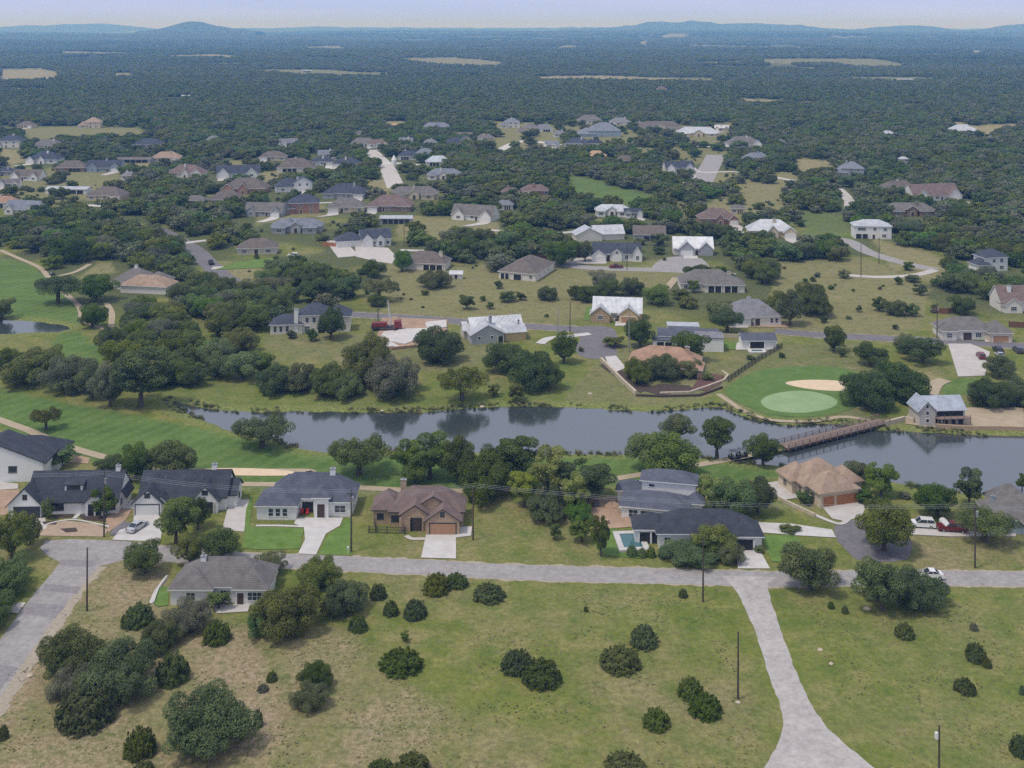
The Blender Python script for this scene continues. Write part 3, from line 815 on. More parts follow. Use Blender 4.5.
sheet('driveway', [(594,252),(612,252),(606,264),(560,264),(562,258)], M_conc, .022)
sheet('driveway', [(280,262),(298,256),(296,268),(282,270)], M_conc, .022)
sheet('driveway', [(660,173),(695,175),(700,184),(680,184)], M_conc, .020)
sheet('patio', [(908,414),(918,408),(1024,408),(1024,428),(930,428),(905,424)], M_pathm, .018)
sheet('lawn', [(238,262),(275,258),(282,267),(215,270)], M_lawn, .018)
ribbon('driveway', [(664,292),(670,285),(676,278)], 3, M_pathm, .018)
ribbon('driveway', [(930,395),(935,385),(945,380)], 4, M_pathm, .018)

# ------------------------------------------------------------------ houses
FOOT = []          # footprints (world polygons) used to keep trees off the roofs
def frame_mesh(b, face, wing, c, z, w, h, proud, mi=0, bar=.09):
    pass
def place(face, wing, c, z, w, h, p0, p1):
    """box on a wing's face: centre c along the face, height centre z, from p0 to p1 proud of the wall"""
    x0, x1, y0, y1 = wing[:4]
    if face == 'f': return (c - w/2, c + w/2, y0 - p1, y0 - p0, z - h/2, z + h/2)
    if face == 'b': return (c - w/2, c + w/2, y1 + p0, y1 + p1, z - h/2, z + h/2)
    if face == 'l': return (x0 - p1, x0 - p0, c - w/2, c + w/2, z - h/2, z + h/2)
    return (x1 + p0, x1 + p1, c - w/2, c + w/2, z - h/2, z + h/2)
def window(root, face, wing, c, z, w, h, near, trim=M_trim, mull=1):
    b = MB(); t = .10
    for (cc, zz, ww, hh) in ((c, z + h/2, w + 2*t, t*1.3), (c, z - h/2, w + 2*t, t*1.5), (c - w/2, z, t, h - t), (c + w/2, z, t, h - t)):
        b.box(*place(face, wing, cc, zz, ww, hh, -.02, .075))
    for k in range(1, mull + 1):
        b.box(*place(face, wing, c - w/2 + w * k / (mull + 1), z, .07, h - t*1.3, -.02, .055))
    if h > 1.1: b.box(*place(face, wing, c, z, w - t, .06, -.02, .048))
    if near:
        o = b.build('window', [trim, M_glass], root)
        g = MB(); g.box(*place(face, wing, c, z, w - .03, h - .03, -.02, .03)); g.build('pane', [M_glass], o)
    else:
        b.box(*place(face, wing, c, z, w - .03, h - .03, -.02, .03), 1)
        o = b.build('window', [trim, M_glass], root)
    return o
def door(root, face, wing, c, w=1.1, h=2.2, m=None, trim=M_trim):
    b = MB(); m = m or M_door
    b.box(*place(face, wing, c, h/2 + .02, w, h, -.02, .05), 0)
    for s in (-1, 1): b.box(*place(face, wing, c + s*(w/2 + .07), h/2 + .02, .13, h, -.02, .09), 1)
    b.box(*place(face, wing, c, h + .09, w + .3, .14, -.02, .09), 1)
    return b.build('door', [m, trim], root)
def garage_door(root, face, wing, c, w, h=2.3, m=None, trim=M_trim):
    b = MB(); m = m or M_garage_w
    for k in range(4):
        b.box(*place(face, wing, c, h*(k+.5)/4 + .02, w, h/4 - .05, -.02, .05), 0)
    b.box(*place(face, wing, c, h/2 + .02, w, h, -.02, .02), 0)
    for s in (-1, 1): b.box(*place(face, wing, c + s*(w/2 + .09), h/2 + .02, .18, h, -.02, .09), 1)
    b.box(*place(face, wing, c, h + .12, w + .36, .2, -.02, .09), 1)
    return b.build('garage_door', [m, trim], root)
def house(px, py, yaw, wings, roof, wall, label, wins=(), doors=(), garages=(), chim=(), porch=(), extra=None, near=True, trim=None, cat='house', name='house', gmat=None, oh=.5, dmat=None, blanks=True):
    """wings: (x0,x1,y0,y1,h,type,rise[,wallkey[,roofkey]]) local metres, -y faces the camera"""
    base = P(px, py)
    root = empty(name, (base.x, base.y, 0), R(yaw)); root.scale = (1, .78 if base.y < 262 else .88, .92)
    tag(root, label, cat, 'houses of the neighbourhood')
    trim = trim or M_trim
    wk = {}
    rb = MB(); rmats = []; 
    def ri(k):
        m = ROOF[k]
        if m not in rmats: rmats.append(m)
        return rmats.index(m) 
    rmats.append(trim)
    cr, sr = math.cos(R(yaw)), math.sin(R(yaw))
    for i, wg in enumerate(wings):
        x0, x1, y0, y1, h, ty, rise = wg[:7]
        wkey = wg[7] if len(wg) > 7 and wg[7] else wall
        rkey = wg[8] if len(wg) > 8 else roof
        e = .004 * i
        b = wk.setdefault(wkey, MB())
        a0, a1, c0, c1 = x0 + e, x1 - e, y0 + e, y1 - e
        if ty in ('gx', 'gy'):
            if ty == 'gx':
                cm = (c0 + c1) / 2; rr = rise - .26
                V = []
                for xx in (a0, a1): V += [(xx, c0, -.3), (xx, c1, -.3), (xx, c1, h), (xx, cm, h + rr), (xx, c0, h)]
            else:
                cm = (a0 + a1) / 2; rr = rise - .26
                V = []
                for yy in (c1, c0): V += [(a0, yy, -.3), (a1, yy, -.3), (a1, yy, h), (cm, yy, h + rr), (a0, yy, h)]
            b.add(V, [(0,4,3,2,1)[::1], (5,6,7,8,9), (0,5,9,4), (1,2,7,6)[::1], (4,9,8,3), (3,8,7,2)], 0)
        else:
            b.box(a0, a1, c0, c1, -.3, h)
        k = ri(rkey)
        zz = h - .02 + .013 * i
        if ty == 'gx':
            a = oh * rise / ((y1 - y0) / 2)
            rb.gable(x0 - .35, x1 + .35, y0 - oh, y1 + oh, zz - a + .1, rise + a, axis='x', mi=k, mt=0)
        elif ty == 'gy':
            a = oh * rise / ((x1 - x0) / 2)
            rb.gable(x0 - oh, x1 + oh, y0 - .35, y1 + .35, zz - a + .1, rise + a, axis='y', mi=k, mt=0)
        elif ty == 'hip':
            rb.hip(x0 - oh, x1 + oh, y0 - oh, y1 + oh, zz + .12, rise + .2, mi=k, mt=0)
        elif ty == 'flat':
            rb.box(x0 - .25, x1 + .25, y0 - .25, y1 + .25, zz, zz + .25, k)
        elif ty == 'shed':
            o_ = .3
            V = [(x0-o_, y0-o_, zz), (x1+o_, y0-o_, zz), (x1+o_, y1+.05, zz+rise), (x0-o_, y1+.05, zz+rise),
                 (x0-o_, y0-o_, zz-.18), (x1+o_, y0-o_, zz-.18), (x1+o_, y1+.05, zz+rise-.18), (x0-o_, y1+.05, zz+rise-.18)]
            rb.add(V, [(0,1,2,3)], k); rb.add(V, [(4,7,6,5),(0,4,5,1),(1,5,6,2),(2,6,7,3),(3,7,4,0)], 0)
        FOOT.append([(base.x + a*cr - b_*sr, base.y + a*sr + b_*cr) for a, b_ in ((x0-1, y0-1), (x1+1, y0-1), (x1+1, y1+1), (x0-1, y1+1))])
    for k, b in wk.items(): b.build('wall', [WALL[k]], root)
    ro = rb.build('roof', rmats, root)
    for c in chim:
        cx, cyy, w, z0, z1 = c[:5]
        b = MB(); b.box(cx - w/2, cx + w/2, cyy - w*.4, cyy + w*.4, z0, z1, 0)
        b.box(cx - w/2 - .08, cx + w/2 + .08, cyy - w*.4 - .08, cyy + w*.4 + .08, z1, z1 + .15, 1)
        b.tube((cx, cyy, z1 + .15), (cx, cyy, z1 + .55), .16, mi=1)
        b.build('chimney', [WALL[c[5] if len(c) > 5 else wall], M_metal], ro)
    # plumbing vents and ridge boxes, only on near roofs
    for wi in wins:
        face, k, c, z, w, h = wi[:6]
        window(root, face, wings[k], c, z, w, h, near, trim, wi[6] if len(wi) > 6 else (1 if w < 1.6 else 2))
    for d in doors: door(root, d[0], wings[d[1]], d[2], d[3] if len(d) > 3 else 1.1, d[4] if len(d) > 4 else 2.2, dmat, trim)
    for g in garages: garage_door(root, g[0], wings[g[1]], g[2], g[3], g[4] if len(g) > 4 else 2.3, gmat, trim)
    for pc in porch:   # columns + flat dark wall panel, its colour standing in for the opening's shade
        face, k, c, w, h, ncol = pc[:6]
        b = MB(); b.box(*place(face, wings[k], c, h/2, w, h, -.02, .025)); b.build('porch_shade_panel', [M_dark], root)
        for j in range(ncol):
            cc = c - w/2 + w * j / max(ncol - 1, 1)
            q = MB(); q.box(*place(face, wings[k], cc, h/2 + .02, .32, h, -.02, .26)); q.build('porch_column', [WALL[pc[6] if len(pc) > 6 else wall]], root)
    if extra: extra(root, wings)
    return root

# --- first row along the near street
def vents(n, x0, x1, y, z):
    def f(root, wings):
        for i in range(n):
            b = MB(); xx = x0 + (x1 - x0) * (i + .5) / n
            b.tube((xx, y, z - .5), (xx, y, z + .35), .07); b.build('roof_vent', [M_metal], root)
    return f
house(15, 482, 3, [(-15, 5.9, 0, 10, 4.6, 'gy', 4.6), (-14, 7, 8, 18, 3.4, 'hip', 3.2)], 'charcoal', 'white',
      'tall white gabled house with charcoal roof cut off by left edge', wins=[('f', 0, -.5, 2.9, 1.7, 1.5, 2)], oh=.7, trim=M_trimdark,
      extra=lambda r, w: None)
house(63, 517, 2, [(-7.6, 10.4, 1.5, 12.5, 3.1, 'gx', 4.6), (-10.7, -4.2, -.4, 7, 3.0, 'gy', 3.5), (4.2, 8.2, .4, 5, 3.0, 'gy', 2.2), (-.6, 3.0, 3.2, 7.5, 5.9, 'shed', 1.0), (8.0, 10.9, 5, 11, 3.0, 'gy', 2.6)],
      'charcoal', 'white', 'white farmhouse with charcoal roof, dormer and dark garage door behind the tan gravel beds',
      wins=[('f', 3, 1.2, 5.2, 2.6, .9, 2), ('f', 1, -7.4, 4.5, .8, 1.0, 0), ('f', 0, -1.5, 1.6, 2.4, 1.4, 2), ('f', 0, 9.3, 1.6, 1.2, 1.4), ('r', 0, 4.5, 1.7, 1.4, 1.3), ('r', 0, 9.5, 1.7, 1.4, 1.3)],
      garages=[('f', 1, -7.0, 4.9)], gmat=M_garage_d, porch=[('f', 2, 6.2, 3.0, 2.5, 3)], trim=M_trimdark, chim=[(9.2, 7, .9, 4, 8.6)], extra=vents(3, -5, 6, 5.0, 6.1))
house(180, 516, 2, [(-8.8, 8.6, 3.2, 13.5, 3.2, 'gx', 4.0), (-9.3, -3.8, .5, 7, 3.0, 'gy', 2.6), (2.2, 7.2, 1.2, 6, 3.1, 'gy', 2.9), (-5.4, -2.6, .9, 5, 2.8, 'gy', 1.4), (8.5, 10.4, 4.5, 11.5, 3.1, 'gx', 2.2)],
      'charcoal', 'white', 'white house with charcoal gabled roof behind the driveway where the silver car stands',
      wins=[('f', 1, -6.6, 4.3, 1.0, .9, 1), ('f', 2, 4.7, 4.5, 1.1, .9, 1), ('f', 0, -.5, 1.7, 2.6, 1.4, 2), ('r', 4, 8, 1.6, 1.3, 1.2), ('r', 0, 12.4, 1.8, 1, 1)],
      garages=[('f', 1, -6.6, 4.6)], porch=[('f', 2, 4.7, 3.6, 2.5, 3, 'stone')], trim=M_trimdark, chim=[(5.3, 8.6, 1.0, 5, 8.3)], extra=vents(3, -6, 5, 6.3, 6.4))
def red_chairs(root, wings):
    pass
house(304, 520, -1, [(-7.4, 9.2, 4.2, 12.6, 3.2, 'hip', 4.0), (-9.4, -1.6, 0, 9, 3.0, 'hip', 2.7), (1.8, 4.7, 1.2, 6.5, 4.4, 'hip', 1.4), (4.4, 9.2, 2.0, 9, 3.2, 'hip', 2.3), (-7.6, -1, 8, 13.5, 3.1, 'hip', 2.8)],
      'slate', 'white', 'white stone house with slate hipped roof and tall entry tower above a wide pale driveway',
      wins=[('f', 1, -6.6, 1.6, 1.0, 1.7, 0), ('f', 1, -5.2, 1.6, 1.0, 1.7, 0), ('f', 1, -3.8, 1.6, 1.0, 1.7, 0), ('f', 3, 6.9, 1.7, 2.2, 1.6, 1), ('r', 3, 5, 1.6, 1.3, 1.4), ('l', 1, 4, 1.6, 1.4, 1.3)],
      doors=[('f', 2, 3.2, 1.5, 3.0)], porch=[('f', 0, .1, 2.6, 2.4, 2)], chim=[(4.6, 8.2, 1.1, 4.5, 8.3)], extra=vents(3, -5, 4, 7, 6.1))
def a4_extra(root, wings):
    for x in (-3.3, 2.2):
        b = MB(); b.box(x, x + .45, .7, 1.15, 0, 3.0); b.build('stone_pillar', [WALL['tan']], root)
    vents(3, -4, 5, 7, 6.0)(root, wings)
house(416, 534, 0, [(-5.4, 8.9, 4.2, 12.4, 3.1, 'hip', 3.9), (-8.8, -3.4, 5.5, 13, 3.0, 'hip', 2.7), (-3.0, 2.4, 1.6, 8, 3.6, 'gy', 1.9), (1.9, 8.4, -.4, 7.2, 3.0, 'gy', 2.4), (-.5, 6.8, 3.9, 9, 4.2, 'gy', 2.3)],
      'red', 'tan', 'tan stone house with red-brown roof and tan garage door beside its pale driveway',
      wins=[('f', 0, -4.3, 1.6, 1.6, 1.3), ('f', 1, -7.4, 1.6, 1.2, 1.2), ('f', 3, 5.1, 4.2, .7, .9, 0), ('r', 3, 3, 1.6, 1.3, 1.2), ('l', 1, 11, 1.6, 1.3, 1.2)],
      doors=[('f', 2, .1, 1.3, 2.5)], garages=[('f', 3, 5.2, 4.9)], gmat=M_garage_t, porch=[('f', 2, -.1, 2.6, 2.8, 2, 'tan')],
      chim=[(-3.2, 10.5, 1.1, 4.2, 7.7, 'tan')], trim=M_trimdark, extra=a4_extra)
house(657, 523, -12, [(-7.0, 6.0, 0, 8.6, 3.0, 'hip', 2.1), (-3.6, 7.2, 8.7, 14.5, 5.9, 'hip', 1.6), (-8.6, -2.6, 9.2, 14, 3.0, 'hip', 1.6), (6, 8.6, 5, 10, 3.0, 'hip', 1.2)],
      'slate', 'white', 'white slate-roofed house with two storeys at the back beside the bare dirt yard',
      wins=[('f', 0, -4.7, 1.6, 1.8, 1.7, 1), ('r', 1, 9.3, 4.1, .9, 1.4, 0), ('r', 1, 11, 4.1, .9, 1.4, 0), ('r', 1, 13, 4.1, .9, 1.4, 0), ('f', 1, -1.6, 4.9, 1.2, .7, 0), ('f', 0, 1, 1.6, 2, 1.2)],
      doors=[('f', 0, -2.4, 1.6, 2.3)], near=True)
house(697, 549, -1, [(-7.2, 10.6, .3, 9.3, 3.0, 'hip', 3.2), (-11.4, -5.0, 2.6, 9, 2.9, 'hip', 2.2), (6.4, 12.0, -.7, 7, 2.9, 'hip', 2.2)],
      'charcoal', 'white', 'low white house with charcoal hipped roof and open garage between the pool and its driveway',
      wins=[('f', 0, -5.5, 1.6, 1.2, 1.3), ('f', 0, 1, 1.6, 2.2, 1.3, 2), ('r', 2, 3, 1.7, 1, 1.2)],
      porch=[('f', 1, -8.4, 4.6, 2.3, 3), ('f', 2, 8.7, 3.6, 2.3, 2)], near=True, extra=vents(3, -5, 6, 3.6, 5.0))
house(827, 507, 17, [(-1.6, 7.4, 0, 9, 3.2, 'hip', 2.9), (-2.4, 8.4, 5.5, 15.5, 3.1, 'hip', 3.9), (-3.6, 2.0, 9.5, 16.5, 3.0, 'hip', 2.6), (5.5, 10.4, 4, 11, 3.1, 'hip', 2.2)],
      'tan', 'cream', 'cream stucco house with tan tiled hip roof and three wooden garage bays by the lake',
      wins=[('l', 0, 3, 1.6, 1.1, 1.3), ('l', 0, 6, 1.6, 1.1, 1.3), ('l', 2, 13, 1.6, 1.5, 1.4), ('f', 3, 8.6, 1.6, 1.1, 1.4), ('l', 1, 8, 1.5, 1.4, 1.6)],
      garages=[('f', 0, .4, 2.5), ('f', 0, 4.7, 4.9)], gmat=M_garage_b, trim=mat('trim_tan', (.45, .36, .26), .7), chim=[])
house(1012, 534, -4, [(-3.6, 14, 0, 10, 3.0, 'hip', 3.4), (-1.2, 6, 8, 14, 3.3, 'hip', 3.2), (2, 12, -3, 6, 3.0, 'hip', 2.8, 'bluegrey')],
      'greybrown', 'bluegrey', 'blue-grey house with grey-brown roof cut off by the right edge', wins=[('f', 0, -2, 1.5, 1.4, 1.5)], near=True, chim=[(-1.8, 6.5, .7, 3.5, 5.5)])
house(221, 606, -1, [(-8.3, 7.4, 1.4, 10.6, 3.0, 'hip', 3.4), (-8.6, -1.8, 0.2, 7, 2.9, 'hip', 2.4), (2.2, 7.7, .5, 8, 2.9, 'hip', 2.6)],
      'greybrown', 'white', 'low white house with grey-brown hipped roof on the near side of the street',
      wins=[('f', 1, -5.2, 1.6, 1.5, 1.5), ('f', 2, 5.6, 1.6, 2.4, 1.6, 2), ('f', 0, .4, 1.6, 1.6, 1.4)], doors=[('f', 2, 3.2)], chim=[(-4.2, 5.4, .9, 4, 6.9, 'white')], extra=vents(3, -3, 6, 4.4, 5.2))

# --- across the lake
house(310, 334, 5, [(-3.6, 6.5, 1, 9, 6.2, 'hip', 3.2), (-12.5, -2.5, .5, 8, 3.3, 'hip', 2.6), (5.5, 12.5, 2, 10, 5.4, 'hip', 2.8)], 'navy', 'offwhite',
      'two-storey pale house with navy hipped roof and tall white chimney across the lake', wins=[('f', 1, -11, 1.8, 1.0, 2, 0), ('f', 1, -9.2, 1.8, 1.0, 2, 0), ('f', 1, -7.2, 1.8, 1.0, 2, 0), ('f', 0, -1, 4.6, 1.0, 1.8, 0), ('f', 0, 1.2, 4.6, 1.0, 1.8, 0), ('f', 0, -1, 1.6, 1.6, 1.8)],
      chim=[(-4.4, .9, 1.3, 0, 8.4, 'white')], porch=[('f', 0, 3.6, 2.6, 2.3, 2)])
house(500, 343, 14, [(-9, 1.4, 0, 10, 3.4, 'gy', 3.0, 'grey'), (-8.2, 8.2, 4, 13, 3.4, 'gx', 3.6), (2, 8.6, 1.5, 9, 3.1, 'gx', 1.6, 'yellow'), (-10, -5, 8, 14, 3.1, 'gx', 2)], 'metal', 'stone',
      'grey gabled house with pale metal roof and stone base across the lake', wins=[('f', 0, -6.5, 2.1, .9, 1.1, 0), ('f', 0, -2.6, 2.1, .9, 1.1, 0)], porch=[('f', 0, 0.2, 1.8, 2.3, 2)], chim=[(-2.0, 5.5, .9, 5, 7.9, 'grey'), (7.0, 5, .6, 4, 5.9, 'grey')], trim=M_trim)
house(615, 323, -8, [(-7.4, 8.6, 2, 13, 3.6, 'gx', 4.0), (-8.0, -1.8, 0, 7, 3.2, 'gy', 2.6, 'tan'), (1.2, 7.6, 0.2, 7, 3.2, 'gy', 2.6)], 'metal', 'yellow',
      'yellow stone house with white metal roof and two front gables on the court', wins=[('f', 1, -4.9, 1.8, 1.7, 1.5), ('f', 0, -.2, 1.8, 1, 1.4)], doors=[('f', 0, .6, 1.4, 2.4)], garages=[('f', 2, 4.4, 4.8)], gmat=M_garage_t)
house(710, 292, -2, [(-10.5, 10.5, 1, 13, 3.2, 'hip', 4.2), (-2, 12.5, -1, 9, 3.1, 'hip', 3.0)], 'greybrown', 'offwhite',
      'large pale house with grey-brown pyramid roof and dark patio openings right of the court', chim=[(7.5, 4.5, 1.2, 4, 7.2, 'cream')], wins=[('f', 0, -8.8, 1.7, 1.2, 1.6), ('f', 0, -4.4, 1.7, 1.8, 1.6)], porch=[('f', 1, 1.6, 5, 2.5, 3), ('f', 1, 7.6, 5, 2.5, 3)], near=False)
house(688, 350, -5, [(-8.6, 9.5, 4.5, 12, 3.4, 'gx', 1.6), (2.5, 10.5, -1.5, 6, 4.4, 'flat', 0, None, 'grey'), (-10.5, -3, 1, 6, 2.6, 'flat', 0), (-5.5, 4, 11, 16, 4.8, 'flat', 0, None, 'metal')], 'slate', 'white',
      'long white flat-roofed house with grey roof sections behind trees by the court', porch=[('f', 2, -7, 5, 2.1, 3)], wins=[('f', 0, 0, 1.8, 2, 1.2)], near=True)
house(757, 326, 6, [(-8.5, 8, 2, 13, 3.4, 'hip', 4.2), (-1, 8.2, 0, 8, 3.3, 'hip', 3.0), (-8.9, -2.2, -.5, 6, 3.1, 'hip', 2.4, 'white')], 'grey', 'offwhite',
      'pale house with grey hipped roof and white garage right of the long white house', garages=[('f', 2, -5.5, 4.9)], wins=[('f', 1, 5, 1.8, 1, 1.7, 0), ('f', 1, 6.6, 1.8, 1, 1.7, 0)], doors=[('f', 1, .2, 1.6, 2.6)], chim=[(-.5, 8, 1.2, 5, 8.3, 'offwhite')], near=True)
house(759, 349, 0, [(-5, 5.2, 0, 6.5, 3.0, 'gx', 1.5)], 'slate', 'white', 'small white pool house with dark glazed front beside a tiny pool', porch=[('f', 0, -.6, 4.6, 2.4, 2)], near=True, cat='pool house')
house(664, 375, -14, [(-10, 9.5, 1, 12, 2.9, 'hip', 3.9), (2, 10.5, -1.5, 6, 2.8, 'hip', 2.4)], 'terracotta', 'tan', 'low house with terracotta roof half hidden by oaks above a curved retaining wall', chim=[(6, 6.5, 1.3, 4, 7.2, 'tan')], porch=[('f', 1, 7, 5, 2.2, 3)])
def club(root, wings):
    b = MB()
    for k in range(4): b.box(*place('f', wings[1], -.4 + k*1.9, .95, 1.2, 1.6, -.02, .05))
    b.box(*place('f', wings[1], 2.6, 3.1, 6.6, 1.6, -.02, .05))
    b.build('basement_shade_panels', [M_dark], root)  # solid panels on the wall, shade of the openings put into their colour
    b = MB(); b.box(-1.3, 7.2, -1.2, .75, 2.1, 2.3); b.build('deck', [M_bridge], root)
    for k in range(6):
        q = MB(); q.box(-1.2 + k*1.62, -1.05 + k*1.62, -1.1, -.95, 0, 3.1); q.build('deck_post', [M_bridge], root)
house(941, 426, 4, [(-5.4, -1.4, 0, 7, 4.5, 'gy', 2.2, 'stone'), (-3, 6.4, .8, 8, 4.3, 'gx', 2.4, 'stone')], 'bluemetal', 'cream',
      'lakeside lodge with blue-grey metal roof and cream stone gable at the bridge end', wins=[('f', 0, -3.4, 5.3, .7, 1.1, 0), ('f', 0, -3.4, 3.5, .8, 1.1, 0), ('f', 0, -3.4, 1.5, .8, 1.1, 0)],
      extra=club, cat='lodge')
house(978, 342, -2, [(-10.3, 6, 2.5, 12, 3.2, 'hip', 3.3), (3.4, 10.4, -.3, 8, 3.2, 'hip', 3.0, 'cream'), (-10.4, -6.0, 1.6, 6, 3.1, 'hip', 2.0)], 'greybrown', 'offwhite',
      'pale house with grey-brown roof and brown garage door right of the tall pole', garages=[('f', 1, 6.9, 4.8)], gmat=M_garage_t, wins=[('f', 2, -8.2, 1.7, 1.6, 1.6), ('f', 0, 1, 1.7, 1.8, 1.6)], doors=[('f', 0, -2.4, 2.6, 2.5)], extra=vents(3, -8, 3, 5, 5.0))
house(1022, 313, 0, [(-6.5, 12, 2, 12, 4.2, 'gx', 4.6), (-6, 0, -.5, 6, 3.2, 'gy', 2.4)], 'red', 'offwhite', 'house with steep red-brown roof at the right edge behind a brown fence', chim=[(-2.5, 5, 1.2, 5, 9, 'white')], wins=[('f', 1, -3, 1.7, 2, 1.6)])
house(128, 293, -10, [(-9, 5, 5, 17, 3.2, 'hip', 4.4), (-3, 15, 0, 10, 3.0, 'hip', 3.2, None, 'tan'), (2, 11, 8, 16, 3.1, 'hip', 3.0)], 'greybrown', 'offwhite', 'sprawling house with grey-brown and tan roofs in the trees right of fairway', chim=[(-2, 11, 1.1, 5, 8.8, 'white')], near=True)
house(517, 280, -21, [(-7.6, 7.6, 0, 25, 3.1, 'hip', 4.2)], 'brown', 'offwhite', 'pale house with plain brown hip roof standing alone on dry grass', wins=[('f', 0, 5.6, 1.7, 1.2, 1.5), ('r', 0, 5, 1.7, 1, 1.2), ('r', 0, 11, 1.7, 1, 1.2), ('r', 0, 17, 1.7, 1, 1.2)], porch=[('f', 0, -5, 3.6, 2.3, 3), ('f', 0, .2, 3.4, 2.3, 2)])
house(422, 271, -10, [(-9, 9, 2, 14, 3.0, 'hip', 4.0)], 'brown', 'offwhite', 'pale house with brown hip roof and cream chimney left of the small white shed', chim=[(6.2, 7, 1.4, 3.5, 7.2, 'cream')], porch=[('f', 0, 4, 8, 2.3, 4)])
house(364, 247, 14, [(-12, 0, 1, 11, 3.0, 'hip', 3.2), (-1.2, 12, 0, 11, 4.0, 'gx', 3.6), (-.8, 3.8, -1.6, 5, 3.6, 'gy', 2.6), (5.4, 9, -1.4, 4, 3.7, 'gy', 1.9)], 'navy', 'white', 'white house with navy gabled roof behind wide new concrete drives', wins=[('f', 3, 7.2, 1.8, 1.4, 2, 0), ('f', 1, 10.6, 1.8, 1.4, 1.6), ('f', 1, 4.7, 1.8, .8, 1.4, 0)], garages=[('f', 2, 1.5, 3.4), ('f', 0, -3.4, 3.0)])
house(617, 262, -4, [(-10, 10, 2, 12, 3.6, 'gx', 3.8), (-10.5, -4.6, -.5, 6, 3.0, 'gy', 2.4), (-2, 2, .8, 5, 4.0, 'gy', 1.7), (6.5, 10.4, 1, 11, 3.6, 'gy', 3.4)], 'navy', 'white', 'white house with navy roof and white garage on the paved court', garages=[('f', 1, -7.5, 4.6)], wins=[('f', 2, 0, 4.0, 1, 1, 0), ('f', 0, 4, 1.8, 1.4, 1.8), ('f', 3, 8.5, 1.8, 1.2, 1.8)], doors=[('f', 0, -3.6, 1.4, 2.6)])
house(600, 241, 10, [(-11, 1, 0, 10, 3.4, 'gy', 3.2), (-2, 12, 2, 12, 3.2, 'gx', 3.4)], 'metal', 'offwhite', 'house with white metal roof directly behind the navy-roofed house on the court', near=False)
house(649, 241, -5, [(-7, 7.5, 0, 11, 3.4, 'gx', 3.4)], 'brown', 'grey', 'plain brown-roofed house in the trees right of the white metal roof', porch=[('f', 0, 2, 9, 2.3, 4)], near=False)
house(695, 256, -3, [(-8.8, 8, 2, 11, 3.6, 'gx', 4.2), (-7, 0, -.4, 6, 3.3, 'gy', 3.4, 'grey'), (2, 7.6, .6, 6, 3.3, 'gy', 2.9, 'grey')], 'metal', 'offwhite', 'white metal roofed house with two grey gables at the head of the paved court', garages=[('f', 1, -3.5, 4.8)], doors=[('f', 0, 1)], near=False)
house(256, 255, 6, [(-8, 8.5, 1, 11, 3.0, 'hip', 3.5)], 'brown', 'stone', 'brown-roofed house with green front lawn by the street bend', doors=[('f', 0, 0, 1.6, 2.4)], wins=[('f', 0, -5, 1.6, 2, 1.4), ('f', 0, 5, 1.6, 2, 1.4)], near=False)

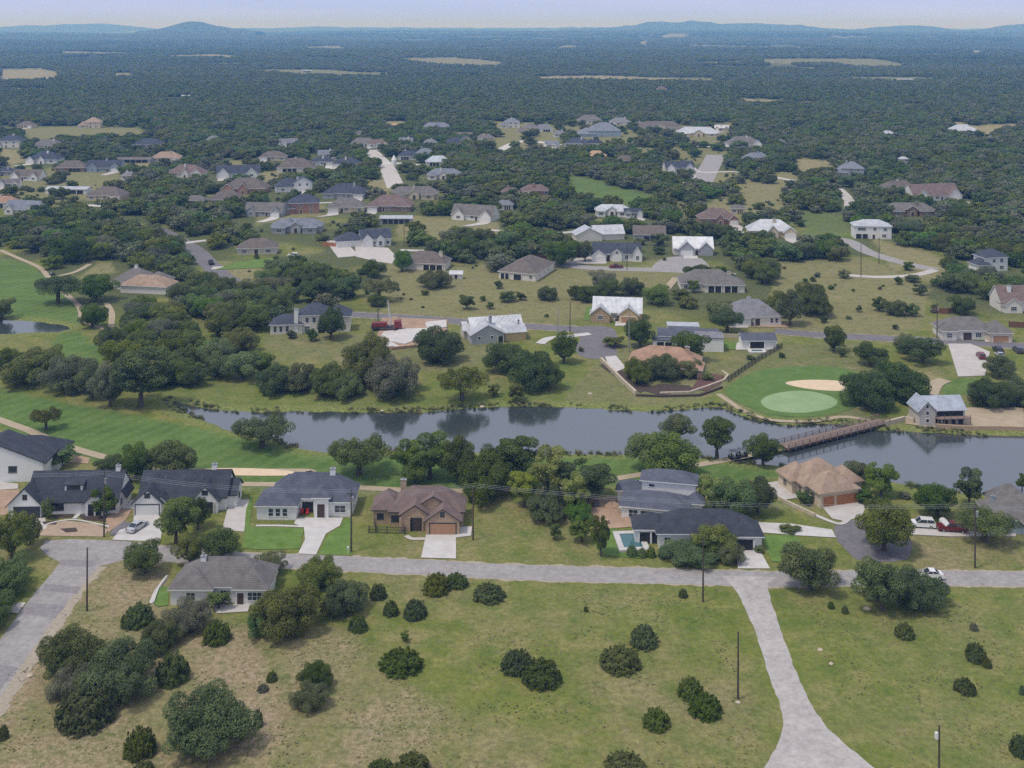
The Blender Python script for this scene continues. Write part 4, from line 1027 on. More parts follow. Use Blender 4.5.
# --- the rest of the neighbourhood, from a few house plans whose proportions, roofs and walls differ from lot to lot
def plan(style, w, rnd):
    d = rnd.uniform(.52, .64) * w
    g = w * rnd.uniform(.26, .32)
    m = rnd.choice((-1, 1))
    def fl(a, b): return (a, b) if m > 0 else (-b, -a)
    wins = []; gar = []; doors = []; porch = []; chim = []
    if style == 'hip':
        x0, x1 = fl(w/2 - g, w/2 + .01); a0, a1 = fl(-w/2, -w*.22)
        wings = [(-w/2, w/2 - .3, 2, 2 + d, 3.1, 'hip', d*.36), (x0, x1, -.6, d*.6, 3.0, 'hip', g*.42), (a0, a1, .8, d*.5, 3.0, 'hip', w*.10)]
        gar = [('f', 1, (x0+x1)/2, min(4.8, g*.8))]; wins = [('f', 2, (a0+a1)/2, 1.7, 1.8, 1.4), ('f', 0, 0, 1.7, 1.8, 1.4)]; doors = [('f', 0, m*w*.12)]
    elif style == 'pyr':
        wings = [(-w/2, w/2, 0, d, 3.1, 'hip', d*.42)]
        porch = [('f', 0, m*w*.15, w*.4, 2.4, 4)]; wins = [('f', 0, -m*w*.28, 1.7, 1.8, 1.5)]
    elif style == 'gab':
        x0, x1 = fl(w/2 - g, w/2 - .4); a0, a1 = fl(-w*.45, -w*.18)
        wings = [(-w/2, w/2, 1.6, 1.6 + d*.85, 3.2, 'gx', d*.36), (x0, x1, -.8, d*.5, 3.1, 'gy', g*.5), (a0, a1, .2, d*.5, 3.1, 'gy', w*.14)]
        gar = [('f', 1, (x0+x1)/2, min(4.8, g*.78))]; wins = [('f', 2, (a0+a1)/2, 1.8, 2, 1.5), ('f', 0, 0, 1.8, 1.8, 1.4)]; doors = [('f', 0, m*w*.1)]
    elif style == 'mix':
        x0, x1 = fl(w/2 - g, w/2); a0, a1 = fl(-w*.1, w*.12)
        wings = [(-w/2, w/2 - .5, 1.6, 1.6 + d, 3.2, 'hip', d*.40), (x0, x1, -.8, d*.55, 3.1, 'gy', g*.45), (a0, a1, .2, d*.5, 3.4, 'gy', w*.13)]
        gar = [('f', 1, (x0+x1)/2, min(4.8, g*.8))]; wins = [('f', 0, -m*w*.3, 1.8, 2, 1.5)]; doors = [('f', 2, (a0+a1)/2)]
    elif style == 'two':
        a0, a1 = fl(-w/2, -w*.08)
        wings = [(-w*.25, w/2, 1, 1 + d, 6.0, 'hip', d*.35), (-w/2, -w*.1, 0, d*.9, 3.1, 'hip', d*.26)]
        wins = [('f', 0, w*.3, 4.6, 1.4, 1.5), ('f', 0, w*.05, 4.6, 1.4, 1.5), ('f', 0, w*.3, 1.6, 1.8, 1.5), ('f', 1, -w*.3, 1.6, 1.8, 1.4)]; doors = [('f', 0, w*.05)]
    elif style == 'twog':
        wings = [(-w/2, w*.25, 1, 1 + d, 3.2, 'hip', d*.36), (w*.0, w/2, 0, d*.9, 5.6, 'gy', w*.16)]
        wins = [('f', 1, w*.16, 4.6, 1.3, 1.5), ('f', 1, w*.36, 4.6, 1.3, 1.5), ('f', 0, -w*.3, 1.6, 1.8, 1.4)]; gar = [('f', 1, w*.25, 4.6)]
    elif style == 'flat':
        wings = [(-w/2, w/2, 0, d*.6, 3.2, 'gx', 1.0)]; porch = [('f', 0, 0, w*.85, 2.4, 6)]
    elif style == 'box2':
        wings = [(-w/2, w/2, 0, d, 6.4, 'hip', d*.26)]; porch = [('f', 0, -w*.3, w*.34, 2.4, 3)]
        wins = [('f', 0, -w*.3, 4.8, 3.6, 1.6, 3), ('f', 0, w*.05, 4.9, 1.4, 1.5), ('f', 0, w*.33, 4.8, 1.6, 1.5), ('f', 0, w*.3, 1.7, 1.8, 1.6)]; doors = [('f', 0, w*.02)]
    elif style == 'big':
        wings = [(-w/2, w/2, 4, 4 + d*.7, 3.4, 'hip', d*.24), (-w*.45, -w*.2, 0, d*.5, 3.2, 'hip', w*.09), (w*.15, w*.42, 0, d*.5, 3.2, 'hip', w*.10), (-w*.1, w*.1, 2, d*.5, 4.2, 'gy', w*.07)]
        wins = [('f', 1, -w*.32, 1.7, 2.2, 1.5), ('f', 2, w*.3, 1.7, 2.2, 1.5)]; doors = [('f', 3, 0, 1.6, 2.6)]
    if rnd.random() < .5 and style not in ('flat',): chim = [(rnd.uniform(-.2, .25)*w, d*.5, 1.2, 3.5, wings[0][4] + wings[0][6] + .9)]
    return wings, wins, doors, gar, porch, chim
def lot(px, py, wpx, style, roof, wall, label, yaw=0, seed=0, cat='house'):
    rnd = random.Random(int(px * 31 + py * 7 + seed))
    w = wpx / SC(py)
    wings, wins, doors, gar, porch, chim = plan(style, w, rnd)
    r = house(px, py, yaw, wings, roof, wall, label, wins, doors, gar, chim, porch, near=False, cat=cat)
    if gar and cat == 'house':                     # pale drive from the garage towards the street
        c = gar[0][2]; y0 = wings[gar[0][1]][2] * .88; k = rnd.uniform(10, 17); sh = rnd.uniform(-7, 7); w2 = gar[0][3] / 2 + .5
        M_ = Matrix.Rotation(R(yaw), 4, 'Z')
        q = [(c - w2, y0), (c + w2, y0), (c + w2 + .3, y0 - 6), (c + sh + 2, y0 - k), (c + sh - 2, y0 - k), (c - w2 - .3, y0 - 6)]
        LAY[0] += 1
        v = [(r.location + M_ @ Vector((a, b_, 0))) for a, b_ in q]
        o = meshobj('driveway', [(p.x, p.y, .012 + .0012 * LAY[0]) for p in v], [list(range(6))], rnd.choice((M_conc, M_concn, M_conc))); o['kind'] = 'structure'
    return r
G = 'street'
lots = [
 (89, 128, 21, 'two', 'tan', 'cream', 'cream house with reddish roof alone at the far edge of the pale green field', 8),
 (24, 128, 16, 'hip', 'brown', 'cream', 'small cream house at the left end of the far green field', -6),
 (4, 148, 30, 'two', 'navy', 'offwhite', 'dark blue roofed house cut by the left edge below the far green field', 0),
 (45, 149, 27, 'hip', 'greybrown', 'offwhite', 'grey-brown roofed house just below the far green field', 3),
 (41, 164, 31, 'mix', 'navy', 'white', 'white house with blue-grey roof and small white garage wing, far left', -4),
 (70, 172, 29, 'pyr', 'brown', 'brown', 'brown house with pyramid roof between two blue-roofed houses, far left', 2),
 (103, 172, 34, 'gab', 'navy', 'bluegrey', 'blue-grey gabled house with a round dark oak in front of it', 4),
 (24, 181, 30, 'gab', 'brown', 'white', 'white house with brown roof and white gable, lower of the far left pair', -8),
 (3, 176, 16, 'hip', 'navy', 'grey', 'navy-roofed house cut by the left edge beside the white gabled one', 0),
 (66, 194, 42, 'flat', 'metal', 'white', 'long white house with nearly flat white roof on the left street', -3),
 (103, 201, 36, 'hip', 'brown', 'cream', 'cream house with brown hip roof right of the long white flat-roofed one', -5),
 (18, 215, 36, 'gab', 'bluegrey', 'offwhite', 'pale house with blue-grey gabled roof beside a terracotta roof, left edge', -12),
 (2, 208, 26, 'pyr', 'terracotta', 'offwhite', 'house with terracotta roof cut by the left edge', 0),
 (147, 148, 28, 'hip', 'navy', 'grey', 'blue-roofed house at the far edge of the trees above the long brown roof', 4),
 (133, 163, 34, 'flat', 'brown', 'grey', 'long low house with brown roof and dark porch, far left of centre', 2),
 (165, 162, 28, 'hip', 'tan', 'cream', 'tan-roofed house right of the long low brown roof', 5),
 (184, 178, 36, 'mix', 'red', 'offwhite', 'red-brown roofed house above the dense tree belt on the left', -3),
 (238, 178, 42, 'gab', 'navy', 'white', 'white house with navy roof and two tall white gables, left of centre', 12),
 (243, 194, 44, 'mix', 'brown', 'brick', 'brick house with brown roof directly below the white gabled navy roof', -2),
 (194, 206, 22, 'pyr', 'greybrown', 'brown', 'small brown house with dark porch at the edge of the left tree belt', -8),
 (225, 205, 32, 'pyr', 'brown', 'brown', 'low brown-roofed house half hidden by an oak below the brick house', 4),
 (262, 217, 38, 'gab', 'greybrown', 'grey', 'grey house with brown gabled roof left of the brick house with navy roof', -6),
 (295, 172, 36, 'pyr', 'brown', 'offwhite', 'brown pyramid-roofed house with dark porch behind an open lawn, left of centre', 3),
 (272, 161, 26, 'hip', 'brown', 'cream', 'brown roof half sunk in trees above the open lawn, left of centre', 0),
 (322, 166, 22, 'hip', 'navy', 'white', 'small white house with navy roof beside the brown pyramid roof', 6),
 (294, 192, 36, 'twog', 'navy', 'white', 'two-storey white house with navy roof and dark arched windows', 14),
 (299, 214, 40, 'two', 'navy', 'brick', 'tall red brick house with steep navy roof in the street centre-left', 10),
 (343, 199, 42, 'hip', 'navy', 'grey', 'navy hip-roofed house with white chimney right of the tall brick house', -3),
 (346, 213, 36, 'hip', 'greybrown', 'cream', 'cream house with grey-brown roof in front of the navy hip roof', 4),
 (295, 234, 50, 'big', 'bluegrey', 'grey', 'wide grey house with blue-grey roof above the brown-roofed house at the bend', 2),
 (345, 168, 26, 'hip', 'navy', 'offwhite', 'navy roofed house in the trees, upper left of the dirt lots', -6),
 (328, 158, 20, 'gab', 'bluegrey', 'white', 'small blue-grey and white house in trees left of the navy roof, upper centre', 8),
 (388, 212, 44, 'hip', 'red', 'brown', 'red-brown roofed house above the long pale metal roofed one', -4),
 (414, 200, 48, 'big', 'greybrown', 'cream', 'wide cream house with grey-brown roof at the foot of the dirt lots', 3),
 (396, 224, 32, 'flat', 'metal', 'grey', 'long low building with pale metal roof and dark front on open grass', 0),
 (471, 221, 44, 'gab', 'greybrown', 'white', 'white gabled house with grey-brown roof above the open grass, centre', -18),
 (443, 180, 34, 'big', 'bluegrey', 'offwhite', 'wide house with blue-grey hip roofs sunk in trees at centre', -4),
 (438, 166, 24, 'pyr', 'bluemetal', 'offwhite', 'pale blue-roofed house directly behind the wide blue-grey hip roofs', 6),
 (362, 147, 26, 'hip', 'greybrown', 'offwhite', 'grey roofed house at the upper end of the dirt street', -4),
 (378, 148, 20, 'mix', 'red', 'white', 'red-brown roofed house with a white wall at the upper end of the dirt street', 8),
 (408, 160, 20, 'pyr', 'navy', 'offwhite', 'small navy roof in the trees right of the dirt street', 2),
 (424, 157, 18, 'pyr', 'bluegrey', 'grey', 'small blue-grey roof in the trees between navy roof and hip roofs', -8),
 (460, 147, 28, 'twog', 'navy', 'cream', 'dark-roofed house with pale gable below the long pale blue roof', 10),
 (436, 130, 26, 'big', 'bluegrey', 'grey', 'long pale blue-grey roof on the far tree line, centre', 0),
 (394, 128, 24, 'flat', 'orange', 'tan', 'low tan building on the far tree line left of the pale blue-grey roof', 0),
 (468, 137, 34, 'flat', 'brown', 'cream', 'long brown roofed building just above the pale gabled house, far centre', -3),
 (290, 146, 18, 'gab', 'grey', 'white', 'grey roofed house with a white gable among trees, far left of centre', 30),
 (510, 128, 20, 'two', 'bluegrey', 'offwhite', 'blue-grey roofed house at the top end of the pale far street', 6),
 (527, 134, 20, 'two', 'greybrown', 'cream', 'tall cream house on the pale far street', -8),
 (544, 132, 18, 'pyr', 'grey', 'white', 'small white house right of the tall cream house on the far street', 5),
 (590, 124, 26, 'hip', 'greybrown', 'offwhite', 'grey-brown roof behind the largest blue-grey roof, far centre', 0),
 (600, 137, 42, 'two', 'bluegrey', 'bluegrey', 'largest blue-grey roofed house on the far street', 4),
 (576, 147, 24, 'hip', 'navy', 'offwhite', 'navy roof in the trees below the largest blue-grey roofed house', -12),
 (595, 147, 18, 'pyr', 'charcoal', 'white', 'small white house with a dark roof right of the navy roof, far centre', 6),
 (550, 148, 14, 'gab', 'bluegrey', 'white', 'small blue and white gabled house in trees on the far street', -25),
 (621, 125, 20, 'hip', 'grey', 'offwhite', 'small grey roofed house left of the domed grey-brown roof', 3),
 (661, 131, 44, 'big', 'brown', 'cream', 'widest grey-brown roofed house on the far street', 0),
 (699, 137, 42, 'big', 'metal', 'cream', 'cream house with bright white metal roofs on the far street', -2),
 (746, 148, 34, 'mix', 'greybrown', 'white', 'grey-brown and white gabled house above the paved far court', 4),
 (681, 172, 30, 'gab', 'navy', 'white', 'white house with navy roof and dark open porch left of the far court', 10),
 (627, 165, 20, 'pyr', 'brown', 'brown', 'brown roof in the trees above the green fairway strip', 6),
 (596, 160, 20, 'pyr', 'orange', 'tan', 'orange-tan roof in the trees above the green fairway strip', -6),
 (536, 196, 28, 'hip', 'red', 'brick', 'brick house with red-brown roof left of the green fairway strip', 3),
 (510, 197, 18, 'pyr', 'red', 'brick', 'dark red roof just left of the brick house by the fairway strip', -3),
 (612, 217, 34, 'big', 'metal', 'white', 'white house with bright metal roof in the trees below the fairway strip', -6),
 (634, 218, 18, 'gab', 'navy', 'white', 'small white house with dark roof right of the bright metal roof in trees', 3),
 (720, 225, 38, 'mix', 'red', 'brick', 'red brick house with red-brown roof beside the green strip', 3),
 (773, 238, 46, 'mix', 'metal', 'cream', 'cream house with white metal roof left of the white two-storey house', -4),
 (873, 239, 36, 'box2', 'metal', 'white', 'white two-storey house with white hip roof and dark balcony', -6),
 (902, 195, 38, 'pyr', 'brown', 'offwhite', 'pale house with grey-brown hip roof in the right woods', 8),
 (939, 201, 52, 'gab', 'red', 'white', 'white house with red-brown roof and two white gables in the right woods', 12),
 (914, 217, 48, 'big', 'greybrown', 'brown', 'long grey roof half sunk in trees behind the white two-storey house', 2),
 (850, 177, 28, 'two', 'bluegrey', 'grey', 'blue-grey house at the end of the pale drive in the right woods', -6),
 (965, 134, 26, 'hip', 'metal', 'cream', 'white-roofed house by the straw fields, far right', -5),
 (889, 137, 12, 'pyr', 'metal', 'brown', 'small shed with white roof in the far right woods', 6),
 (904, 163, 8, 'pyr', 'metal', 'white', 'tiny white roof in the right woods above the brown hip roof', 0),
 (994, 272, 34, 'two', 'navy', 'white', 'white house with navy roof among dark oaks near the right edge', 12),
 (790, 215, 14, 'pyr', 'greybrown', 'brown', 'small brown house in the trees above the cream house with metal roof', 2),
 (758, 163, 26, 'pyr', 'bluegrey', 'grey', 'dull blue roof sunk in trees right of the paved far court', 3),
 (905, 81, 16, 'flat', 'metal', 'white', 'long white shed on the far right plain', 0),
 (186, 98, 9, 'flat', 'metal', 'white', 'small white barn in the far woods on the left', 0),
 (307, 72, 9, 'flat', 'metal', 'white', 'white barn on the far plain left of centre', 0),
 (770, 69, 8, 'flat', 'metal', 'white', 'small pale building on the far plain right of centre', 0),
 (662, 91, 10, 'pyr', 'red', 'cream', 'lone reddish roof in the far woods right of centre', 0),
]
lots += [
 (362, 138, 16, 'pyr', 'greybrown', 'white', 'small pale house on the far tree line above the dirt street end', 5),
 (405, 144, 14, 'gab', 'bluegrey', 'white', 'tiny white house among trees below the low tan far building', -8),
 (486, 141, 16, 'hip', 'greybrown', 'cream', 'small cream house just right of the long brown far roof', 4),
 (283, 138, 16, 'flat', 'greybrown', 'white', 'low pale building in far trees left of the white gable', 0),
 (213, 143, 14, 'pyr', 'grey', 'offwhite', 'small grey roof beside the pale dirt strip in the left woods', 0),
 (640, 128, 14, 'pyr', 'greybrown', 'offwhite', 'small house squeezed left of the widest grey-brown far roof', 3),
 (722, 131, 14, 'gab', 'metal', 'cream', 'little white-roofed building right of the bright far metal roofs', -8),
 (780, 146, 14, 'pyr', 'greybrown', 'offwhite', 'small brown roof in trees right of the gabled house above the far court', 5),
 (560, 137, 12, 'pyr', 'grey', 'white', 'tiny grey roof right of the small white far house', 5),
 (938, 136, 9, 'pyr', 'metal', 'white', 'tiny white roof left of the white-roofed house by straw fields', 0),
 (992, 143, 12, 'pyr', 'greybrown', 'cream', 'small cream building in woods near the far right edge', 0),
 (430, 146, 13, 'pyr', 'grey', 'offwhite', 'tiny grey roof below the long pale blue-grey far roof', 0),
 (8, 188, 20, 'gab', 'greybrown', 'white', 'white gabled house at left edge below the white gable with brown roof', 6),
 (128, 180, 14, 'pyr', 'grey', 'offwhite', 'small pale house right of the blue-grey gabled house on the left', 0),
 (505, 210, 16, 'pyr', 'bluegrey', 'offwhite', 'small bluish roof in the dense trees left of the brick houses', 0),
 (738, 214, 14, 'pyr', 'greybrown', 'cream', 'small cream house behind the red brick house by the strip', 0),
]
for (px, py, wpx, st, rf, wl_, lab, yw) in lots:
    lot(px, py, wpx, st, rf, wl_, lab, yw)
# sheds
_p = P(394, 166); _t = MB(); _t.tube((0, 0, -.2), (0, 0, 4.2), 1.9, 1.9, 14); _t.tube((0, 0, 4.2), (0, 0, 7.6), 2.0, .25, 14)
tag(meshobj('storage_tank', _t.v, _t.f, WALL['white'], loc=(_p.x, _p.y, 0)), 'small white pointed tank standing beside the dirt lots far centre', 'tank')
house(454 + 2, 279, -3, [(-2.4, 2.4, 0, 2.6, 2.4, 'gx', .9)], 'metal', 'white', 'small white garden shed on dry grass left of the plain brown hip roof', near=False, cat='shed', name='shed', doors=[('f', 0, 0)])

# ------------------------------------------------------------------ bridge
def bridge():
    a = P(783, 449); b = P(884, 423)
    L = (b - a).length; ang = math.atan2(b.y - a.y, b.x - a.x)
    root = empty('timber_bridge', (a.x, a.y, 0), ang)
    tag(root, 'long weathered timber footbridge with railings crossing the lake', 'bridge')
    d = MB(); n = int(L / .6)
    for i in range(n): d.box(i*L/n, (i+1)*L/n - .04, -1.7, 1.7, .55, .63)
    d.build('deck', [M_bridge], root)
    for s in (-1, 1):
        g = MB(); g.box(0, L, s*1.5 - .15, s*1.5 + .15, .1, .545); g.build('beam', [mat('dark_timber', (.09, .06, .05), .9)], root)
        r = MB(); r.box(0, L, s*1.66 - .06, s*1.66 + .06, 1.62, 1.74); r.box(0, L, s*1.66 - .04, s*1.66 + .04, 1.15, 1.25); r.box(0, L, s*1.66 - .04, s*1.66 + .04, .80, .90)
        r.build('railing', [M_bridge], root)
        k = int(L / 2.2)
        for i in range(k + 1):
            q = MB(); q.box(i*L/k - .09, i*L/k + .09, s*1.8 - .08, s*1.8 + .08, .1, 1.72); q.build('railing_post', [M_bridge], root)
        for i in range(int(L / 4.4) + 1):
            q = MB(); x = i * 4.4 + .8; q.tube((x, s*1.35, -1.6), (x, s*1.35, .12), .2, n=8)
            q.tube((x, s*1.9, -.3), (x, s*1.4, .3), .1, n=5); q.build('pile', [mat('dark_timber', (.09, .06, .05), .9)], root)
bridge()

# ------------------------------------------------------------------ poles and lines
def pole(px, py, h, label, arm=0, trans=False, rz=0, m=None):
    p = P(px, py)
    r = empty('utility_pole', (p.x, p.y, 0), R(rz)); tag(r, label, 'utility pole', 'utility poles')
    b = MB(); b.tube((0, 0, -.5), (.04, .02, h), .17, .11, 9); b.build('pole_shaft', [m or M_wood], r)
    if arm:
        q = MB(); q.box(-arm/2, arm/2, -.16, -.06, h - .7, h - .56); q.build('crossarm', [M_wood], r)
        for k in (-.45, 0, .45):
            i_ = MB(); i_.tube((k*arm, -.11, h - .56), (k*arm, -.11, h - .30), .06, .04, 6); i_.build('insulator', [M_metal], r)
    if trans:
        t = MB(); t.tube((.34, -.1, h - 2.3), (.34, -.1, h - 1.3), .25, n=10); t.tube((.34, -.1, h - 1.3), (.34, -.1, h - 1.15), .12, .05, 8); t.build('transformer', [M_metal], r)
        s_ = MB(); s_.box(.05, .30, -.14, -.06, h - 1.9, h - 1.75); s_.build('bracket', [M_metal], r)
    return Vector((p.x, p.y, h))
pA = pole(104, 537, 12.6, 'dark utility pole in front of the white farmhouse with the tan beds', 1.6, True)
pB = pole(351, 552, 11.6, 'dark utility pole between two front driveways beside the red-brown roofed house', 1.8, True)
pC = pole(87, 611, 10.6, 'bare brown pole standing beside the patched road at lower left')
pD = pole(703, 602, 11.0, 'brown pole on the grass corner left of the gravel road mouth', 0)
pE = pole(738, 699, 9.8, 'black pole standing alone in the field beside the gravel road')
pF = pole(939, 790, 8.3, 'pole at the bottom edge with a small pale box near its top', 0)
pG = pole(975, 568, 11.6, 'brown utility pole on the lawn in front of the umbrella-shaped oak', 1.8, True)
pH = pole(473, 540, 10.2, 'thin dark pole at the right corner of the red-brown roofed house')
pI = pole(378, 322, 11.5, 'pole standing behind the red pump truck across the lake', 1.5)
pJ = pole(570, 332, 10, 'dark pole at the left side of the court entrance', 0)
pK = pole(629, 352, 15.0, 'tall galvanised pole in front of the yellow stone house', 0, m=M_metal)
pL = pole(937, 338, 11, 'dark pole on the verge left of the brown garage door house', 1.5, True)
pM = pole(861, 277, 13, 'dark pole on the dry slope right of the black roofed trees', 0)
pN = pole(879, 264, 11, 'pole beside the winding pale road in the right middle distance', 1.3)
pO = pole(790, 328, 11, 'pole beside the brick-coloured patio right of the grey-roofed house', 1.3)
pP = pole(627, 270, 11, 'pole in front of the white house with navy roof on the court', 0)
pQ = pole(404, 246, 9, 'pole right of the white house with navy roof and concrete drives', 0)
pR = pole(411, 168, 14, 'pole at the crossing of the dirt street, far centre', 1.2)
pS = pole(242, 262, 9, 'short pole on the green lawn of the house at the bend', 0, m=M_metal)
pT = pole(558, 334, 9, 'slender pale street light pole left of the court entrance', 0, m=M_metal)
q = MB(); o = None
bx_ = MB(); bx_.box(-.5, -.15, -.2, .15, 0, .8)
sgn = P(939, 790)
pbox = meshobj('meter_box', [(v[0] + 0, v[1], v[2]) for v in bx_.v], bx_.f, M_trim)
for ob in list(bpy.data.objects):
    if ob.name.startswith('utility_pole') and (ob.location.xy - Vector((sgn.x, sgn.y))).length < .1:
        pbox.parent = ob; pbox.location = (0, 0, 6.6)
def line(a, b, label, offs=((0, 0),), sag=.8, r=.015):
    m = MB()
    for (ox, oz) in offs:
        d = (b - a); nrm = Vector((-d.y, d.x, 0)).normalized()
        pts = []
        for i in range(13):
            t = i / 12
            pts.append(a.lerp(b, t) + nrm * ox + Vector((0, 0, oz - 4 * sag * t * (1 - t))))
        for i in range(12): m.tube(pts[i], pts[i+1], r, n=4)
    # one span of wires is one thing
    o = m.build('power_line', [M_wire]); tag(o, label, 'power line', 'power lines along the streets')
    return o
three = ((-.75, -.3), (0, -.3), (.75, -.3))
pX = Vector((P(-40, 530).x, P(-40, 530).y, 12.2)); pY = Vector((P(1110, 566).x, P(1110, 566).y, 11.5))
line(pX, pA, 'wires running to the left edge above the white farmhouse roof', three)
line(pA, pB, 'wires spanning from the farmhouse pole past the slate roofed house', three, 1.0)
line(pB, pH + Vector((0, 0, .6)), 'wires spanning above the red-brown roofed house', three, .7)
line(pH + Vector((0, 0, .6)), pG, 'long wires spanning from red-brown roofed house to the pole on the right lawn', three, 1.6)
line(pG, pY, 'wires running off to the right edge above the blue-grey house', three)

# ------------------------------------------------------------------ vehicles
CARMAT = {k: mat('car_paint_' + k, c, .25, .2, .03, spec=.6) for k, c in (('silver', (.50, .52, .54)), ('white', (.78, .78, .77)), ('black', (.02, .02, .022)), ('red', (.17, .025, .03)), ('darkgrey', (.08, .08, .09)), ('blue', (.07, .12, .22)))}
M_light = mat('lamp_lens', (.6, .58, .52), .2)
M_tail = mat('tail_lamp', (.30, .02, .02), .3)
def vehicle(px, py, yaw, kind, col, label, cat='car', name='parked_car', z=.03, group='cars parked about the neighbourhood'):
    p = P(px, py)
    r = empty(name, (p.x, p.y, z), R(yaw)); tag(r, label, cat, group)
    pm = CARMAT[col]
    L, Wd = {'sedan': (4.7, 1.8), 'suv': (4.9, 1.95), 'pickup': (5.6, 2.0)}[kind]
    if kind == 'sedan': lo = [(-L/2, .35), (-L/2 + .05, .85), (-L*.42, .95), (-L*.30, 1.0), (L*.22, .98), (L*.44, .82), (L/2, .6), (L/2, .3), (-L/2, .3)]; up = [(-L*.34, .97), (-L*.18, 1.42), (L*.04, 1.44), (L*.22, .97)]
    elif kind == 'suv': lo = [(-L/2, .4), (-L/2, 1.05), (-L*.46, 1.12), (L*.22, 1.1), (L*.45, .98), (L/2, .75), (L/2, .4)]; up = [(-L*.47, 1.1), (-L*.42, 1.74), (L*.06, 1.76), (L*.23, 1.1)]
    else: lo = [(-L/2, .5), (-L/2, 1.1), (-L*.12, 1.1), (L*.24, 1.12), (L*.46, 1.05), (L/2, .8), (L/2, .45)]; up = [(-L*.13, 1.1), (-L*.10, 1.8), (L*.08, 1.8), (L*.2, 1.1)]
    def prof(b, pts, w0, w1, mi=0):
        n = len(pts); V = []
        zmax = max(q[1] for q in pts); zmin = min(q[1] for q in pts)
        for s in (-1, 1):
            for (x, zz) in pts:
                w = w0 + (w1 - w0) * ((zz - zmin) / (zmax - zmin + 1e-6))
                V.append((x, s * w / 2, zz))
        b.add(V, [tuple(range(n)), tuple(range(2*n - 1, n - 1, -1))] + [((i+1) % n, i, i + n, (i+1) % n + n) for i in range(n)], mi)
    b = MB(); prof(b, lo, Wd, Wd * .94); 
    top = [(up[1][0] - .02, up[1][1] - .05), (up[1][0], up[1][1]), (up[2][0], up[2][1]), (up[2][0] + .02, up[2][1] - .05)]
    prof(b, [(x, zz + .02) for x, zz in top], Wd * .80, Wd * .76)
    for x, zz in (up[0], up[3]): pass
    for s in (-1, 1):
        for i in (0, 2):
            b.tube((up[i][0], s*Wd*.44, up[i][1]), (up[i+1][0], s*Wd*.385, up[i+1][1]), .045, n=5)
        b.tube(((up[1][0]+up[2][0])/2, s*Wd*.44, up[0][1]), ((up[1][0]+up[2][0])/2, s*Wd*.39, up[1][1]), .045, n=5)
    if kind == 'pickup':
        b.box(-L/2 + .12, -L*.14, -Wd*.40, Wd*.40, 1.101, 1.105, 1)
    body = b.build('body', [pm, M_trimdark], r)
    g = MB(); prof(g, up, Wd * .87, Wd * .76); g.build('windows', [M_glass], r)
    for s in (-1, 1):
        for x in (-L*.31, L*.32):
            w = MB(); w.tube((x, s*(Wd/2 - .2), .34), (x, s*(Wd/2 + .02), .34), .34, n=14, mi=0); w.tube((x, s*(Wd/2 + .018), .34), (x, s*(Wd/2 + .03), .34), .2, n=10, mi=1)
            w.build('wheel', [M_tyre, M_metal], r)
        h = MB(); h.box(L/2 - .12, L/2 + .01, s*Wd*.36 - .2, s*Wd*.36 + .2, .62, .76); h.build('headlight', [M_light], r)
        t = MB(); t.box(-L/2 - .01, -L/2 + .1, s*Wd*.38 - .14, s*Wd*.38 + .14, .75, .92); t.build('tail_light', [M_tail], r)
    return r
vehicle(137, 529, 70, 'sedan', 'silver', 'silver car parked on the pale driveway of the second white charcoal-roofed house')
vehicle(922, 527, 172, 'suv', 'white', 'white sport utility vehicle parked on the slab right of the leaning oak', cat='car')
vehicle(952, 531, 172, 'pickup', 'red', 'red pickup beside the round white trailer under the umbrella oak', 'pickup truck', 'pickup_truck')
vehicle(930, 578, 176, 'sedan', 'white', 'white car driving on the street by the big dark oak clump', z=.09)
vehicle(211, 264, 110, 'pickup', 'black', 'dark pickup standing on the left middle street', 'pickup truck', 'pickup_truck')
vehicle(191, 258, 110, 'suv', 'darkgrey', 'dark car parked at the verge above the dark pickup')
vehicle(293, 257, 170, 'suv', 'white', 'white car parked beside the brown-roofed house at the street bend')
vehicle(616, 268, 178, 'pickup', 'red', 'dark red pickup on the court below the white navy-roofed house', 'pickup truck', 'pickup_truck')
vehicle(540, 260, 20, 'pickup', 'red', 'red truck in front of the dark oaks above the plain brown hip roof', 'truck', 'pickup_truck')
vehicle(547, 268, 60, 'sedan', 'blue', 'blue-grey car parked at the right end of the plain brown hip-roofed house')
vehicle(981, 358, 80, 'suv', 'red', 'red car alone on the pale lodge parking lot')
vehicle(998, 352, 85, 'suv', 'black', 'black car left in the row at the right end of the lodge parking')
vehicle(1018, 352, 85, 'suv', 'darkgrey', 'dark car at the right edge by the lodge parking')
vehicle(1000, 357, 85, 'sedan', 'silver', 'silver car behind the oaks at the lodge parking')
vehicle(590, 353, 10, 'suv', 'black', 'black car by the long white flat-roofed house') if False else None
vehicle(745, 266, 30, 'suv', 'white', 'white vehicle between trees right of the paved court', z=.1)
vehicle(247, 243, 5, 'pickup', 'darkgrey', 'dark pickup on the short drive above the street bend', 'pickup truck', 'pickup_truck')
vehicle(352, 236, 80, 'pickup', 'white', 'white truck on the concrete drive left of the navy roof', 'pickup truck', 'pickup_truck') if False else None
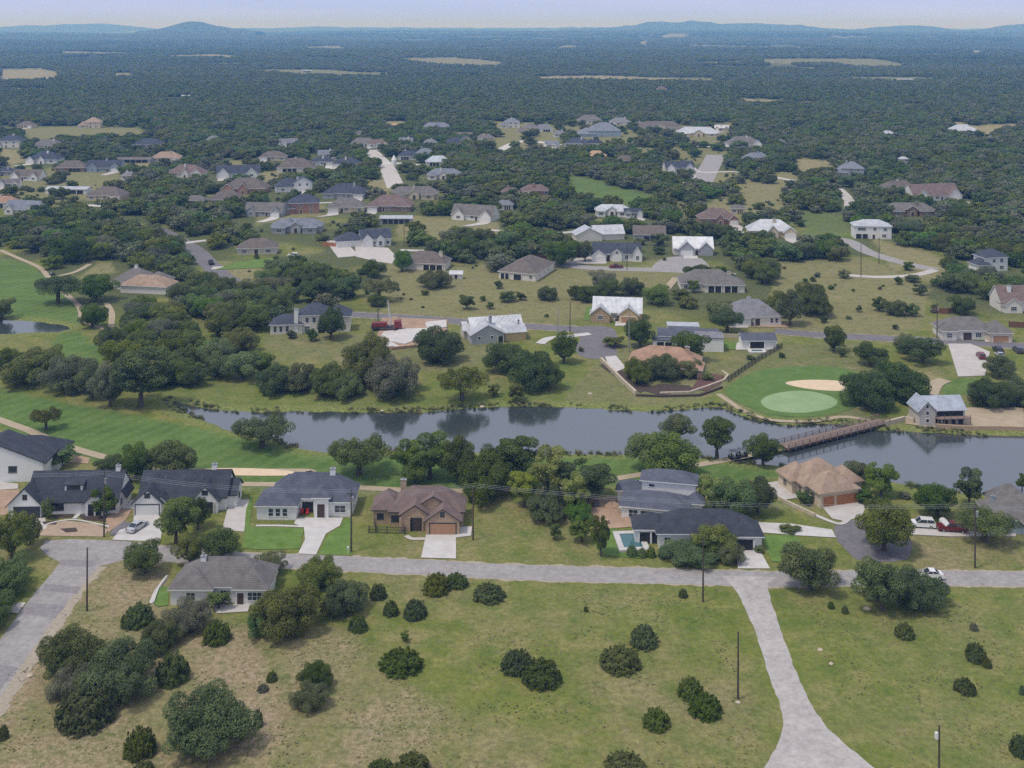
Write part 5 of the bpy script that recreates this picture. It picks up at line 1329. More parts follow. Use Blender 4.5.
# round white trailer
def trailer(px, py, yaw):
    p = P(px, py); r = empty('camper_trailer', (p.x, p.y, .05), R(yaw)); r.scale = (.62, .66, .62); tag(r, 'round-topped white camper trailer next to the white sport utility vehicle', 'trailer')
    b = MB(); n = 10; V = []
    pts = [(-1.1 , .5)] + [(-1.1 * math.cos(math.pi * i / n), 1.7 + .9 * math.sin(math.pi * i / n)) for i in range(n + 1)] + [(1.1, .5)]
    for x in (-2.3, 2.3): V += [(x, a, z) for a, z in pts]
    k = len(pts)
    b.add(V, [tuple(range(k))[::-1], tuple(range(k, 2*k))] + [(i, (i+1) % k, (i+1) % k + k, i + k) for i in range(k)])
    b.build('body', [CARMAT['white']], r)
    for s in (-1, 1):
        w = MB(); w.tube((-.2, s*.9, .36), (-.2, s*1.12, .36), .36, n=12); w.build('wheel', [M_tyre], r)
        g = MB(); g.box(-1.2, .6, s*1.1 - .02 * s if s > 0 else -1.12, s*1.12 if s > 0 else -1.10, 1.3, 1.75); g.build('window', [M_glass], r)
    h = MB(); h.tube((2.2, 0, .5), (3.3, 0, .5), .06); h.build('hitch', [M_metal], r)
trailer(946, 529, 95)
# red concrete pump truck with boom
def pump_truck(px, py, yaw):
    p = P(px, py); r = empty('concrete_pump_truck', (p.x, p.y, .05), R(yaw)); tag(r, 'red concrete pump truck with raised boom behind the new foundation slabs', 'truck')
    pm = mat('truck_red', (.19, .03, .035), .45)
    b = MB(); b.box(2.6, 4.9, -1.2, 1.2, .7, 2.9); b.box(3.4, 5.1, -1.1, 1.1, .7, 1.6); b.build('cab', [pm], r)
    w = MB(); w.box(3.5, 4.95, -1.05, 1.05, 1.8, 2.7); w.build('windshield', [M_glass], r)
    c = MB(); c.box(-4.8, 2.5, -1.2, 1.2, .8, 1.3); c.build('chassis', [M_trimdark], r)
    d = MB(); d.box(-4.5, .4, -1.1, 1.1, 1.3, 2.5); d.build('pump_body', [pm], r)
    e = MB(); e.tube((1.4, 0, 1.3), (1.4, 0, 3.2), .3, n=8); e.tube((1.4, 0, 3.2), (.6, 0, 9.5), .2, .14, 6); e.tube((.6, .2, 9.5), (1.0, .2, 4), .13, .1, 6); e.build('boom', [mat('boom_white', (.6, .6, .58), .5)], r)
    for x in (-3.8, -2.7, 3.6):
        for s in (-1, 1):
            q = MB(); q.tube((x, s*.95, .5), (x, s*1.25, .5), .5, n=12); q.build('wheel', [M_tyre], r)
pump_truck(386, 330, 5)

# ------------------------------------------------------------------ walls, fences, pool, yard things
def wall_line(name, pxpts, h, t, m, label, cat, post=None, pm=None, rail=False, group=None):
    c = [Vector((a, b)) for a, b in W(pxpts)]
    o_root = empty(name, (c[0].x, c[0].y, 0)); tag(o_root, label, cat, group)
    off = c[0]
    def seg(b, a0, b0, z0, z1, th, mi=0):
        d = (b0 - a0); n_ = Vector((-d.y, d.x)).normalized() * th / 2
        q = [a0 - n_, b0 - n_, b0 + n_, a0 + n_]
        b.add([(v.x - off.x, v.y - off.y, z0) for v in q] + [(v.x - off.x, v.y - off.y, z1) for v in q], [(0,3,2,1),(4,5,6,7),(0,1,5,4),(1,2,6,5),(2,3,7,6),(3,0,4,7)], mi)
    b = MB()
    for i in range(len(c) - 1):
        if rail:
            for zz in (.12, h * .52, h - .1): seg(b, c[i], c[i+1], zz, zz + .07, .05)
            L = (c[i+1] - c[i]).length; k = int(L / .22)
            for j in range(k):
                p = c[i].lerp(c[i+1], (j + .5) / k); b.box(p.x - off.x - .02, p.x - off.x + .02, p.y - off.y - .02, p.y - off.y + .02, .1, h)
        else: seg(b, c[i], c[i+1], -.1, h, t * (1 + .002 * i))
    b.build('panel' if (rail or post) else 'wall_body', [m], o_root)
    if post:
        for i in range(len(c) - 1):
            L = (c[i+1] - c[i]).length; k = max(1, int(L / post))
            for j in range(k + (i == len(c) - 2)):
                p = c[i].lerp(c[i+1], j / k); q = MB(); q.box(p.x - off.x - .09, p.x - off.x + .09, p.y - off.y - .09, p.y - off.y + .09, -.1, h + .12); q.build('post', [pm or m], o_root)
    return o_root
wall_line('retaining_wall', [(601,361),(612,372),(624,384),(636,395)], 1.1, .6, M_rock, 'tan stone retaining wall along the left of the terracotta-roofed house', 'wall')
wall_line('retaining_wall', [(660,394),(690,393),(708,387),(724,381),(728,376),(722,372)], .5, .5, M_rock, 'curved pale wall around the red mulch bed below the terracotta-roofed house', 'wall')
wall_line('retaining_wall', [(636,396),(662,397),(700,396),(722,388)], .5, .7, M_mulch, 'low dark edging wall on the lake side of the terracotta-roofed house', 'wall')
wall_line('iron_fence', [(728,382),(745,370),(762,359),(782,348)], 1.5, .05, M_trimdark, 'dark fence running diagonally from the red mulch bed to the pool house', 'fence', 2.4, rail=True)
wall_line('iron_fence', [(369,533),(405,534)], 1.3, .05, M_trimdark, 'dark iron fence in front of the red-brown roofed house', 'fence', 2.4, rail=True)
wall_line('iron_fence', [(374,522),(376,532)], 1.3, .05, M_trimdark, 'short dark fence at the left of the red-brown roofed house', 'fence', 2.4, rail=True)
wall_line('wooden_fence', [(933,313),(948,314),(968,311),(975,306)], 1.9, .08, M_fence, 'brown wooden fence left behind the house with the brown garage door', 'fence', 2.4)
wall_line('wooden_fence', [(1009,327),(1024,328),(1050,330)], 1.9, .08, M_fence, 'brown wooden fence at the right edge below the steep red-brown roof', 'fence', 2.4)
wall_line('wooden_fence', [(322,246),(338,247)], 1.8, .08, mat('fence_new', (.38, .17, .08), .9), 'new orange-brown wooden fence left of the white house with navy roof', 'fence', 2.4)
wall_line('garden_wall', [(769,494),(783,502),(800,510),(815,517)], .7, .4, M_rock, 'low stone wall left of the cream stucco house', 'wall')
wall_line('garden_wall', [(885,426),(905,421),(914,423)], 1.2, .6, M_rock, 'stone abutment wall at the lodge end of the bridge', 'wall')
wall_line('garden_wall', [(936,428),(968,430),(1000,430),(1030,431)], 1.0, .5, WALL['tan'], 'tan stone terrace wall along the lake right of the lodge', 'wall')
wall_line('garden_wall', [(713,337),(738,338)], 1.2, .4, M_rock, 'pale stone wall between long white house and pool house', 'wall')
wall_line('garden_wall', [(370,347),(392,350),(430,346),(447,331)], .9, .5, M_dirt, 'red earth berm wall round the new foundation slabs', 'berm')
wall_line('property_kerb', [(153,604),(158,590),(167,577)], .35, .3, M_concn, 'white kerb around the green strip left of the low white house', 'kerb')
def pool(px, py, w, d, label, yaw=0):
    p = P(px, py); r = empty('swimming_pool', (p.x, p.y, .02), R(yaw)); tag(r, label, 'pool')
    c = MB(); t = 1.1
    c.box(-w/2 - t, w/2 + t, -d/2 - t, -d/2, -.1, .35); c.box(-w/2 - t, w/2 + t, d/2, d/2 + t, -.1, .35)
    c.box(-w/2 - t, -w/2, -d/2 + .003, d/2 - .003, -.1, .35); c.box(w/2, w/2 + t, -d/2 + .003, d/2 - .003, -.1, .35)
    c.build('coping', [M_concn], r)
    k = MB(); k.box(-w/2 + .01, w/2 - .01, -d/2 + .01, d/2 - .01, -.05, .22); k.build('pool_basin_water', [M_pool], r)
pool(631, 542, 3.6, 5.6, 'small raised rectangular pool left of the low charcoal-roofed house', 4)
pool(757, 351.5, 3.2, 1.6, 'tiny pool in front of the small white pool house')
def chair(px, py, yaw, label):
    p = P(px, py); r = empty('porch_chair', (p.x, p.y, .05), R(yaw)); tag(r, label, 'chair', 'red porch chairs')
    m = mat('chair_red', (.45, .03, .03), .5)
    for nm, bx in (('seat', (-.3, .3, -.3, .3, .38, .45)), ('backrest', (-.3, .3, .22, .3, .45, 1.1))):
        b = MB(); b.box(*bx); b.build(nm, [m], r)
    for s in (-1, 1):
        for t in (-1, 1):
            b = MB(); b.box(s*.27 - .03, s*.27 + .03, t*.25 - .03, t*.25 + .03, 0, .38); b.build('leg', [m], r)
chair(302, 514.5, 8, 'left red chair on the recessed porch of the slate-roofed house')
chair(307, 514.8, -8, 'right red chair on the recessed porch of the slate-roofed house')
def cart(px, py, yaw, label):
    p = P(px, py); r = empty('golf_cart', (p.x, p.y, .05), R(yaw)); tag(r, label, 'golf cart', 'golf carts')
    b = MB(); b.box(-1.2, 1.2, -.6, .6, .3, .55); b.box(.7, 1.2, -.58, .58, .55, 1.0); b.box(-1.2, -.5, -.58, .58, .55, .95); b.build('body', [CARMAT['darkgrey']], r)
    q = MB(); q.box(-.95, .75, -.6, .6, 1.85, 1.93); q.build('roof', [CARMAT['darkgrey']], r)
    s_ = MB(); s_.box(-.5, .05, -.5, .5, .55, .8); s_.box(-.55, -.43, -.5, .5, .8, 1.25); s_.build('seat', [WALL['cream']], r)
    for x, y in ((-.9, -.5), (-.9, .5), (.7, -.5), (.7, .5)):
        t = MB(); t.tube((x, y, .5), (x, y, 1.85), .03, n=5); t.build('roof_post', [M_trimdark], r)
        w = MB(); w.tube((x, y * .9, .26), (x, y * 1.25, .26), .26, n=10); w.build('wheel', [M_tyre], r)
cart(734, 459, 15, 'dark golf cart on the cart path near the bridge, left one')
cart(742, 457, 15, 'dark golf cart on the cart path near the bridge, right one')
cart(52, 275, -40, 'golf cart on the winding path beside the upper left fairway')
def dirt_pile(px, py, w, h, label, m=None):
    p = P(px, py); V = []; n = 14; k = 5
    for j in range(k):
        t = j / (k - 1)
        for i in range(n):
            a = 2 * math.pi * i / n; rr = w/2 * (1 - t) * (1 + .18 * math.sin(3*a + px) + random.uniform(-.07, .07)) + .02
            V.append((rr * math.cos(a), rr * .8 * math.sin(a), h * (1 - (1 - t)**1.7) + (-.1 if j == 0 else 0)))
    f = [(j*n + i, j*n + (i+1) % n, (j+1)*n + (i+1) % n, (j+1)*n + i) for j in range(k-1) for i in range(n)] + [tuple(range((k-1)*n, k*n))]
    o = meshobj('dirt_pile', V, f, m or M_dirt, loc=(p.x, p.y, 0)); tag(o, label, 'dirt pile', 'piles of earth and stone')
dirt_pile(612, 507, 4, 1.3, 'tan dirt pile in the yard left of the two-storey white house')
dirt_pile(600, 518, 3, .9, 'small dirt pile at the lower left of the bare dirt yard')
dirt_pile(628, 520, 3, .8, 'dirt pile beside the white wall in the bare dirt yard')
dirt_pile(395, 321, 5, 1.6, 'red dirt pile right of the pump truck')
dirt_pile(418, 323, 7, 1.3, 'long red dirt pile behind the new slabs')
dirt_pile(382, 341, 6, 1.2, 'red dirt pile at the left of the new slabs')
dirt_pile(442, 333, 4, 1.0, 'red dirt pile at the right end of the new slabs')
def block_stack(px, py, yaw, n, label, m):
    p = P(px, py); r = empty('block_pallet', (p.x, p.y, .03), R(yaw)); tag(r, label, 'pallet', 'pallets in the dirt yard')
    a = MB(); a.box(-.6, .6, -.5, .5, 0, .12); a.build('pallet_base', [M_bridge], r)
    b = MB()
    for i in range(n):
        for j in range(3): b.box(-.55 + j*.37, -.55 + j*.37 + .35, -.45, .45, .125 + i*.25, .125 + i*.25 + .235)
    b.build('blocks', [m], r)
block_stack(596, 507, 10, 4, 'pallet of dark blocks at the left of the dirt yard', mat('block_dark', (.10, .10, .11)))
block_stack(621, 512, -20, 3, 'pallet of pale blocks in the middle of the dirt yard', M_rock)
block_stack(606, 524, 30, 3, 'pallet of tan blocks at the lower edge of the dirt yard', WALL['tan'])
def rock(px, py, s, label):
    p = P(px, py); r_ = random.Random(px * 7 + py)
    import bmesh
    bm = bmesh.new(); bmesh.ops.create_icosphere(bm, subdivisions=2, radius=s)
    for v in bm.verts: v.co = Vector((v.co.x * 1.2, v.co.y, v.co.z * .6)) * (1 + r_.uniform(-.18, .18))
    me = bpy.data.meshes.new('limestone_rock'); bm.to_mesh(me); bm.free(); me.materials.append(M_rock)
    o = bpy.data.objects.new('limestone_rock', me); COL.objects.link(o); o.location = (p.x, p.y, s * .15); tag(o, label, 'rock', 'limestone rocks')
for (a, b, s_, lb) in ((820, 650, .35, 'pale rock in the right field, upper of two'), (831, 664, .3, 'pale rock in the right field, lower of two'), (867, 609, .5, 'tan rock below the dark oak clump on the right'),
                       (30, 676, .5, 'pale rock on the verge beside the patched road'), (590, 394, .5, 'white rock on the far lake bank below the pale retaining wall'),
                       (482, 407, .5, 'white rock at the far lake edge, left'), (382, 411, .4, 'white rock at the far lake edge, further left'), (738, 703, .35, 'small pale rock at the foot of the black field pole')):
    rock(a, b, s_, lb)
def playset(px, py):
    p = P(px, py); r = empty('mailbox', (p.x, p.y, .0)); tag(r, 'white mailbox on a post at the foot of the red-brown house lawn', 'mailbox')
    a = MB(); a.box(-.05, .05, -.05, .05, 0, 1.1); a.build('post', [M_trim], r)
    b = MB(); b.box(-.12, .12, -.25, .25, 1.1, 1.35); b.build('box', [M_trim], r)
playset(348, 554)

# ------------------------------------------------------------------ foliage materials
def leafmat(name, c_dark, c_light, rnd=.35):
    m = bpy.data.materials.new(name); m.use_nodes = True
    nt = m.node_tree; n = nt.nodes; l = nt.links
    b = n['Principled BSDF']; b.inputs['Roughness'].default_value = .75; b.inputs['Specular IOR Level'].default_value = .15
    at = n.new('ShaderNodeAttribute'); at.attribute_name = 'tone'
    mx = n.new('ShaderNodeMixRGB'); mx.inputs['Color1'].default_value = (*c_dark, 1); mx.inputs['Color2'].default_value = (*c_light, 1)
    l.new(at.outputs['Fac'], mx.inputs['Fac'])
    oi = n.new('ShaderNodeObjectInfo')
    mr = n.new('ShaderNodeMapRange'); mr.inputs['To Min'].default_value = 1 - rnd; mr.inputs['To Max'].default_value = 1 + rnd
    l.new(oi.outputs['Random'], mr.inputs['Value'])
    hs = n.new('ShaderNodeHueSaturation')
    mh = n.new('ShaderNodeMath'); mh.operation = 'MULTIPLY_ADD'; mh.inputs[1].default_value = 7.31; mh.inputs[2].default_value = .2
    l.new(oi.outputs['Random'], mh.inputs[0])
    fr = n.new('ShaderNodeMath'); fr.operation = 'FRACT'; l.new(mh.outputs[0], fr.inputs[0])
    m2 = n.new('ShaderNodeMapRange'); m2.inputs['To Min'].default_value = .475; m2.inputs['To Max'].default_value = .525
    l.new(fr.outputs[0], m2.inputs['Value']); l.new(m2.outputs['Result'], hs.inputs['Hue'])
    fr2 = n.new('ShaderNodeMath'); fr2.operation = 'MULTIPLY_ADD'; fr2.inputs[1].default_value = 13.7; fr2.inputs[2].default_value = .1
    l.new(oi.outputs['Random'], fr2.inputs[0]); fr3 = n.new('ShaderNodeMath'); fr3.operation = 'FRACT'; l.new(fr2.outputs[0], fr3.inputs[0])
    m3 = n.new('ShaderNodeMapRange'); m3.inputs['To Min'].default_value = .72; m3.inputs['To Max'].default_value = 1.12
    l.new(fr3.outputs[0], m3.inputs['Value']); l.new(m3.outputs['Result'], hs.inputs['Saturation'])
    l.new(mr.outputs['Result'], hs.inputs['Value']); l.new(mx.outputs['Color'], hs.inputs['Color'])
    l.new(hs.outputs['Color'], b.inputs['Base Color'])
    tr = n.new('ShaderNodeBsdfTranslucent'); l.new(hs.outputs['Color'], tr.inputs['Color'])
    ms = n.new('ShaderNodeMixShader'); ms.inputs['Fac'].default_value = .33
    out = n['Material Output']
    l.new(b.outputs['BSDF'], ms.inputs[1]); l.new(tr.outputs['BSDF'], ms.inputs[2]); l.new(ms.outputs['Shader'], out.inputs['Surface'])
    return m
L_oak = leafmat('leaves_live_oak', (.085, .115, .028), (.235, .275, .066), .20)
L_dark = leafmat('leaves_dark_oak', (.062, .095, .024), (.170, .222, .048), .16)
L_green = leafmat('leaves_fresh_green', (.085, .15, .030), (.21, .30, .06), .12)
L_yellow = leafmat('leaves_yellow_green', (.17, .23, .035), (.32, .38, .075), .12)
L_grey = leafmat('leaves_grey_oak', (.12, .135, .075), (.25, .265, .15), .15)
L_jun = leafmat('needles_juniper', (.062, .092, .018), (.165, .205, .042), .18)
M_bark = mat('bark', (.10, .080, .065), .95, var=.3, scale=4)

def crown_mesh(name, seed, W_, Hc, nl, nleaf, leaf, z0=.22, flat=1.0, spiky=False, gaps=.0):
    """leaf clumps over many lobes spread through a dome; W_ width, Hc height of the whole tree, z0 lowest crown height (fraction)"""
    r = np.random.default_rng(seed)
    ctr = []; rad = []
    cz = Hc * (z0 + (1 - z0) * .38)
    k = 0
    while len(ctr) < nl and k < 4000:
        k += 1
        v = r.normal(size=3); v /= np.linalg.norm(v)
        t = r.uniform(.30, .88)
        rr = r.uniform(.12, .31) * min(W_ / 2, Hc * .85)
        p = np.array([v[0] * t * (W_/2 - rr*.3), v[1] * t * (W_/2 - rr*.3), cz + v[2] * t * (Hc * (1 - z0) * (.60 if v[2] > 0 else .36))])
        if p[2] - rr*.6 < Hc * z0 * .8: continue
        if p[2] + rr > Hc * 1.03: continue
        if any(np.linalg.norm(p - c) < .45 * (rr + q) for c, q in zip(ctr, rad)): continue
        ctr.append(p); rad.append(rr)
    ctr = np.array(ctr); rad = np.array(rad); nl = len(ctr)
    pr = rad ** 2; pr /= pr.sum()
    li = r.choice(nl, nleaf, p=pr)
    d = r.normal(size=(nleaf, 3)); d[:, 2] = d[:, 2] * .9 + .25; d /= np.linalg.norm(d, axis=1)[:, None]
    sh = r.uniform(.55, 1.10, nleaf) ** .6
    pos = ctr[li] + d * (rad[li] * sh)[:, None] * np.array([1.12, 1.12, .88])
    nrm = d * .75 + r.normal(size=(nleaf, 3)) * .42 + np.array([0, 0, .38]); nrm /= np.linalg.norm(nrm, axis=1)[:, None]
    a = np.cross(nrm, r.normal(size=(nleaf, 3))); a /= np.linalg.norm(a, axis=1)[:, None]
    b = np.cross(nrm, a)
    s1 = leaf * r.uniform(.6, 1.3, nleaf)[:, None]; s2 = s1 * r.uniform(.45, .85, nleaf)[:, None]
    V = np.stack([pos - a*s1*.5, pos - b*s2*.5, pos + a*s1*.5, pos + b*s2*.5], 1).reshape(-1, 3)
    Q = np.arange(nleaf * 4).reshape(-1, 4)
    lt = r.uniform(0, 1, nl)
    tone = np.clip(lt[li] * .55 + r.uniform(0, 1, nleaf) * .45, 0, 1)
    V[:, 2] = np.maximum(V[:, 2], .02)
    return V, Q, tone
def juniper_mesh(seed, W_, Hc, ntuft=300, per=38, leaf=.23):
    r = np.random.default_rng(seed)
    P_, N_, T_ = [], [], []
    for i in range(ntuft):
        th = r.uniform(0, 2*np.pi); ph = np.arccos(r.uniform(-.05, 1))
        v = np.array([np.sin(ph)*np.cos(th), np.sin(ph)*np.sin(th), np.cos(ph)])
        base = v * np.array([W_/2, W_/2, Hc*.80]) * r.uniform(.55, .92)
        dr = v * np.array([.5, .5, .4]) + np.array([0, 0, .75]); dr += r.normal(size=3) * .12; dr /= np.linalg.norm(dr)
        L = r.uniform(.6, 1.15) * (.30 + .18 * v[2]) * Hc * .42
        t = r.uniform(0, 1, per) ** .8
        rr = (1 - t) * r.uniform(.28, .42) * (Hc / 3)
        off = r.normal(size=(per, 3)); off /= np.linalg.norm(off, axis=1)[:, None]
        p = base + dr * (t * L)[:, None] + off * rr[:, None]
        P_.append(p); N_.append(off * .5 + v * .7 + r.normal(size=(per, 3)) * .3 + np.array([0, 0, .3])); T_.append(np.full(per, r.uniform(0, 1)) * .6 + r.uniform(0, .4, per))
    pos = np.concatenate(P_); nrm = np.concatenate(N_); tone = np.concatenate(T_)
    n = len(pos); nrm /= np.linalg.norm(nrm, axis=1)[:, None]
    up = np.array([0, 0, 1.]) + r.normal(size=(n, 3)) * .45
    a = np.cross(nrm, np.cross(up, nrm)); a /= np.linalg.norm(a, axis=1)[:, None] + 1e-6
    b = np.cross(nrm, a)
    s1 = leaf * r.uniform(.8, 1.5, n)[:, None]; s2 = s1 * .42
    V = np.stack([pos - a*s1*.5, pos - b*s2*.5, pos + a*s1*.5, pos + b*s2*.5], 1).reshape(-1, 3)
    V[:, 2] = np.maximum(V[:, 2], .02)
    return V, np.arange(n * 4).reshape(-1, 4), tone
def crown_data(name, data, m):
    V, Q, tone = data
    me = bpy.data.meshes.new(name); k = 4
    me.vertices.add(len(V)); me.vertices.foreach_set('co', V.astype(np.float32).ravel())
    me.loops.add(Q.size); me.loops.foreach_set('vertex_index', Q.astype(np.int32).ravel())
    me.polygons.add(len(Q)); me.polygons.foreach_set('loop_start', np.arange(0, Q.size, 4, dtype=np.int32)); me.polygons.foreach_set('loop_total', np.full(len(Q), 4, np.int32))
    me.materials.append(m); me.update(calc_edges=True)
    at = me.attributes.new('tone', 'FLOAT', 'FACE'); at.data.foreach_set('value', tone.astype(np.float32))
    return me
def trunk_data(seed, W_, Hc, z0, n=1, lean=0, tr=.04):
    r = random.Random(seed); b = MB()
    for k in range(n):
        a0 = r.uniform(0, 6.28)
        p = Vector((.35*(k - (n-1)/2), r.uniform(-.2, .2)*(n > 1), -.3)); rad = W_ * tr / (1 if n == 1 else 1.4)
        top = Vector((p.x * 2 + lean, p.y, Hc * max(z0, .12) * 1.15))
        mid = p.lerp(top, .5) + Vector((r.uniform(-.1, .1), 0, 0)) * W_ * .1
        b.tube(p, mid, rad * 1.25, rad, 8); b.tube(mid, top, rad, rad * .8, 8)
        for i in range(5):
            a = a0 + i * 1.26 + r.uniform(-.3, .3)
            e = top + Vector((math.cos(a) * W_ * .30, math.sin(a) * W_ * .30, Hc * r.uniform(.22, .38)))
            m_ = top.lerp(e, .5) + Vector((0, 0, -Hc * .03))
            b.tube(top, m_, rad * .6, rad * .4, 6); b.tube(m_, e, rad * .4, rad * .15, 5)
            e2 = m_ + Vector((math.cos(a + .7) * W_ * .15, math.sin(a + .7) * W_ * .15, Hc * .2)); b.tube(m_, e2, rad * .3, rad * .1, 5)
    me = bpy.data.meshes.new('trunk'); me.from_pydata(b.v, [], b.f); me.materials.append(M_bark); me.update()
    return me
# prototypes: (crown mesh data, trunk mesh) at true size; kind -> list
PROT = {}
def make_protos():
    K = {'oak': (10, 7, 34, 15000, .28, .13), 'umbrella': (13, 6.2, 46, 17000, .28, .42), 'tall': (8, 9.5, 34, 15000, .28, .20), 'mound': (14, 6.5, 62, 36000, .28, .03), 'small': (5, 4.4, 22, 3600, .32, .16)}
    for k, (w, h, nl, nf, lf, z0) in K.items():
        PROT[k] = []
        for s in range(4 if k in ('oak', 'mound') else 3):
            PROT[k].append((crown_mesh(k, 11 * s + hash_(k), w, h, nl, nf, lf, z0), trunk_data(s + hash_(k), w, h, z0, n=(2 if k == 'umbrella' and s == 1 else 1)), w, h))
    PROT['juniper'] = [(juniper_mesh(50 + s, 4.4, 3.0), trunk_data(s, 2, 3, .1), 4.4, 3.0) for s in range(4)]
def hash_(k): return sum(ord(c) * (i + 3) for i, c in enumerate(k)) % 997
make_protos()
LM = {'oak': L_oak, 'dark': L_dark, 'green': L_green, 'yellow': L_yellow, 'grey': L_grey, 'jun': L_jun}
MESHC = {}
def get_crown(kind, i, tone):
    key = (kind, i, tone)
    if key not in MESHC: MESHC[key] = crown_data('crown', PROT[kind][i][0], LM[tone])
    return MESHC[key], PROT[kind][i][1]
TREES_AT = []
tree_count = {'oak_tree': 0}
def tree(x, y, w, h, kind, tone, label, rz=None, name='oak_tree', group=None, cat=None, dep=1.0):
    if dep > 1.05: rz = random.choice((0, math.pi)) + random.uniform(-.15, .15)
    i = random.randrange(len(PROT[kind]))
    cm, tm = get_crown(kind, i, tone)
    pw, ph = PROT[kind][i][2:4]
    r = empty(name, (x, y, 0), random.uniform(0, 6.28) if rz is None else rz)
    r.scale = (w / pw * random.uniform(.93, 1.07), w / pw * random.uniform(.93, 1.07) * dep, h / ph)
    tag(r, label, cat or ('juniper shrub' if kind == 'juniper' else 'tree'), group or ('juniper shrubs' if kind == 'juniper' else 'oak trees of the valley'))
    t = bpy.data.objects.new('trunk', tm); COL.objects.link(t); t.parent = r
    c = bpy.data.objects.new('crown', cm); COL.objects.link(c); c.parent = r
    TREES_AT.append((x, y, w)); tree_count[name] = tree_count.get(name, 0) + 1
    return r
def ptree(px, bot, wpx, hpx, kind, tone, label, **k):
    """tree read off the plan: centre column, foot row, width and height as measured"""
    low = kind in ('juniper', 'mound', 'small')
    s = SC(bot); foot = bot - (.13 * wpx if low else .03 * wpx)
    p = P(px, foot); s = SC(foot)
    tanv = H / p.y
    w = wpx / s; h = max(1.0, hpx / s - w * .30 * tanv)
    dep = 1.0
    if kind == 'mound' and h > .55 * w:          # a thicket reaching back, not a tower
        h2 = .55 * w
        dep = min(2.0, max(1.0, (hpx / s - h2) / (.62 * tanv) / w)); h = h2
        foot = bot - .13 * wpx * dep; p = P(px, foot)
    nm = {'juniper': 'juniper_shrub'}.get(kind, 'oak_tree')
    return tree(p.x, p.y, w, h, kind, tone, label, name=k.pop('name', nm), dep=dep, **k)
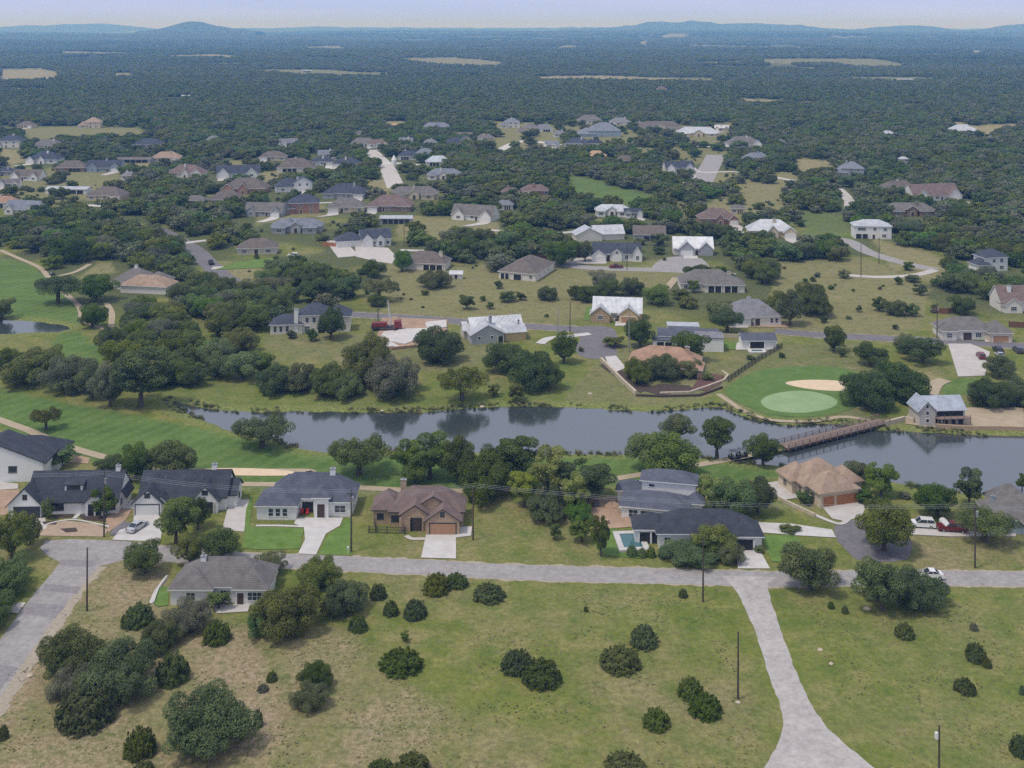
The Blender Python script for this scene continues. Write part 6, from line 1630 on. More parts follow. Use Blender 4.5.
hand = [
 # junipers of the near field
 (358,632,20,21,'juniper','jun','round juniper shrub at the right foot of the big oak clump behind the field'),
 (378,600,18,19,'juniper','jun','small juniper near the street verge, left of the pair of joined junipers'),
 (391,616,17,18,'juniper','jun','smaller left shrub of the pair below the street verge junipers'),
 (415,619,26,23,'juniper','jun','larger right shrub of the pair below the street verge junipers'),
 (405,643,12,13,'small','green','tiny upright sapling above the wide flat juniper in the field'),
 (401,673,45,26,'juniper','jun','widest lone juniper in the left half of the near field'),
 (436,595,30,25,'juniper','jun','left of two touching junipers just below the street opposite the tan garage'),
 (457,588,24,17,'juniper','jun','right of two touching junipers just below the street opposite the tan garage'),
 (489,602,33,20,'juniper','jun','flat juniper just below the street right of the touching pair'),
 (517,674,32,29,'juniper','jun','left shrub of the overlapping juniper pair in mid field'),
 (542,686,41,30,'juniper','jun','right shrub of the overlapping juniper pair in mid field'),
 (620,671,46,28,'juniper','jun','wide juniper in mid field right of the overlapping pair'),
 (644,648,31,26,'juniper','jun','round juniper just above the wide one in mid field'),
 (690,698,27,24,'juniper','jun','smaller left shrub of the pair left of the black field pole'),
 (705,717,38,27,'juniper','jun','larger right shrub of the pair left of the black field pole'),
 (656,729,30,25,'juniper','jun','lone round juniper below and left of the black pole pair'),
 (625,776,46,26,'juniper','jun','juniper cut by the bottom edge below the mid field'),
 (412,778,38,30,'juniper','jun','right juniper of the two cut by the bottom edge on the left'),
 (380,782,34,26,'juniper','jun','left juniper of the two cut by the bottom edge on the left'),
 (683,598,10,11,'juniper','jun','tiny juniper near the street left of the pole at the gravel road'),
 (586,612,5,5,'juniper','jun','smallest dot-like juniper in the upper part of the field'),
 (905,639,21,19,'juniper','jun','lone dark shrub in the right field below the big oak clump'),
 (976,662,24,22,'juniper','jun','spiky juniper in the right field, larger of a touching two'),
 (987,668,10,12,'juniper','jun','small juniper at the right foot of the spiky one'),
 (965,694,22,19,'juniper','jun','round juniper in the right field below the spiky one'),
 (1020,756,20,26,'juniper','jun','juniper cut by the right edge near the bottom corner'),
 (831,609,7,9,'juniper','jun','tiny left juniper of two below the oak right of the gravel road'),
 (845,614,7,10,'juniper','jun','tiny right juniper of two below the oak right of the gravel road'),
 (974,631,9,9,'juniper','grey','small grey-green bush high in the right field'),
 (1022,695,6,12,'juniper','green','small green bush at the right edge of the field'),
 (138,627,33,27,'juniper','jun','juniper above the big left thicket, left of the low white house'),
 (217,644,29,27,'juniper','jun','juniper below the oak in front of the low white house'),
 (85,728,60,50,'juniper','jun','large juniper forming the front of the big left thicket'),
 (172,684,34,38,'juniper','jun','juniper forming the right end of the big left thicket'),
 (140,757,33,36,'juniper','jun','juniper at the lower left of the bottom dark oak mound'),
 (143,778,24,20,'juniper','jun','juniper cut by the bottom edge under the dark oak mound'),
 (3,740,12,19,'juniper','jun','juniper cut by the left edge below the patched road'),
 (272,682,12,13,'juniper','jun','small dark shrub left of the paired oak shrubs in the field'),
 (263,692,12,9,'juniper','grey','low grey shrub beside the small dark shrub on bare ground'),
 (258,727,10,22,'juniper','jun','narrow dark shrub right of the bottom oak mound'),
 # near oaks and mottes
 (72,683,76,64,'mound','oak','left half of the big thicket beside the patched road'),
 (120,705,84,84,'mound','oak','large grey-green middle oak of the big thicket'),
 (70,700,46,46,'mound','grey','small grey-green oak at the left front of the big thicket'),
 (160,655,48,46,'mound','dark','dark oak at the back right of the big thicket'),
 (208,760,104,74,'mound','dark','large dark oak mound near the bottom left'),
 (187,635,52,42,'mound','grey','grey-green oak at the left corner of the low white house'),
 (219,612,28,24,'small','oak','small oak in front of the low white house'),
 (288,640,82,64,'mound','oak','biggest oak of the clump right of the low white house'),
 (262,634,34,54,'mound','green','greener oak at the left end of the clump right of the low white house'),
 (345,618,52,48,'mound','dark','dark oak at the right end of the clump beyond the low white house'),
 (318,592,50,36,'mound','oak','oak at the back of the clump beyond the low white house'),
 (270,575,36,28,'oak','oak','oak against the street behind the low white house'),
 (316,692,42,32,'mound','dark','upper darker oak shrub of the pair in the left field'),
 (309,712,42,38,'mound','oak','lower wider oak shrub of the pair in the left field'),
 (1,610,56,96,'mound','green','green oak mass at the left edge, middle part'),
 (-12,640,44,70,'mound','dark','dark lowest part of the oak mass at the left edge'),
 (12,560,44,56,'oak','oak','upper tree of the oak mass at the left edge'),
 (30,548,26,34,'small','oak','small oak at the right tip of the left edge mass'),
 (145,574,48,42,'oak','oak','multi-stemmed oak below the silver car'),
 (176,546,48,60,'tall','green','tall green oak before the second white charcoal-roofed house'),
 (198,530,30,40,'oak','dark','dark oak against the right gable of the second charcoal-roofed house'),
 (190,566,36,38,'oak','oak','oak by the street left of the low white house roof'),
 (222,560,50,38,'oak','oak','oak on the street above the low white house roof'),
 (48,521,16,24,'small','oak','thin pale sapling by the dark garage door'),
 (70,510,38,20,'small','green','low green tree before the farmhouse front wall'),
 (104,520,26,36,'small','oak','small tree at the right porch of the white farmhouse'),
 (62,470,36,24,'small','green','bush behind the roof of the white farmhouse'),
 (112,476,38,20,'mound','dark','dark hedge between the farmhouse roof and the twin golf oaks'),
 (136,479,42,42,'oak','dark','left crown of the twin dark oaks behind the first two houses'),
 (172,480,58,46,'oak','oak','right wider crown of the twin dark oaks behind the first two houses'),
 (46,431,34,26,'umbrella','oak','lone oak on the left fairway above the cart path'),
 (262,449,64,38,'umbrella','oak','spreading oak at the lake end of the long fairway'),
 (359,477,66,46,'umbrella','oak','spreading oak with visible trunk behind the slate-roofed house'),
 (407,476,38,42,'tall','green','mid-green tree right of the spreading oak by the fairway'),
 (430,480,50,54,'tall','green','bushy green tree behind the red-brown roof'),
 (414,484,34,26,'oak','green','low green tree directly behind the red-brown roof ridge'),
 (458,482,46,52,'oak','dark','dark tree left in the group behind the grassy lot'),
 (486,506,62,76,'mound','dark','large dark tree at the right of the red-brown roofed house'),
 (516,482,56,54,'tall','dark','dark tree standing highest against the lake left of centre'),
 (524,508,34,44,'tall','yellow','left yellow-green tree behind the grassy lot'),
 (548,500,44,62,'tall','yellow','tallest yellow-green tree behind the grassy lot'),
 (545,524,48,52,'mound','oak','dark lower tree under the yellow-green crowns'),
 (575,512,38,46,'tall','yellow','right yellow-green tree behind the grassy lot'),
 (578,526,30,40,'mound','green','green tree at the right foot of the yellow-green crowns'),
 (587,502,62,50,'tall','dark','dark round tree left of the bare dirt yard'),
 (555,541,14,20,'small','dark','small round tree alone on the grassy lot'),
 (582,546,30,30,'small','oak','grey-green bush at the right side of the grassy lot'),
 (601,557,24,48,'tall','dark','narrow dark tree between the grassy lot and the green side lawn'),
 (670,480,78,56,'oak','green','wide light-coloured oak behind the two-storey white house'),
 (650,472,48,48,'oak','green','left part of the light-coloured oaks behind the two-storey white house'),
 (678,440,38,30,'oak','dark','dark crown against the water above the light-coloured oak'),
 (717,457,44,48,'tall','dark','dark tree against the lake left of the bridge'),
 (763,466,40,36,'oak','dark','dark tree at the left end of the bridge'),
 (736,516,52,46,'oak','green','green oak behind the low charcoal roof'),
 (714,512,36,44,'tall','yellow','yellow-tinted tree behind the low charcoal roof'),
 (758,514,44,44,'oak','dark','dark oak right of the yellow-tinted tree'),
 (712,556,52,36,'oak','oak','oak before the front wall of the low charcoal-roofed house'),
 (690,568,62,26,'mound','green','hedge-like oak shrubs along the street before the low charcoal roof'),
 (730,566,36,24,'mound','oak','shrub right of the hedge before the open garage'),
 (632,557,12,14,'juniper','green','first small conifer in the row by the raised pool'),
 (642,558,10,12,'juniper','green','second small conifer in the row by the raised pool'),
 (651,558,10,14,'juniper','green','third small conifer in the row by the raised pool'),
 (663,559,10,15,'juniper','green','last small conifer in the row by the raised pool'),
 (759,554,12,9,'small','oak','small round bush right of the open garage'),
 (790,534,24,9,'small','dark','low dark hedge on the pale drive right of the open garage'),
 (805,506,22,15,'small','dark','clipped shrubs along the left wall of the cream stucco house'),
 (786,485,14,12,'small','dark','shrub at the back corner of the cream stucco house'),
 (810,592,72,58,'oak','oak','oak overhanging the street right of the gravel road'),
 (882,612,62,62,'oak','dark','left crown of the big dark clump on the near street side'),
 (919,614,64,56,'mound','dark','right crown of the big dark clump on the near street side'),
 (884,552,66,62,'oak','oak','leaning oak growing from the grey turning court'),
 (937,518,50,42,'oak','dark','round dark oak behind the white sport utility vehicle'),
 (969,508,34,46,'tall','dark','tall narrow dark oak by the lake on the right'),
 (985,543,64,42,'umbrella','oak','umbrella-shaped oak over the camper trailer'),
 (881,498,38,42,'tall','green','bright green tree right of the cream stucco house'),
 (856,484,30,28,'oak','dark','dark tree behind the cream stucco roof'),
 (864,505,24,18,'small','dark','dark shrub at the right wall of the cream stucco house'),
 (905,500,14,8,'small','grey','low waterside bush right of the bright green tree'),
 (1022,492,14,20,'small','dark','tree tip cut by the right edge above the blue-grey house'),
 # far bank and beyond
 (36,392,54,52,'mound','oak','grey-green oak mound left of the creek, nearest the left edge'),
 (72,398,62,42,'mound','grey','grey brushy oak in the creek belt'),
 (10,378,44,28,'mound','dark','dark oak at the left edge below the small pond'),
 (110,408,44,52,'oak','grey','pale grey bare-looking tree in the creek belt'),
 (141,409,64,72,'tall','dark','tall dark oak with pale trunk beside the creek'),
 (92,400,40,40,'oak','oak','oak between the grey brush and the tall dark oak'),
 (58,305,48,32,'umbrella','dark','oak leaning over the upper left fairway edge'),
 (96,302,44,32,'oak','dark','round oak right of the upper left fairway'),
 (92,328,32,28,'oak','dark','oak at the end of the upper left cart path'),
 (70,268,52,34,'mound','dark','oak clump above the upper left cart path'),
 (52,272,24,16,'small','oak','small tree beside the upper left cart path'),
 (274,399,44,38,'mound','dark','left oak on the far bank opposite the spreading oak'),
 (298,397,38,40,'mound','oak','second oak on the far bank opposite the spreading oak'),
 (330,402,44,44,'mound','dark','dark oak on the far bank left of the tall rounded group'),
 (367,388,60,60,'mound','oak','tallest rounded oak of the central far bank group'),
 (347,404,36,36,'mound','oak','low front oak of the central far bank group'),
 (393,405,62,56,'mound','grey','broad grey-green oak at the front of the central far bank group'),
 (438,369,62,42,'mound','dark','round dark oak alone right of the new foundation slabs'),
 (462,402,54,38,'umbrella','oak','broad low oak on the far bank right of centre group'),
 (494,398,16,14,'small','oak','small bush on the far bank right of the broad low oak'),
 (508,378,56,38,'mound','dark','dark oak in front of the grey gabled metal-roofed house'),
 (535,396,64,44,'mound','dark','larger dark oak near the water below the white curved drive'),
 (564,364,32,36,'oak','dark','oak at the left rim of the court'),
 (516,404,22,22,'small','oak','shrub at the lower left of the large dark waterside oak'),
 (640,348,34,34,'oak','dark','dark oak behind the tall galvanised pole'),
 (614,350,26,14,'small','oak','low bush left of the tall galvanised pole'),
 (690,362,42,36,'oak','dark','dark oak before the long white flat-roofed house'),
 (662,384,44,30,'mound','dark','middle oak in front of the terracotta roof'),
 (638,388,34,34,'mound','dark','left oak in front of the terracotta roof'),
 (686,380,34,22,'mound','oak','right oak in front of the terracotta roof'),
 (708,382,14,10,'small','yellow','tan ornamental grass clump by the red mulch bed'),
 (722,322,54,26,'oak','oak','oak between the court and the white garage'),
 (727,334,40,26,'umbrella','dark','small umbrella oak in front of the white garage'),
 (681,302,20,13,'small','dark','bush below the pyramid-roofed house'),
 (693,294,14,14,'small','oak','bush against the wall of the pyramid-roofed house'),
 (662,296,12,12,'small','green','green bush at the end of the tan path by the pyramid-roofed house'),
 (870,367,36,28,'oak','dark','round dark oak below the right street'),
 (834,352,26,30,'oak','dark','oak with drooping top beside the right street'),
 (834,352,14,22,'small','dark','dark shrub hanging under the drooping oak beside the street'),
 (923,364,46,32,'oak','dark','pair-shaped oak left of the pale lodge parking'),
 (905,354,26,24,'oak','oak','small oak joined to the left of the pair-shaped oak'),
 (868,416,64,52,'mound','dark','large dark oak behind the right end of the putting green'),
 (902,410,58,54,'mound','dark','large dark oak left of the lodge'),
 (1000,378,38,26,'oak','dark','dark oak beside the lodge parking'),
 (990,412,50,38,'mound','dark','left dark oak right of the lodge'),
 (1018,413,44,40,'mound','dark','right dark oak right of the lodge'),
 (790,326,36,40,'oak','dark','dark oak left of the pole by the brick patio'),
 (812,322,46,42,'mound','dark','dark oak group right of the grey-roofed house'),
 (778,318,24,30,'oak','oak','oak at the right corner of the grey-roofed house'),
 (842,358,10,10,'small','dark','small shrub under the drooping oak'),
 (991,300,36,24,'oak','green','bright green oak left of the steep red-brown roof'),
 (879,313,20,16,'small','dark','left bush of two on the dry slope above the right street'),
 (896,318,28,17,'mound','dark','broad bush of the group on the dry slope above the right street'),
 (912,318,18,14,'small','dark','right bush of the group on the dry slope above the right street'),
 (859,313,8,8,'small','dark','smallest bush on the dry slope above the right street'),
 (895,330,8,6,'small','dark','tiny bush close above the right street'),
 (920,297,16,13,'small','dark','bush right of the winding pale road end'),
 (908,272,14,11,'small','oak','bush beside the winding pale road'),
 (898,286,12,9,'small','dark','low bush below the winding pale road'),
 (912,284,18,9,'small','dark','low wide bush below the winding pale road, right'),
 (844,280,16,10,'small','oak','pale bush at the left end of the winding road'),
 (821,292,6,8,'small','dark','tiny dark tree alone on the green meadow'),
 (467,312,20,18,'small','dark','leaning shrub on the dry grass above the grey gabled house'),
 (434,292,38,20,'mound','oak','broad shrub on the dry grass below the white shed'),
 (498,290,12,9,'small','dark','small bush below the plain brown hip roof, left'),
 (507,304,22,13,'small','oak','round bush below the plain brown hip roof'),
 (521,302,14,10,'small','dark','bush right of the round bush below the plain brown hip roof'),
 (483,302,8,6,'small','dark','tiny bush on dry grass above the road, left'),
 (490,310,10,8,'small','dark','tiny bush on dry grass above the road, right'),
 (379,302,44,26,'umbrella','oak','umbrella-shaped oak behind the pump truck'),
 (378,309,22,14,'mound','dark','dark shrub under the umbrella oak behind the pump truck'),
 (548,303,26,16,'mound','dark','left oak of the row above the court road'),
 (575,300,18,16,'oak','dark','middle oak of the row above the court road'),
 (590,305,34,18,'mound','dark','right oak of the row above the court road'),
 (331,340,34,36,'oak','dark','oak in front of the two-storey house with tall chimney'),
 (311,343,16,14,'small','dark','shrub before the porch of the house with tall chimney'),
 (291,340,14,9,'small','dark','low shrub left before the house with tall chimney'),
 (562,266,44,30,'oak','dark','dark oak left of the white navy-roofed house on the court'),
 (585,262,20,24,'oak','dark','oak against the left wall of the court navy-roofed house'),
 (659,248,20,14,'small','dark','dark shrub below the plain brown-roofed house in trees'),
 (659,256,16,9,'small','dark','lower dark shrub below the plain brown-roofed house'),
 (402,272,22,24,'oak','green','green tree at the left wall of the brown-roofed house'),
]
for h_ in hand:
    ptree(*h_)

# ------------------------------------------------------------------ woods: individual trees first, the distant mass as one object
FOREST = [
 [(88,292),(120,296),(175,294),(215,280),(262,285),(266,335),(255,352),(240,372),(205,386),(160,400),(120,398),(60,395),(0,392),(0,366),(20,362),(58,366),(64,380),(108,380),(110,345),(92,328)],
 [(252,268),(300,268),(352,285),(358,306),(332,312),(300,302),(255,296)],
 [(30,252),(110,235),(170,232),(192,250),(212,275),(225,292),(180,292),(160,270),(110,264),(85,268),(60,262)],
 [(0,214),(60,214),(135,208),(162,222),(150,246),(100,252),(60,256),(0,262)],
 [(105,180),(135,172),(205,178),(208,195),(190,212),(205,232),(172,232),(140,215),(118,196)],
 [(5,150),(35,152),(60,142),(135,140),(135,156),(92,160),(65,154),(30,160)],
 [(205,203),(238,205),(240,228),(210,230)],
 [(195,232),(235,232),(235,262),(215,262)],
 [(150,120),(500,125),(495,140),(475,160),(512,178),(500,205),(452,192),(432,170),(402,162),(350,172),(330,152),(280,158),(170,160)],
 [(335,168),(372,168),(378,198),(352,205),(335,195)],
 [(420,205),(448,205),(442,230),(400,230)], [(352,205),(385,205),(385,230),(350,228)],
 [(486,158),(560,162),(570,205),(645,218),(660,230),(600,238),(560,246),(515,240),(498,222),(470,200)],
 [(405,238),(460,240),(545,236),(598,235),(598,258),(560,264),(510,264),(470,272),(430,264)],
 [(565,150),(665,138),(705,148),(700,160),(660,165),(705,185),(735,200),(718,214),(660,204),(600,180),(568,172)],
 [(655,205),(700,214),(698,238),(662,240),(640,218)],
 [(720,152),(760,148),(830,135),(860,115),(1024,112),(1024,310),(990,285),(962,290),(905,250),(862,242),(895,235),(838,182),(800,172),(780,172),(742,172)],
 [(708,225),(745,225),(800,242),(838,248),(838,276),(800,287),(770,280),(745,285),(712,250)],
 [(735,182),(760,177),(775,197),(742,202)], [(800,182),(845,180),(848,207),(812,212),(785,226),(790,205)],
 [(852,246),(900,246),(935,272),(868,264)], [(928,262),(1030,270),(1030,300),(960,299),(925,287)],
 [(768,300),(826,300),(830,330),(790,328)], [(196,262),(258,280),(258,300),(210,290)],
 [(262,300),(285,296),(268,345),(250,352)], [(500,120),(1024,96),(1024,128),(860,132),(720,150),(560,120)],
 [(0,92),(1024,92),(1024,112),(500,122),(0,126)],
 [(215,355),(250,352),(262,372),(232,392),(205,390)], [(970,345),(1024,360),(1024,395),(990,372)],
]
NOTREE = [p for p, _ in FAIR + FIELDS] + [LAKE, POND, [(370,310),(452,310),(452,352),(372,352)], [(352,244),(402,246),(404,274),(352,272)], [(935,340),(1024,342),(1024,366),(950,380)], [(905,395),(1024,398),(1024,430),(905,430)]]
SPARSE = [p for p, _ in OPEN]
def blocked(x, y, px, py):
    bad = np.zeros(x.shape, bool)
    for p in NOTREE: bad |= inpoly(px, py, p)
    for pts, w in ROADS:
        ww = max(w) if isinstance(w, (list, tuple)) else w
        bad |= linedist(x, y, pts) < ww / 2 + 4.0
    for f in FOOT:
        cx = sum(p[0] for p in f) / 4; cyy = sum(p[1] for p in f) / 4
        near = (np.abs(x - cx) < 30) & (np.abs(y - cyy) < 40)
        if near.any():
            d = np.where(inpoly(x[near], y[near], f), -1, polydist(x[near], y[near], f))
            front = (y[near] < cyy)
            lim = np.where(front, (4.0 if cyy > 520 else 7), 3.5)
            # keep the ground in front of a facade open
            fr = front & (np.abs(x[near] - cx) < (8 if cyy > 520 else 9)) & (y[near] > cyy - 36) & (rng.uniform(0, 1, int(near.sum())) < .85)
            k = np.zeros(x.shape, bool); k[near] = (d < lim) | fr
            bad |= k
    return bad
def grid(d0, d1, sp, jit=.42):
    ys = np.arange(d0, d1, sp); out = []
    for yy in ys:
        xm = yy * .5 + 40
        xs = np.arange(-xm, xm, sp)
        out.append(np.stack([xs + rng.uniform(-jit, jit, len(xs)) * sp, np.full(len(xs), yy) + rng.uniform(-jit, jit, len(xs)) * sp], -1))
    a = np.concatenate(out); return a[:, 0], a[:, 1]
# middle distance
x, y = grid(262, 1420, 8.6)
px, py = proj(x, y)
infor = np.zeros(x.shape, bool)
for p in FOREST: infor |= inpoly(px + rng.normal(0, 2.0, len(px)), py + rng.normal(0, .8, len(py)), p)
far_t = py < 122
prob = np.where(infor | far_t, .95, np.where(py < 330, .10 + .75 * smooth(.50, .66, vnoise(x + 17, y, 34) * .65 + vnoise(x + 170, y, 13) * .35), .03))
prob = np.where((py > 345) & ~infor, .012, prob)
prob = np.where((~infor) & (py < 250), .66, prob)
openz = np.zeros(x.shape, bool)
for p in SPARSE: openz |= inpoly(px, py, p)
prob = np.where(openz & (py < 262), .20, np.where(openz, .012, prob))
keep = (rng.uniform(0, 1, len(x)) < prob) & ~blocked(x, y, px, py) & (py < 398)
x, y, px, py, infor = x[keep], y[keep], px[keep], py[keep], infor[keep]
hx = np.array([t[0] for t in TREES_AT]); hy = np.array([t[1] for t in TREES_AT]); hw = np.array([t[2] for t in TREES_AT])
ok = np.array([not np.any(np.hypot(hx - a, hy - b) < hw * .45 + 2.5) for a, b in zip(x, y)])
x, y, px, py, infor = x[ok], y[ok], px[ok], py[ok], infor[ok]
sz = np.where(infor, rng.uniform(8.5, 14.0, len(x)), rng.uniform(4.5, 12.0, len(x)))
ht = np.clip(sz * rng.uniform(.55, .75, len(x)), 2.6, 8.2)
vis = (px > -60) & (px < 1084)
LMK = [(128,282,'the sprawling grey-brown and tan house'),(310,322,'the house with tall white chimney'),(500,332,'the grey gabled metal-roofed house'),(615,310,'the yellow stone house'),
 (710,280,'the pyramid-roofed house by the court'),(757,315,'the grey-roofed house with white garage'),(941,405,'the lakeside lodge'),(978,330,'the house with brown garage door'),
 (1012,300,'the steep red-brown roof'),(517,270,'the plain brown hip-roofed house'),(422,262,'the brown roof near the white shed'),(364,237,'the navy roof above concrete drives'),
 (617,250,'the navy-roofed house on the court'),(695,246,'the metal roof with grey gables'),(256,247,'the brown-roofed house at the bend'),(800,400,'the putting green'),
 (66,187,'the long white flat-roofed house'),(299,205,'the tall red brick house'),(238,170,'the house with two tall gables'),(471,212,'the white gabled house above open grass'),
 (443,172,'the wide blue-grey hip roofs'),(610,190,'the green fairway strip'),(720,218,'the red brick house by the strip'),(773,230,'the cream house with metal roof'),
 (873,228,'the white two-storey house'),(994,265,'the white house among right oaks'),(40,290,'the upper left fairway'),(30,326,'the small left pond'),(405,335,'the new foundation slabs'),
 (205,255,'the dark pickup on the left street'),(185,405,'the narrow creek end of the lake'),(85,350,'the small green clearing'),(18,208,'the terracotta roof at the left edge'),
 (103,196,'the cream house left of the tree belt'),(890,262,'the winding pale road'),(600,130,'the largest blue-grey far roof'),(925,195,'the two woodland houses on the right')]
used = {}
def auto_label(tx, ty, what):
    b = min(LMK, key=lambda L: math.hypot((L[0] - tx), (L[1] - ty) * 1.8))
    dx, dy = tx - b[0], (ty - b[1]) * 1.8
    if abs(dx) > abs(dy): d = 'left of' if dx < 0 else 'right of'
    else: d = 'beyond' if dy < 0 else 'in front of'
    k = (b[2], d); used.setdefault(k, []).append(math.hypot(dx, dy)); return k
order = np.argsort(-(sz / y) * np.where(vis, 1, 0))
N_IND = 296 - tree_count['oak_tree']
chosen = order[:N_IND]; ischosen = np.zeros(len(x), bool); ischosen[chosen] = True
info = []
for i in chosen:
    b = min(LMK, key=lambda L: math.hypot((L[0] - px[i]), (L[1] - py[i]) * 1.8))
    dx, dy = px[i] - b[0], (py[i] - b[1]) * 1.8
    d = ('left of' if dx < 0 else 'right of') if abs(dx) > abs(dy) else ('beyond' if dy < 0 else 'in front of')
    info.append((b[2], d, math.hypot(dx, dy), i))
ORD = ['nearest', 'second nearest', 'third nearest', 'fourth nearest', 'fifth nearest', 'sixth nearest', 'seventh nearest', 'eighth nearest', 'ninth nearest', 'tenth nearest', 'eleventh nearest', 'twelfth nearest', 'thirteenth nearest', 'fourteenth nearest', 'fifteenth nearest', 'sixteenth nearest', 'seventeenth nearest', 'eighteenth nearest']
rank = {}
for b_, d_, q_, i in sorted(info, key=lambda t: t[2]):
    k = (b_, d_); n_ = rank.get(k, 0); rank[k] = n_ + 1
    tn = random.choices(['oak', 'dark', 'grey', 'green'], [.44, .32, .11, .13])[0]
    word = {'oak': 'mid green oak', 'dark': 'dark green oak', 'grey': 'greyish oak', 'green': 'bright green oak'}[tn]
    if n_ < 18: lab = '%s, %s %s %s' % (word, ORD[n_], d_, b_); grp = 'oak trees of the valley'
    else: lab = 'oak in the packed woods %s %s' % (d_, b_); grp = 'packed woodland oaks %s %s' % (d_, b_)
    tree(x[i], y[i], sz[i], ht[i], 'mound' if random.random() < .25 and infor[i] else 'oak', tn, lab, group=grp)
# --- stuff: geometry-nodes instances of a few crown meshes standing on real points
def proto_obj(name, kind, i, tone, nleaf=None, leaf=None):
    if nleaf:
        d = crown_mesh(name, 900 + i * 7 + len(name), 10, 6.6, 26, nleaf, leaf, .06)
    else: d = PROT[kind][i][0]
    return bpy.data.objects.new(name, crown_data(name, d, LM[tone]))
pr_mid = [proto_obj('clump', 'oak', 0, 'oak', 2600, .75), proto_obj('clumpy', 'oak', 1, 'dark', 2600, .75), proto_obj('clumps', 'oak', 2, 'oak', 2600, .75),
          proto_obj('clump_pale', 'oak', 3, 'dark', 2600, .75), proto_obj('clump_greys', 'oak', 4, 'grey', 2600, .75), proto_obj('clump_greens', 'oak', 5, 'green', 2600, .75)]
pr_far = [proto_obj('far_clump', 'oak', 0, 'oak', 520, 1.5), proto_obj('far_clumpy', 'oak', 1, 'dark', 520, 1.5), proto_obj('far_clump_c', 'oak', 2, 'oak', 520, 1.5), proto_obj('far_clump_dd', 'oak', 2, 'grey', 520, 1.5), proto_obj('far_clump_ee', 'oak', 2, 'green', 520, 1.5)]
def stuff(name, label, pts, scl, kindidx, protos, cat='woodland'):
    me = bpy.data.meshes.new(name); me.vertices.add(len(pts)); me.vertices.foreach_set('co', np.asarray(pts, np.float32).ravel())
    a = me.attributes.new('scl', 'FLOAT_VECTOR', 'POINT'); a.data.foreach_set('vector', np.asarray(scl, np.float32).ravel())
    a = me.attributes.new('pick', 'INT', 'POINT'); a.data.foreach_set('value', np.asarray(kindidx, np.int32))
    a = me.attributes.new('turn', 'FLOAT_VECTOR', 'POINT'); rz = np.zeros((len(pts), 3), np.float32); rz[:, 2] = rng.uniform(0, 6.28, len(pts)); a.data.foreach_set('vector', rz.ravel())
    me.update()
    o = bpy.data.objects.new(name, me); COL.objects.link(o); tag(o, label, cat, kind='stuff')
    ng = bpy.data.node_groups.new(name, 'GeometryNodeTree')
    ng.interface.new_socket('Geometry', in_out='INPUT', socket_type='NodeSocketGeometry'); ng.interface.new_socket('Geometry', in_out='OUTPUT', socket_type='NodeSocketGeometry')
    n = ng.nodes; l = ng.links
    gi = n.new('NodeGroupInput'); go = n.new('NodeGroupOutput')
    ip = n.new('GeometryNodeInstanceOnPoints'); l.new(gi.outputs[0], ip.inputs['Points'])
    jn = n.new('GeometryNodeJoinGeometry')
    for ob in reversed(protos):
        oi = n.new('GeometryNodeObjectInfo'); oi.inputs['Object'].default_value = ob
        g2 = n.new('GeometryNodeGeometryToInstance'); l.new(oi.outputs['Geometry'], g2.inputs[0]); l.new(g2.outputs[0], jn.inputs[0])
    l.new(jn.outputs[0], ip.inputs['Instance'])
    def att(nm, ty):
        k = n.new('GeometryNodeInputNamedAttribute'); k.data_type = ty; k.inputs['Name'].default_value = nm; return k.outputs['Attribute']
    ip.inputs['Pick Instance'].default_value = True
    l.new(att('pick', 'INT'), ip.inputs['Instance Index']); l.new(att('turn', 'FLOAT_VECTOR'), ip.inputs['Rotation']); l.new(att('scl', 'FLOAT_VECTOR'), ip.inputs['Scale'])
    l.new(ip.outputs[0], go.inputs[0])
    md = o.modifiers.new('trees', 'NODES'); md.node_group = ng
    return o
rest = ~ischosen
xs, ys = x[rest], y[rest]; w_ = sz[rest] * 1.22 / 10; h_ = ht[rest] / 6.6
stuff('woodland', 'packed dark green oak woods among and behind the houses of the middle distance', np.stack([xs, ys, far_height(xs, ys)], -1),
      np.stack([w_, w_, h_], -1), rng.choice(6, len(xs), p=[.24, .20, .18, .13, .12, .13]), pr_mid)
# low scrub in the dry openings
x, y = grid(262, 900, 5.5, .5); px, py = proj(x, y)
dn = vnoise(x, y, 22) * .6 + vnoise(x + 40, y, 8) * .4
ok = (rng.uniform(0, 1, len(x)) < smooth(.42, .72, dn) * np.where(py < 262, .55, .26)) & (py < 372) & (py > 128) & ~blocked(x, y, px, py)
x, y = x[ok], y[ok]
sw = rng.uniform(1.0, 3.4, len(x)) / 10
stuff('scrub', 'low scattered scrub and weeds in the dry openings between the houses', np.stack([x, y, np.zeros(len(x))], -1), np.stack([sw, sw, sw * rng.uniform(.7, 1.2, len(x))], -1), rng.choice(6, len(x), p=[.2, .2, .15, .1, .2, .15]), pr_mid, 'scrub')
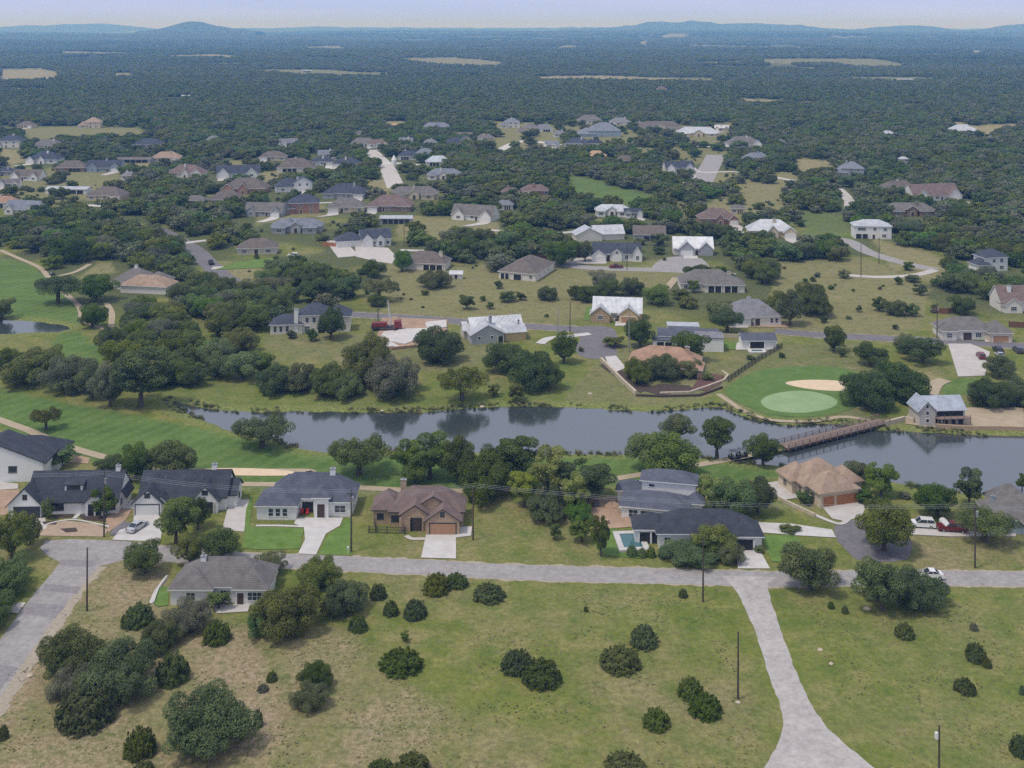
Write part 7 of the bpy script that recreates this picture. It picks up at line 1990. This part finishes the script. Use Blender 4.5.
# far belts
def belt(d0, d1, sp, sc, hz, seed, label):
    x, y = grid(d0, d1, sp, .5); px, py = proj(x, y)
    bad = np.zeros(x.shape, bool)
    for p, _ in FIELDS: bad |= inpoly(px, py, p)
    for f in FOOT:
        cx, cyy = f[0]; bad |= (np.abs(x - cx) < 22) & (y < cyy + 20) & (y > cyy - 60)
    cl = vnoise(x, y * .6, 160 * sc) * .6 + vnoise(x, y, 60 * sc) * .4
    keep = ~bad & (far_open(x, y) < .5) & (cl > .20) & (rng.uniform(0, 1, len(x)) < .96)
    x, y = x[keep], y[keep]
    tn = vnoise(x * .5, y * .9, 420) * .5 + vnoise(x * .6 + 3000, y, 150) * .38 + rng.uniform(0, .12, len(x))
    pk = np.where(tn < .40, 1, np.where(tn < .52, 0, np.where(tn < .62, 2, np.where(rng.uniform(0, 1, len(x)) < .6, 3, 4))))
    w = rng.uniform(.85, 1.35, len(x)) * sc; h = rng.uniform(.75, 1.25, len(x)) * hz
    stuff('woodland', label, np.stack([x, y, far_height(x, y) - .4], -1), np.stack([w, w, h], -1), pk, pr_far)
belt(1421, 3000, 12.5, 1.45, 1.1, 1, 'unbroken oak woods on the plain just beyond the last houses')
belt(3005, 6500, 27, 3.0, 1.35, 2, 'hazy blue-green woods on the far plain between the pale fields')
belt(6520, 13000, 75, 8.5, 1.9, 3, 'bluish woods on the farthest plain below the hills')
# dry grass tussocks and weeds of the near field
def tussock(seed):
    r = np.random.default_rng(seed); n = 46
    a = r.uniform(0, 6.28, n); d = r.uniform(0, .35, n); hgt = r.uniform(.12, .42, n); V = []
    for i in range(n):
        p = np.array([math.cos(a[i]) * d[i], math.sin(a[i]) * d[i], 0]); ln = np.array([math.cos(a[i]) * .18, math.sin(a[i]) * .18, hgt[i]]); s = np.array([-math.sin(a[i]), math.cos(a[i]), 0]) * .035
        V += [p - s, p + s, p + ln + s * .3, p + ln - s * .3]
    return np.array(V), np.arange(4 * n).reshape(-1, 4), r.uniform(0, 1, n)
L_straw = leafmat('grass_straw', (.26, .25, .11), (.40, .36, .18), .15); L_weed = leafmat('weed_green', (.09, .13, .045), (.17, .20, .08), .2); L_brownweed = leafmat('weed_brown', (.20, .19, .09), (.32, .28, .14), .15)
LM['straw'] = L_straw; LM['weed'] = L_weed; LM['bw'] = L_brownweed
tp = [bpy.data.objects.new('tussock_proto', crown_data('tussock_' + k, tussock(i), LM[k])) for i, k in enumerate(('straw', 'weed', 'bw'))]
n = 60000
x = rng.uniform(-135, 135, n); y = 128 + (330 - 128) * rng.uniform(0, 1, n) ** 1.3
px, py = proj(x, y)
cl = vnoise(x, y, 7) * .5 + vnoise(x, y, 2.4) * .5
ok = (cl > .57) & (px > -60) & (px < 1090) & (py > 582)
for pts, w in ROADS:
    ww = max(w) if isinstance(w, (list, tuple)) else w
    ok &= linedist(x, y, pts) > ww / 2 + 1.5
for f in FOOT: ok &= ~inpoly(x, y, f)
x, y, px, py = x[ok], y[ok], px[ok], py[ok]
kd = vnoise(x + 55, y, 11) + rng.normal(0, .12, len(x))
idxk = np.where(kd < .42, 1, np.where(kd < .60, 0, 2))
s_ = rng.uniform(.14, .36, len(x))
xr = rng.uniform(-130, 130, 26000); yr = rng.uniform(225, 300, 26000)
inl = inpoly(xr, yr, W_LAKE); dl = polydist(xr, yr, W_LAKE) * np.where(inl, -1, 1)
okr = (dl > -1.1) & (dl < 2.2) & (vnoise(xr, yr, 5) > .42)
xr, yr, dl = xr[okr], yr[okr], dl[okr]
rs = rng.uniform(.5, 1.5, len(xr))
stuff('reeds', 'reeds and rank grass along the lake margin', np.stack([xr, yr, np.where(dl < 0, -.45, -.12)], -1), np.stack([rs, rs, rs * rng.uniform(.8, 1.8, len(xr))], -1), rng.choice(3, len(xr), p=[.25, .6, .15]), tp, 'reeds')
stuff('grass', 'dry grass tussocks and weeds scattered over the near field', np.stack([x, y, np.zeros(len(x))], -1), np.stack([s_ * 1.3, s_ * 1.3, s_], -1), idxk, tp, 'grass')
print('TREES', tree_count, 'rest', int(rest.sum()))

# ------------------------------------------------------------------ haze
hz_v = [(-16000, -600, -61), (16000, -600, -61), (16000, 18500, -61), (-16000, 18500, -61)]
M_haze = bpy.data.materials.new('haze'); M_haze.use_nodes = True
_n = M_haze.node_tree.nodes; _n.clear()
_o = _n.new('ShaderNodeOutputMaterial'); _v = _n.new('ShaderNodeVolumePrincipled')
_v.inputs['Color'].default_value = (.20, .47, 1.0, 1)
_v.inputs['Absorption Color'].default_value = (1, 1, 1, 1)
_v.inputs['Density'].default_value = 1.55e-4
_v.inputs['Anisotropy'].default_value = 0.0
M_haze.node_tree.links.new(_v.outputs['Volume'], _o.inputs['Volume'])
b = MB(); b.box(-26000, 26000, -700, 30500, -62, 178)
hz = b.build('haze', [M_haze]); tag(hz, kind='stuff', label='thin blue summer haze over the plain', cat='haze')
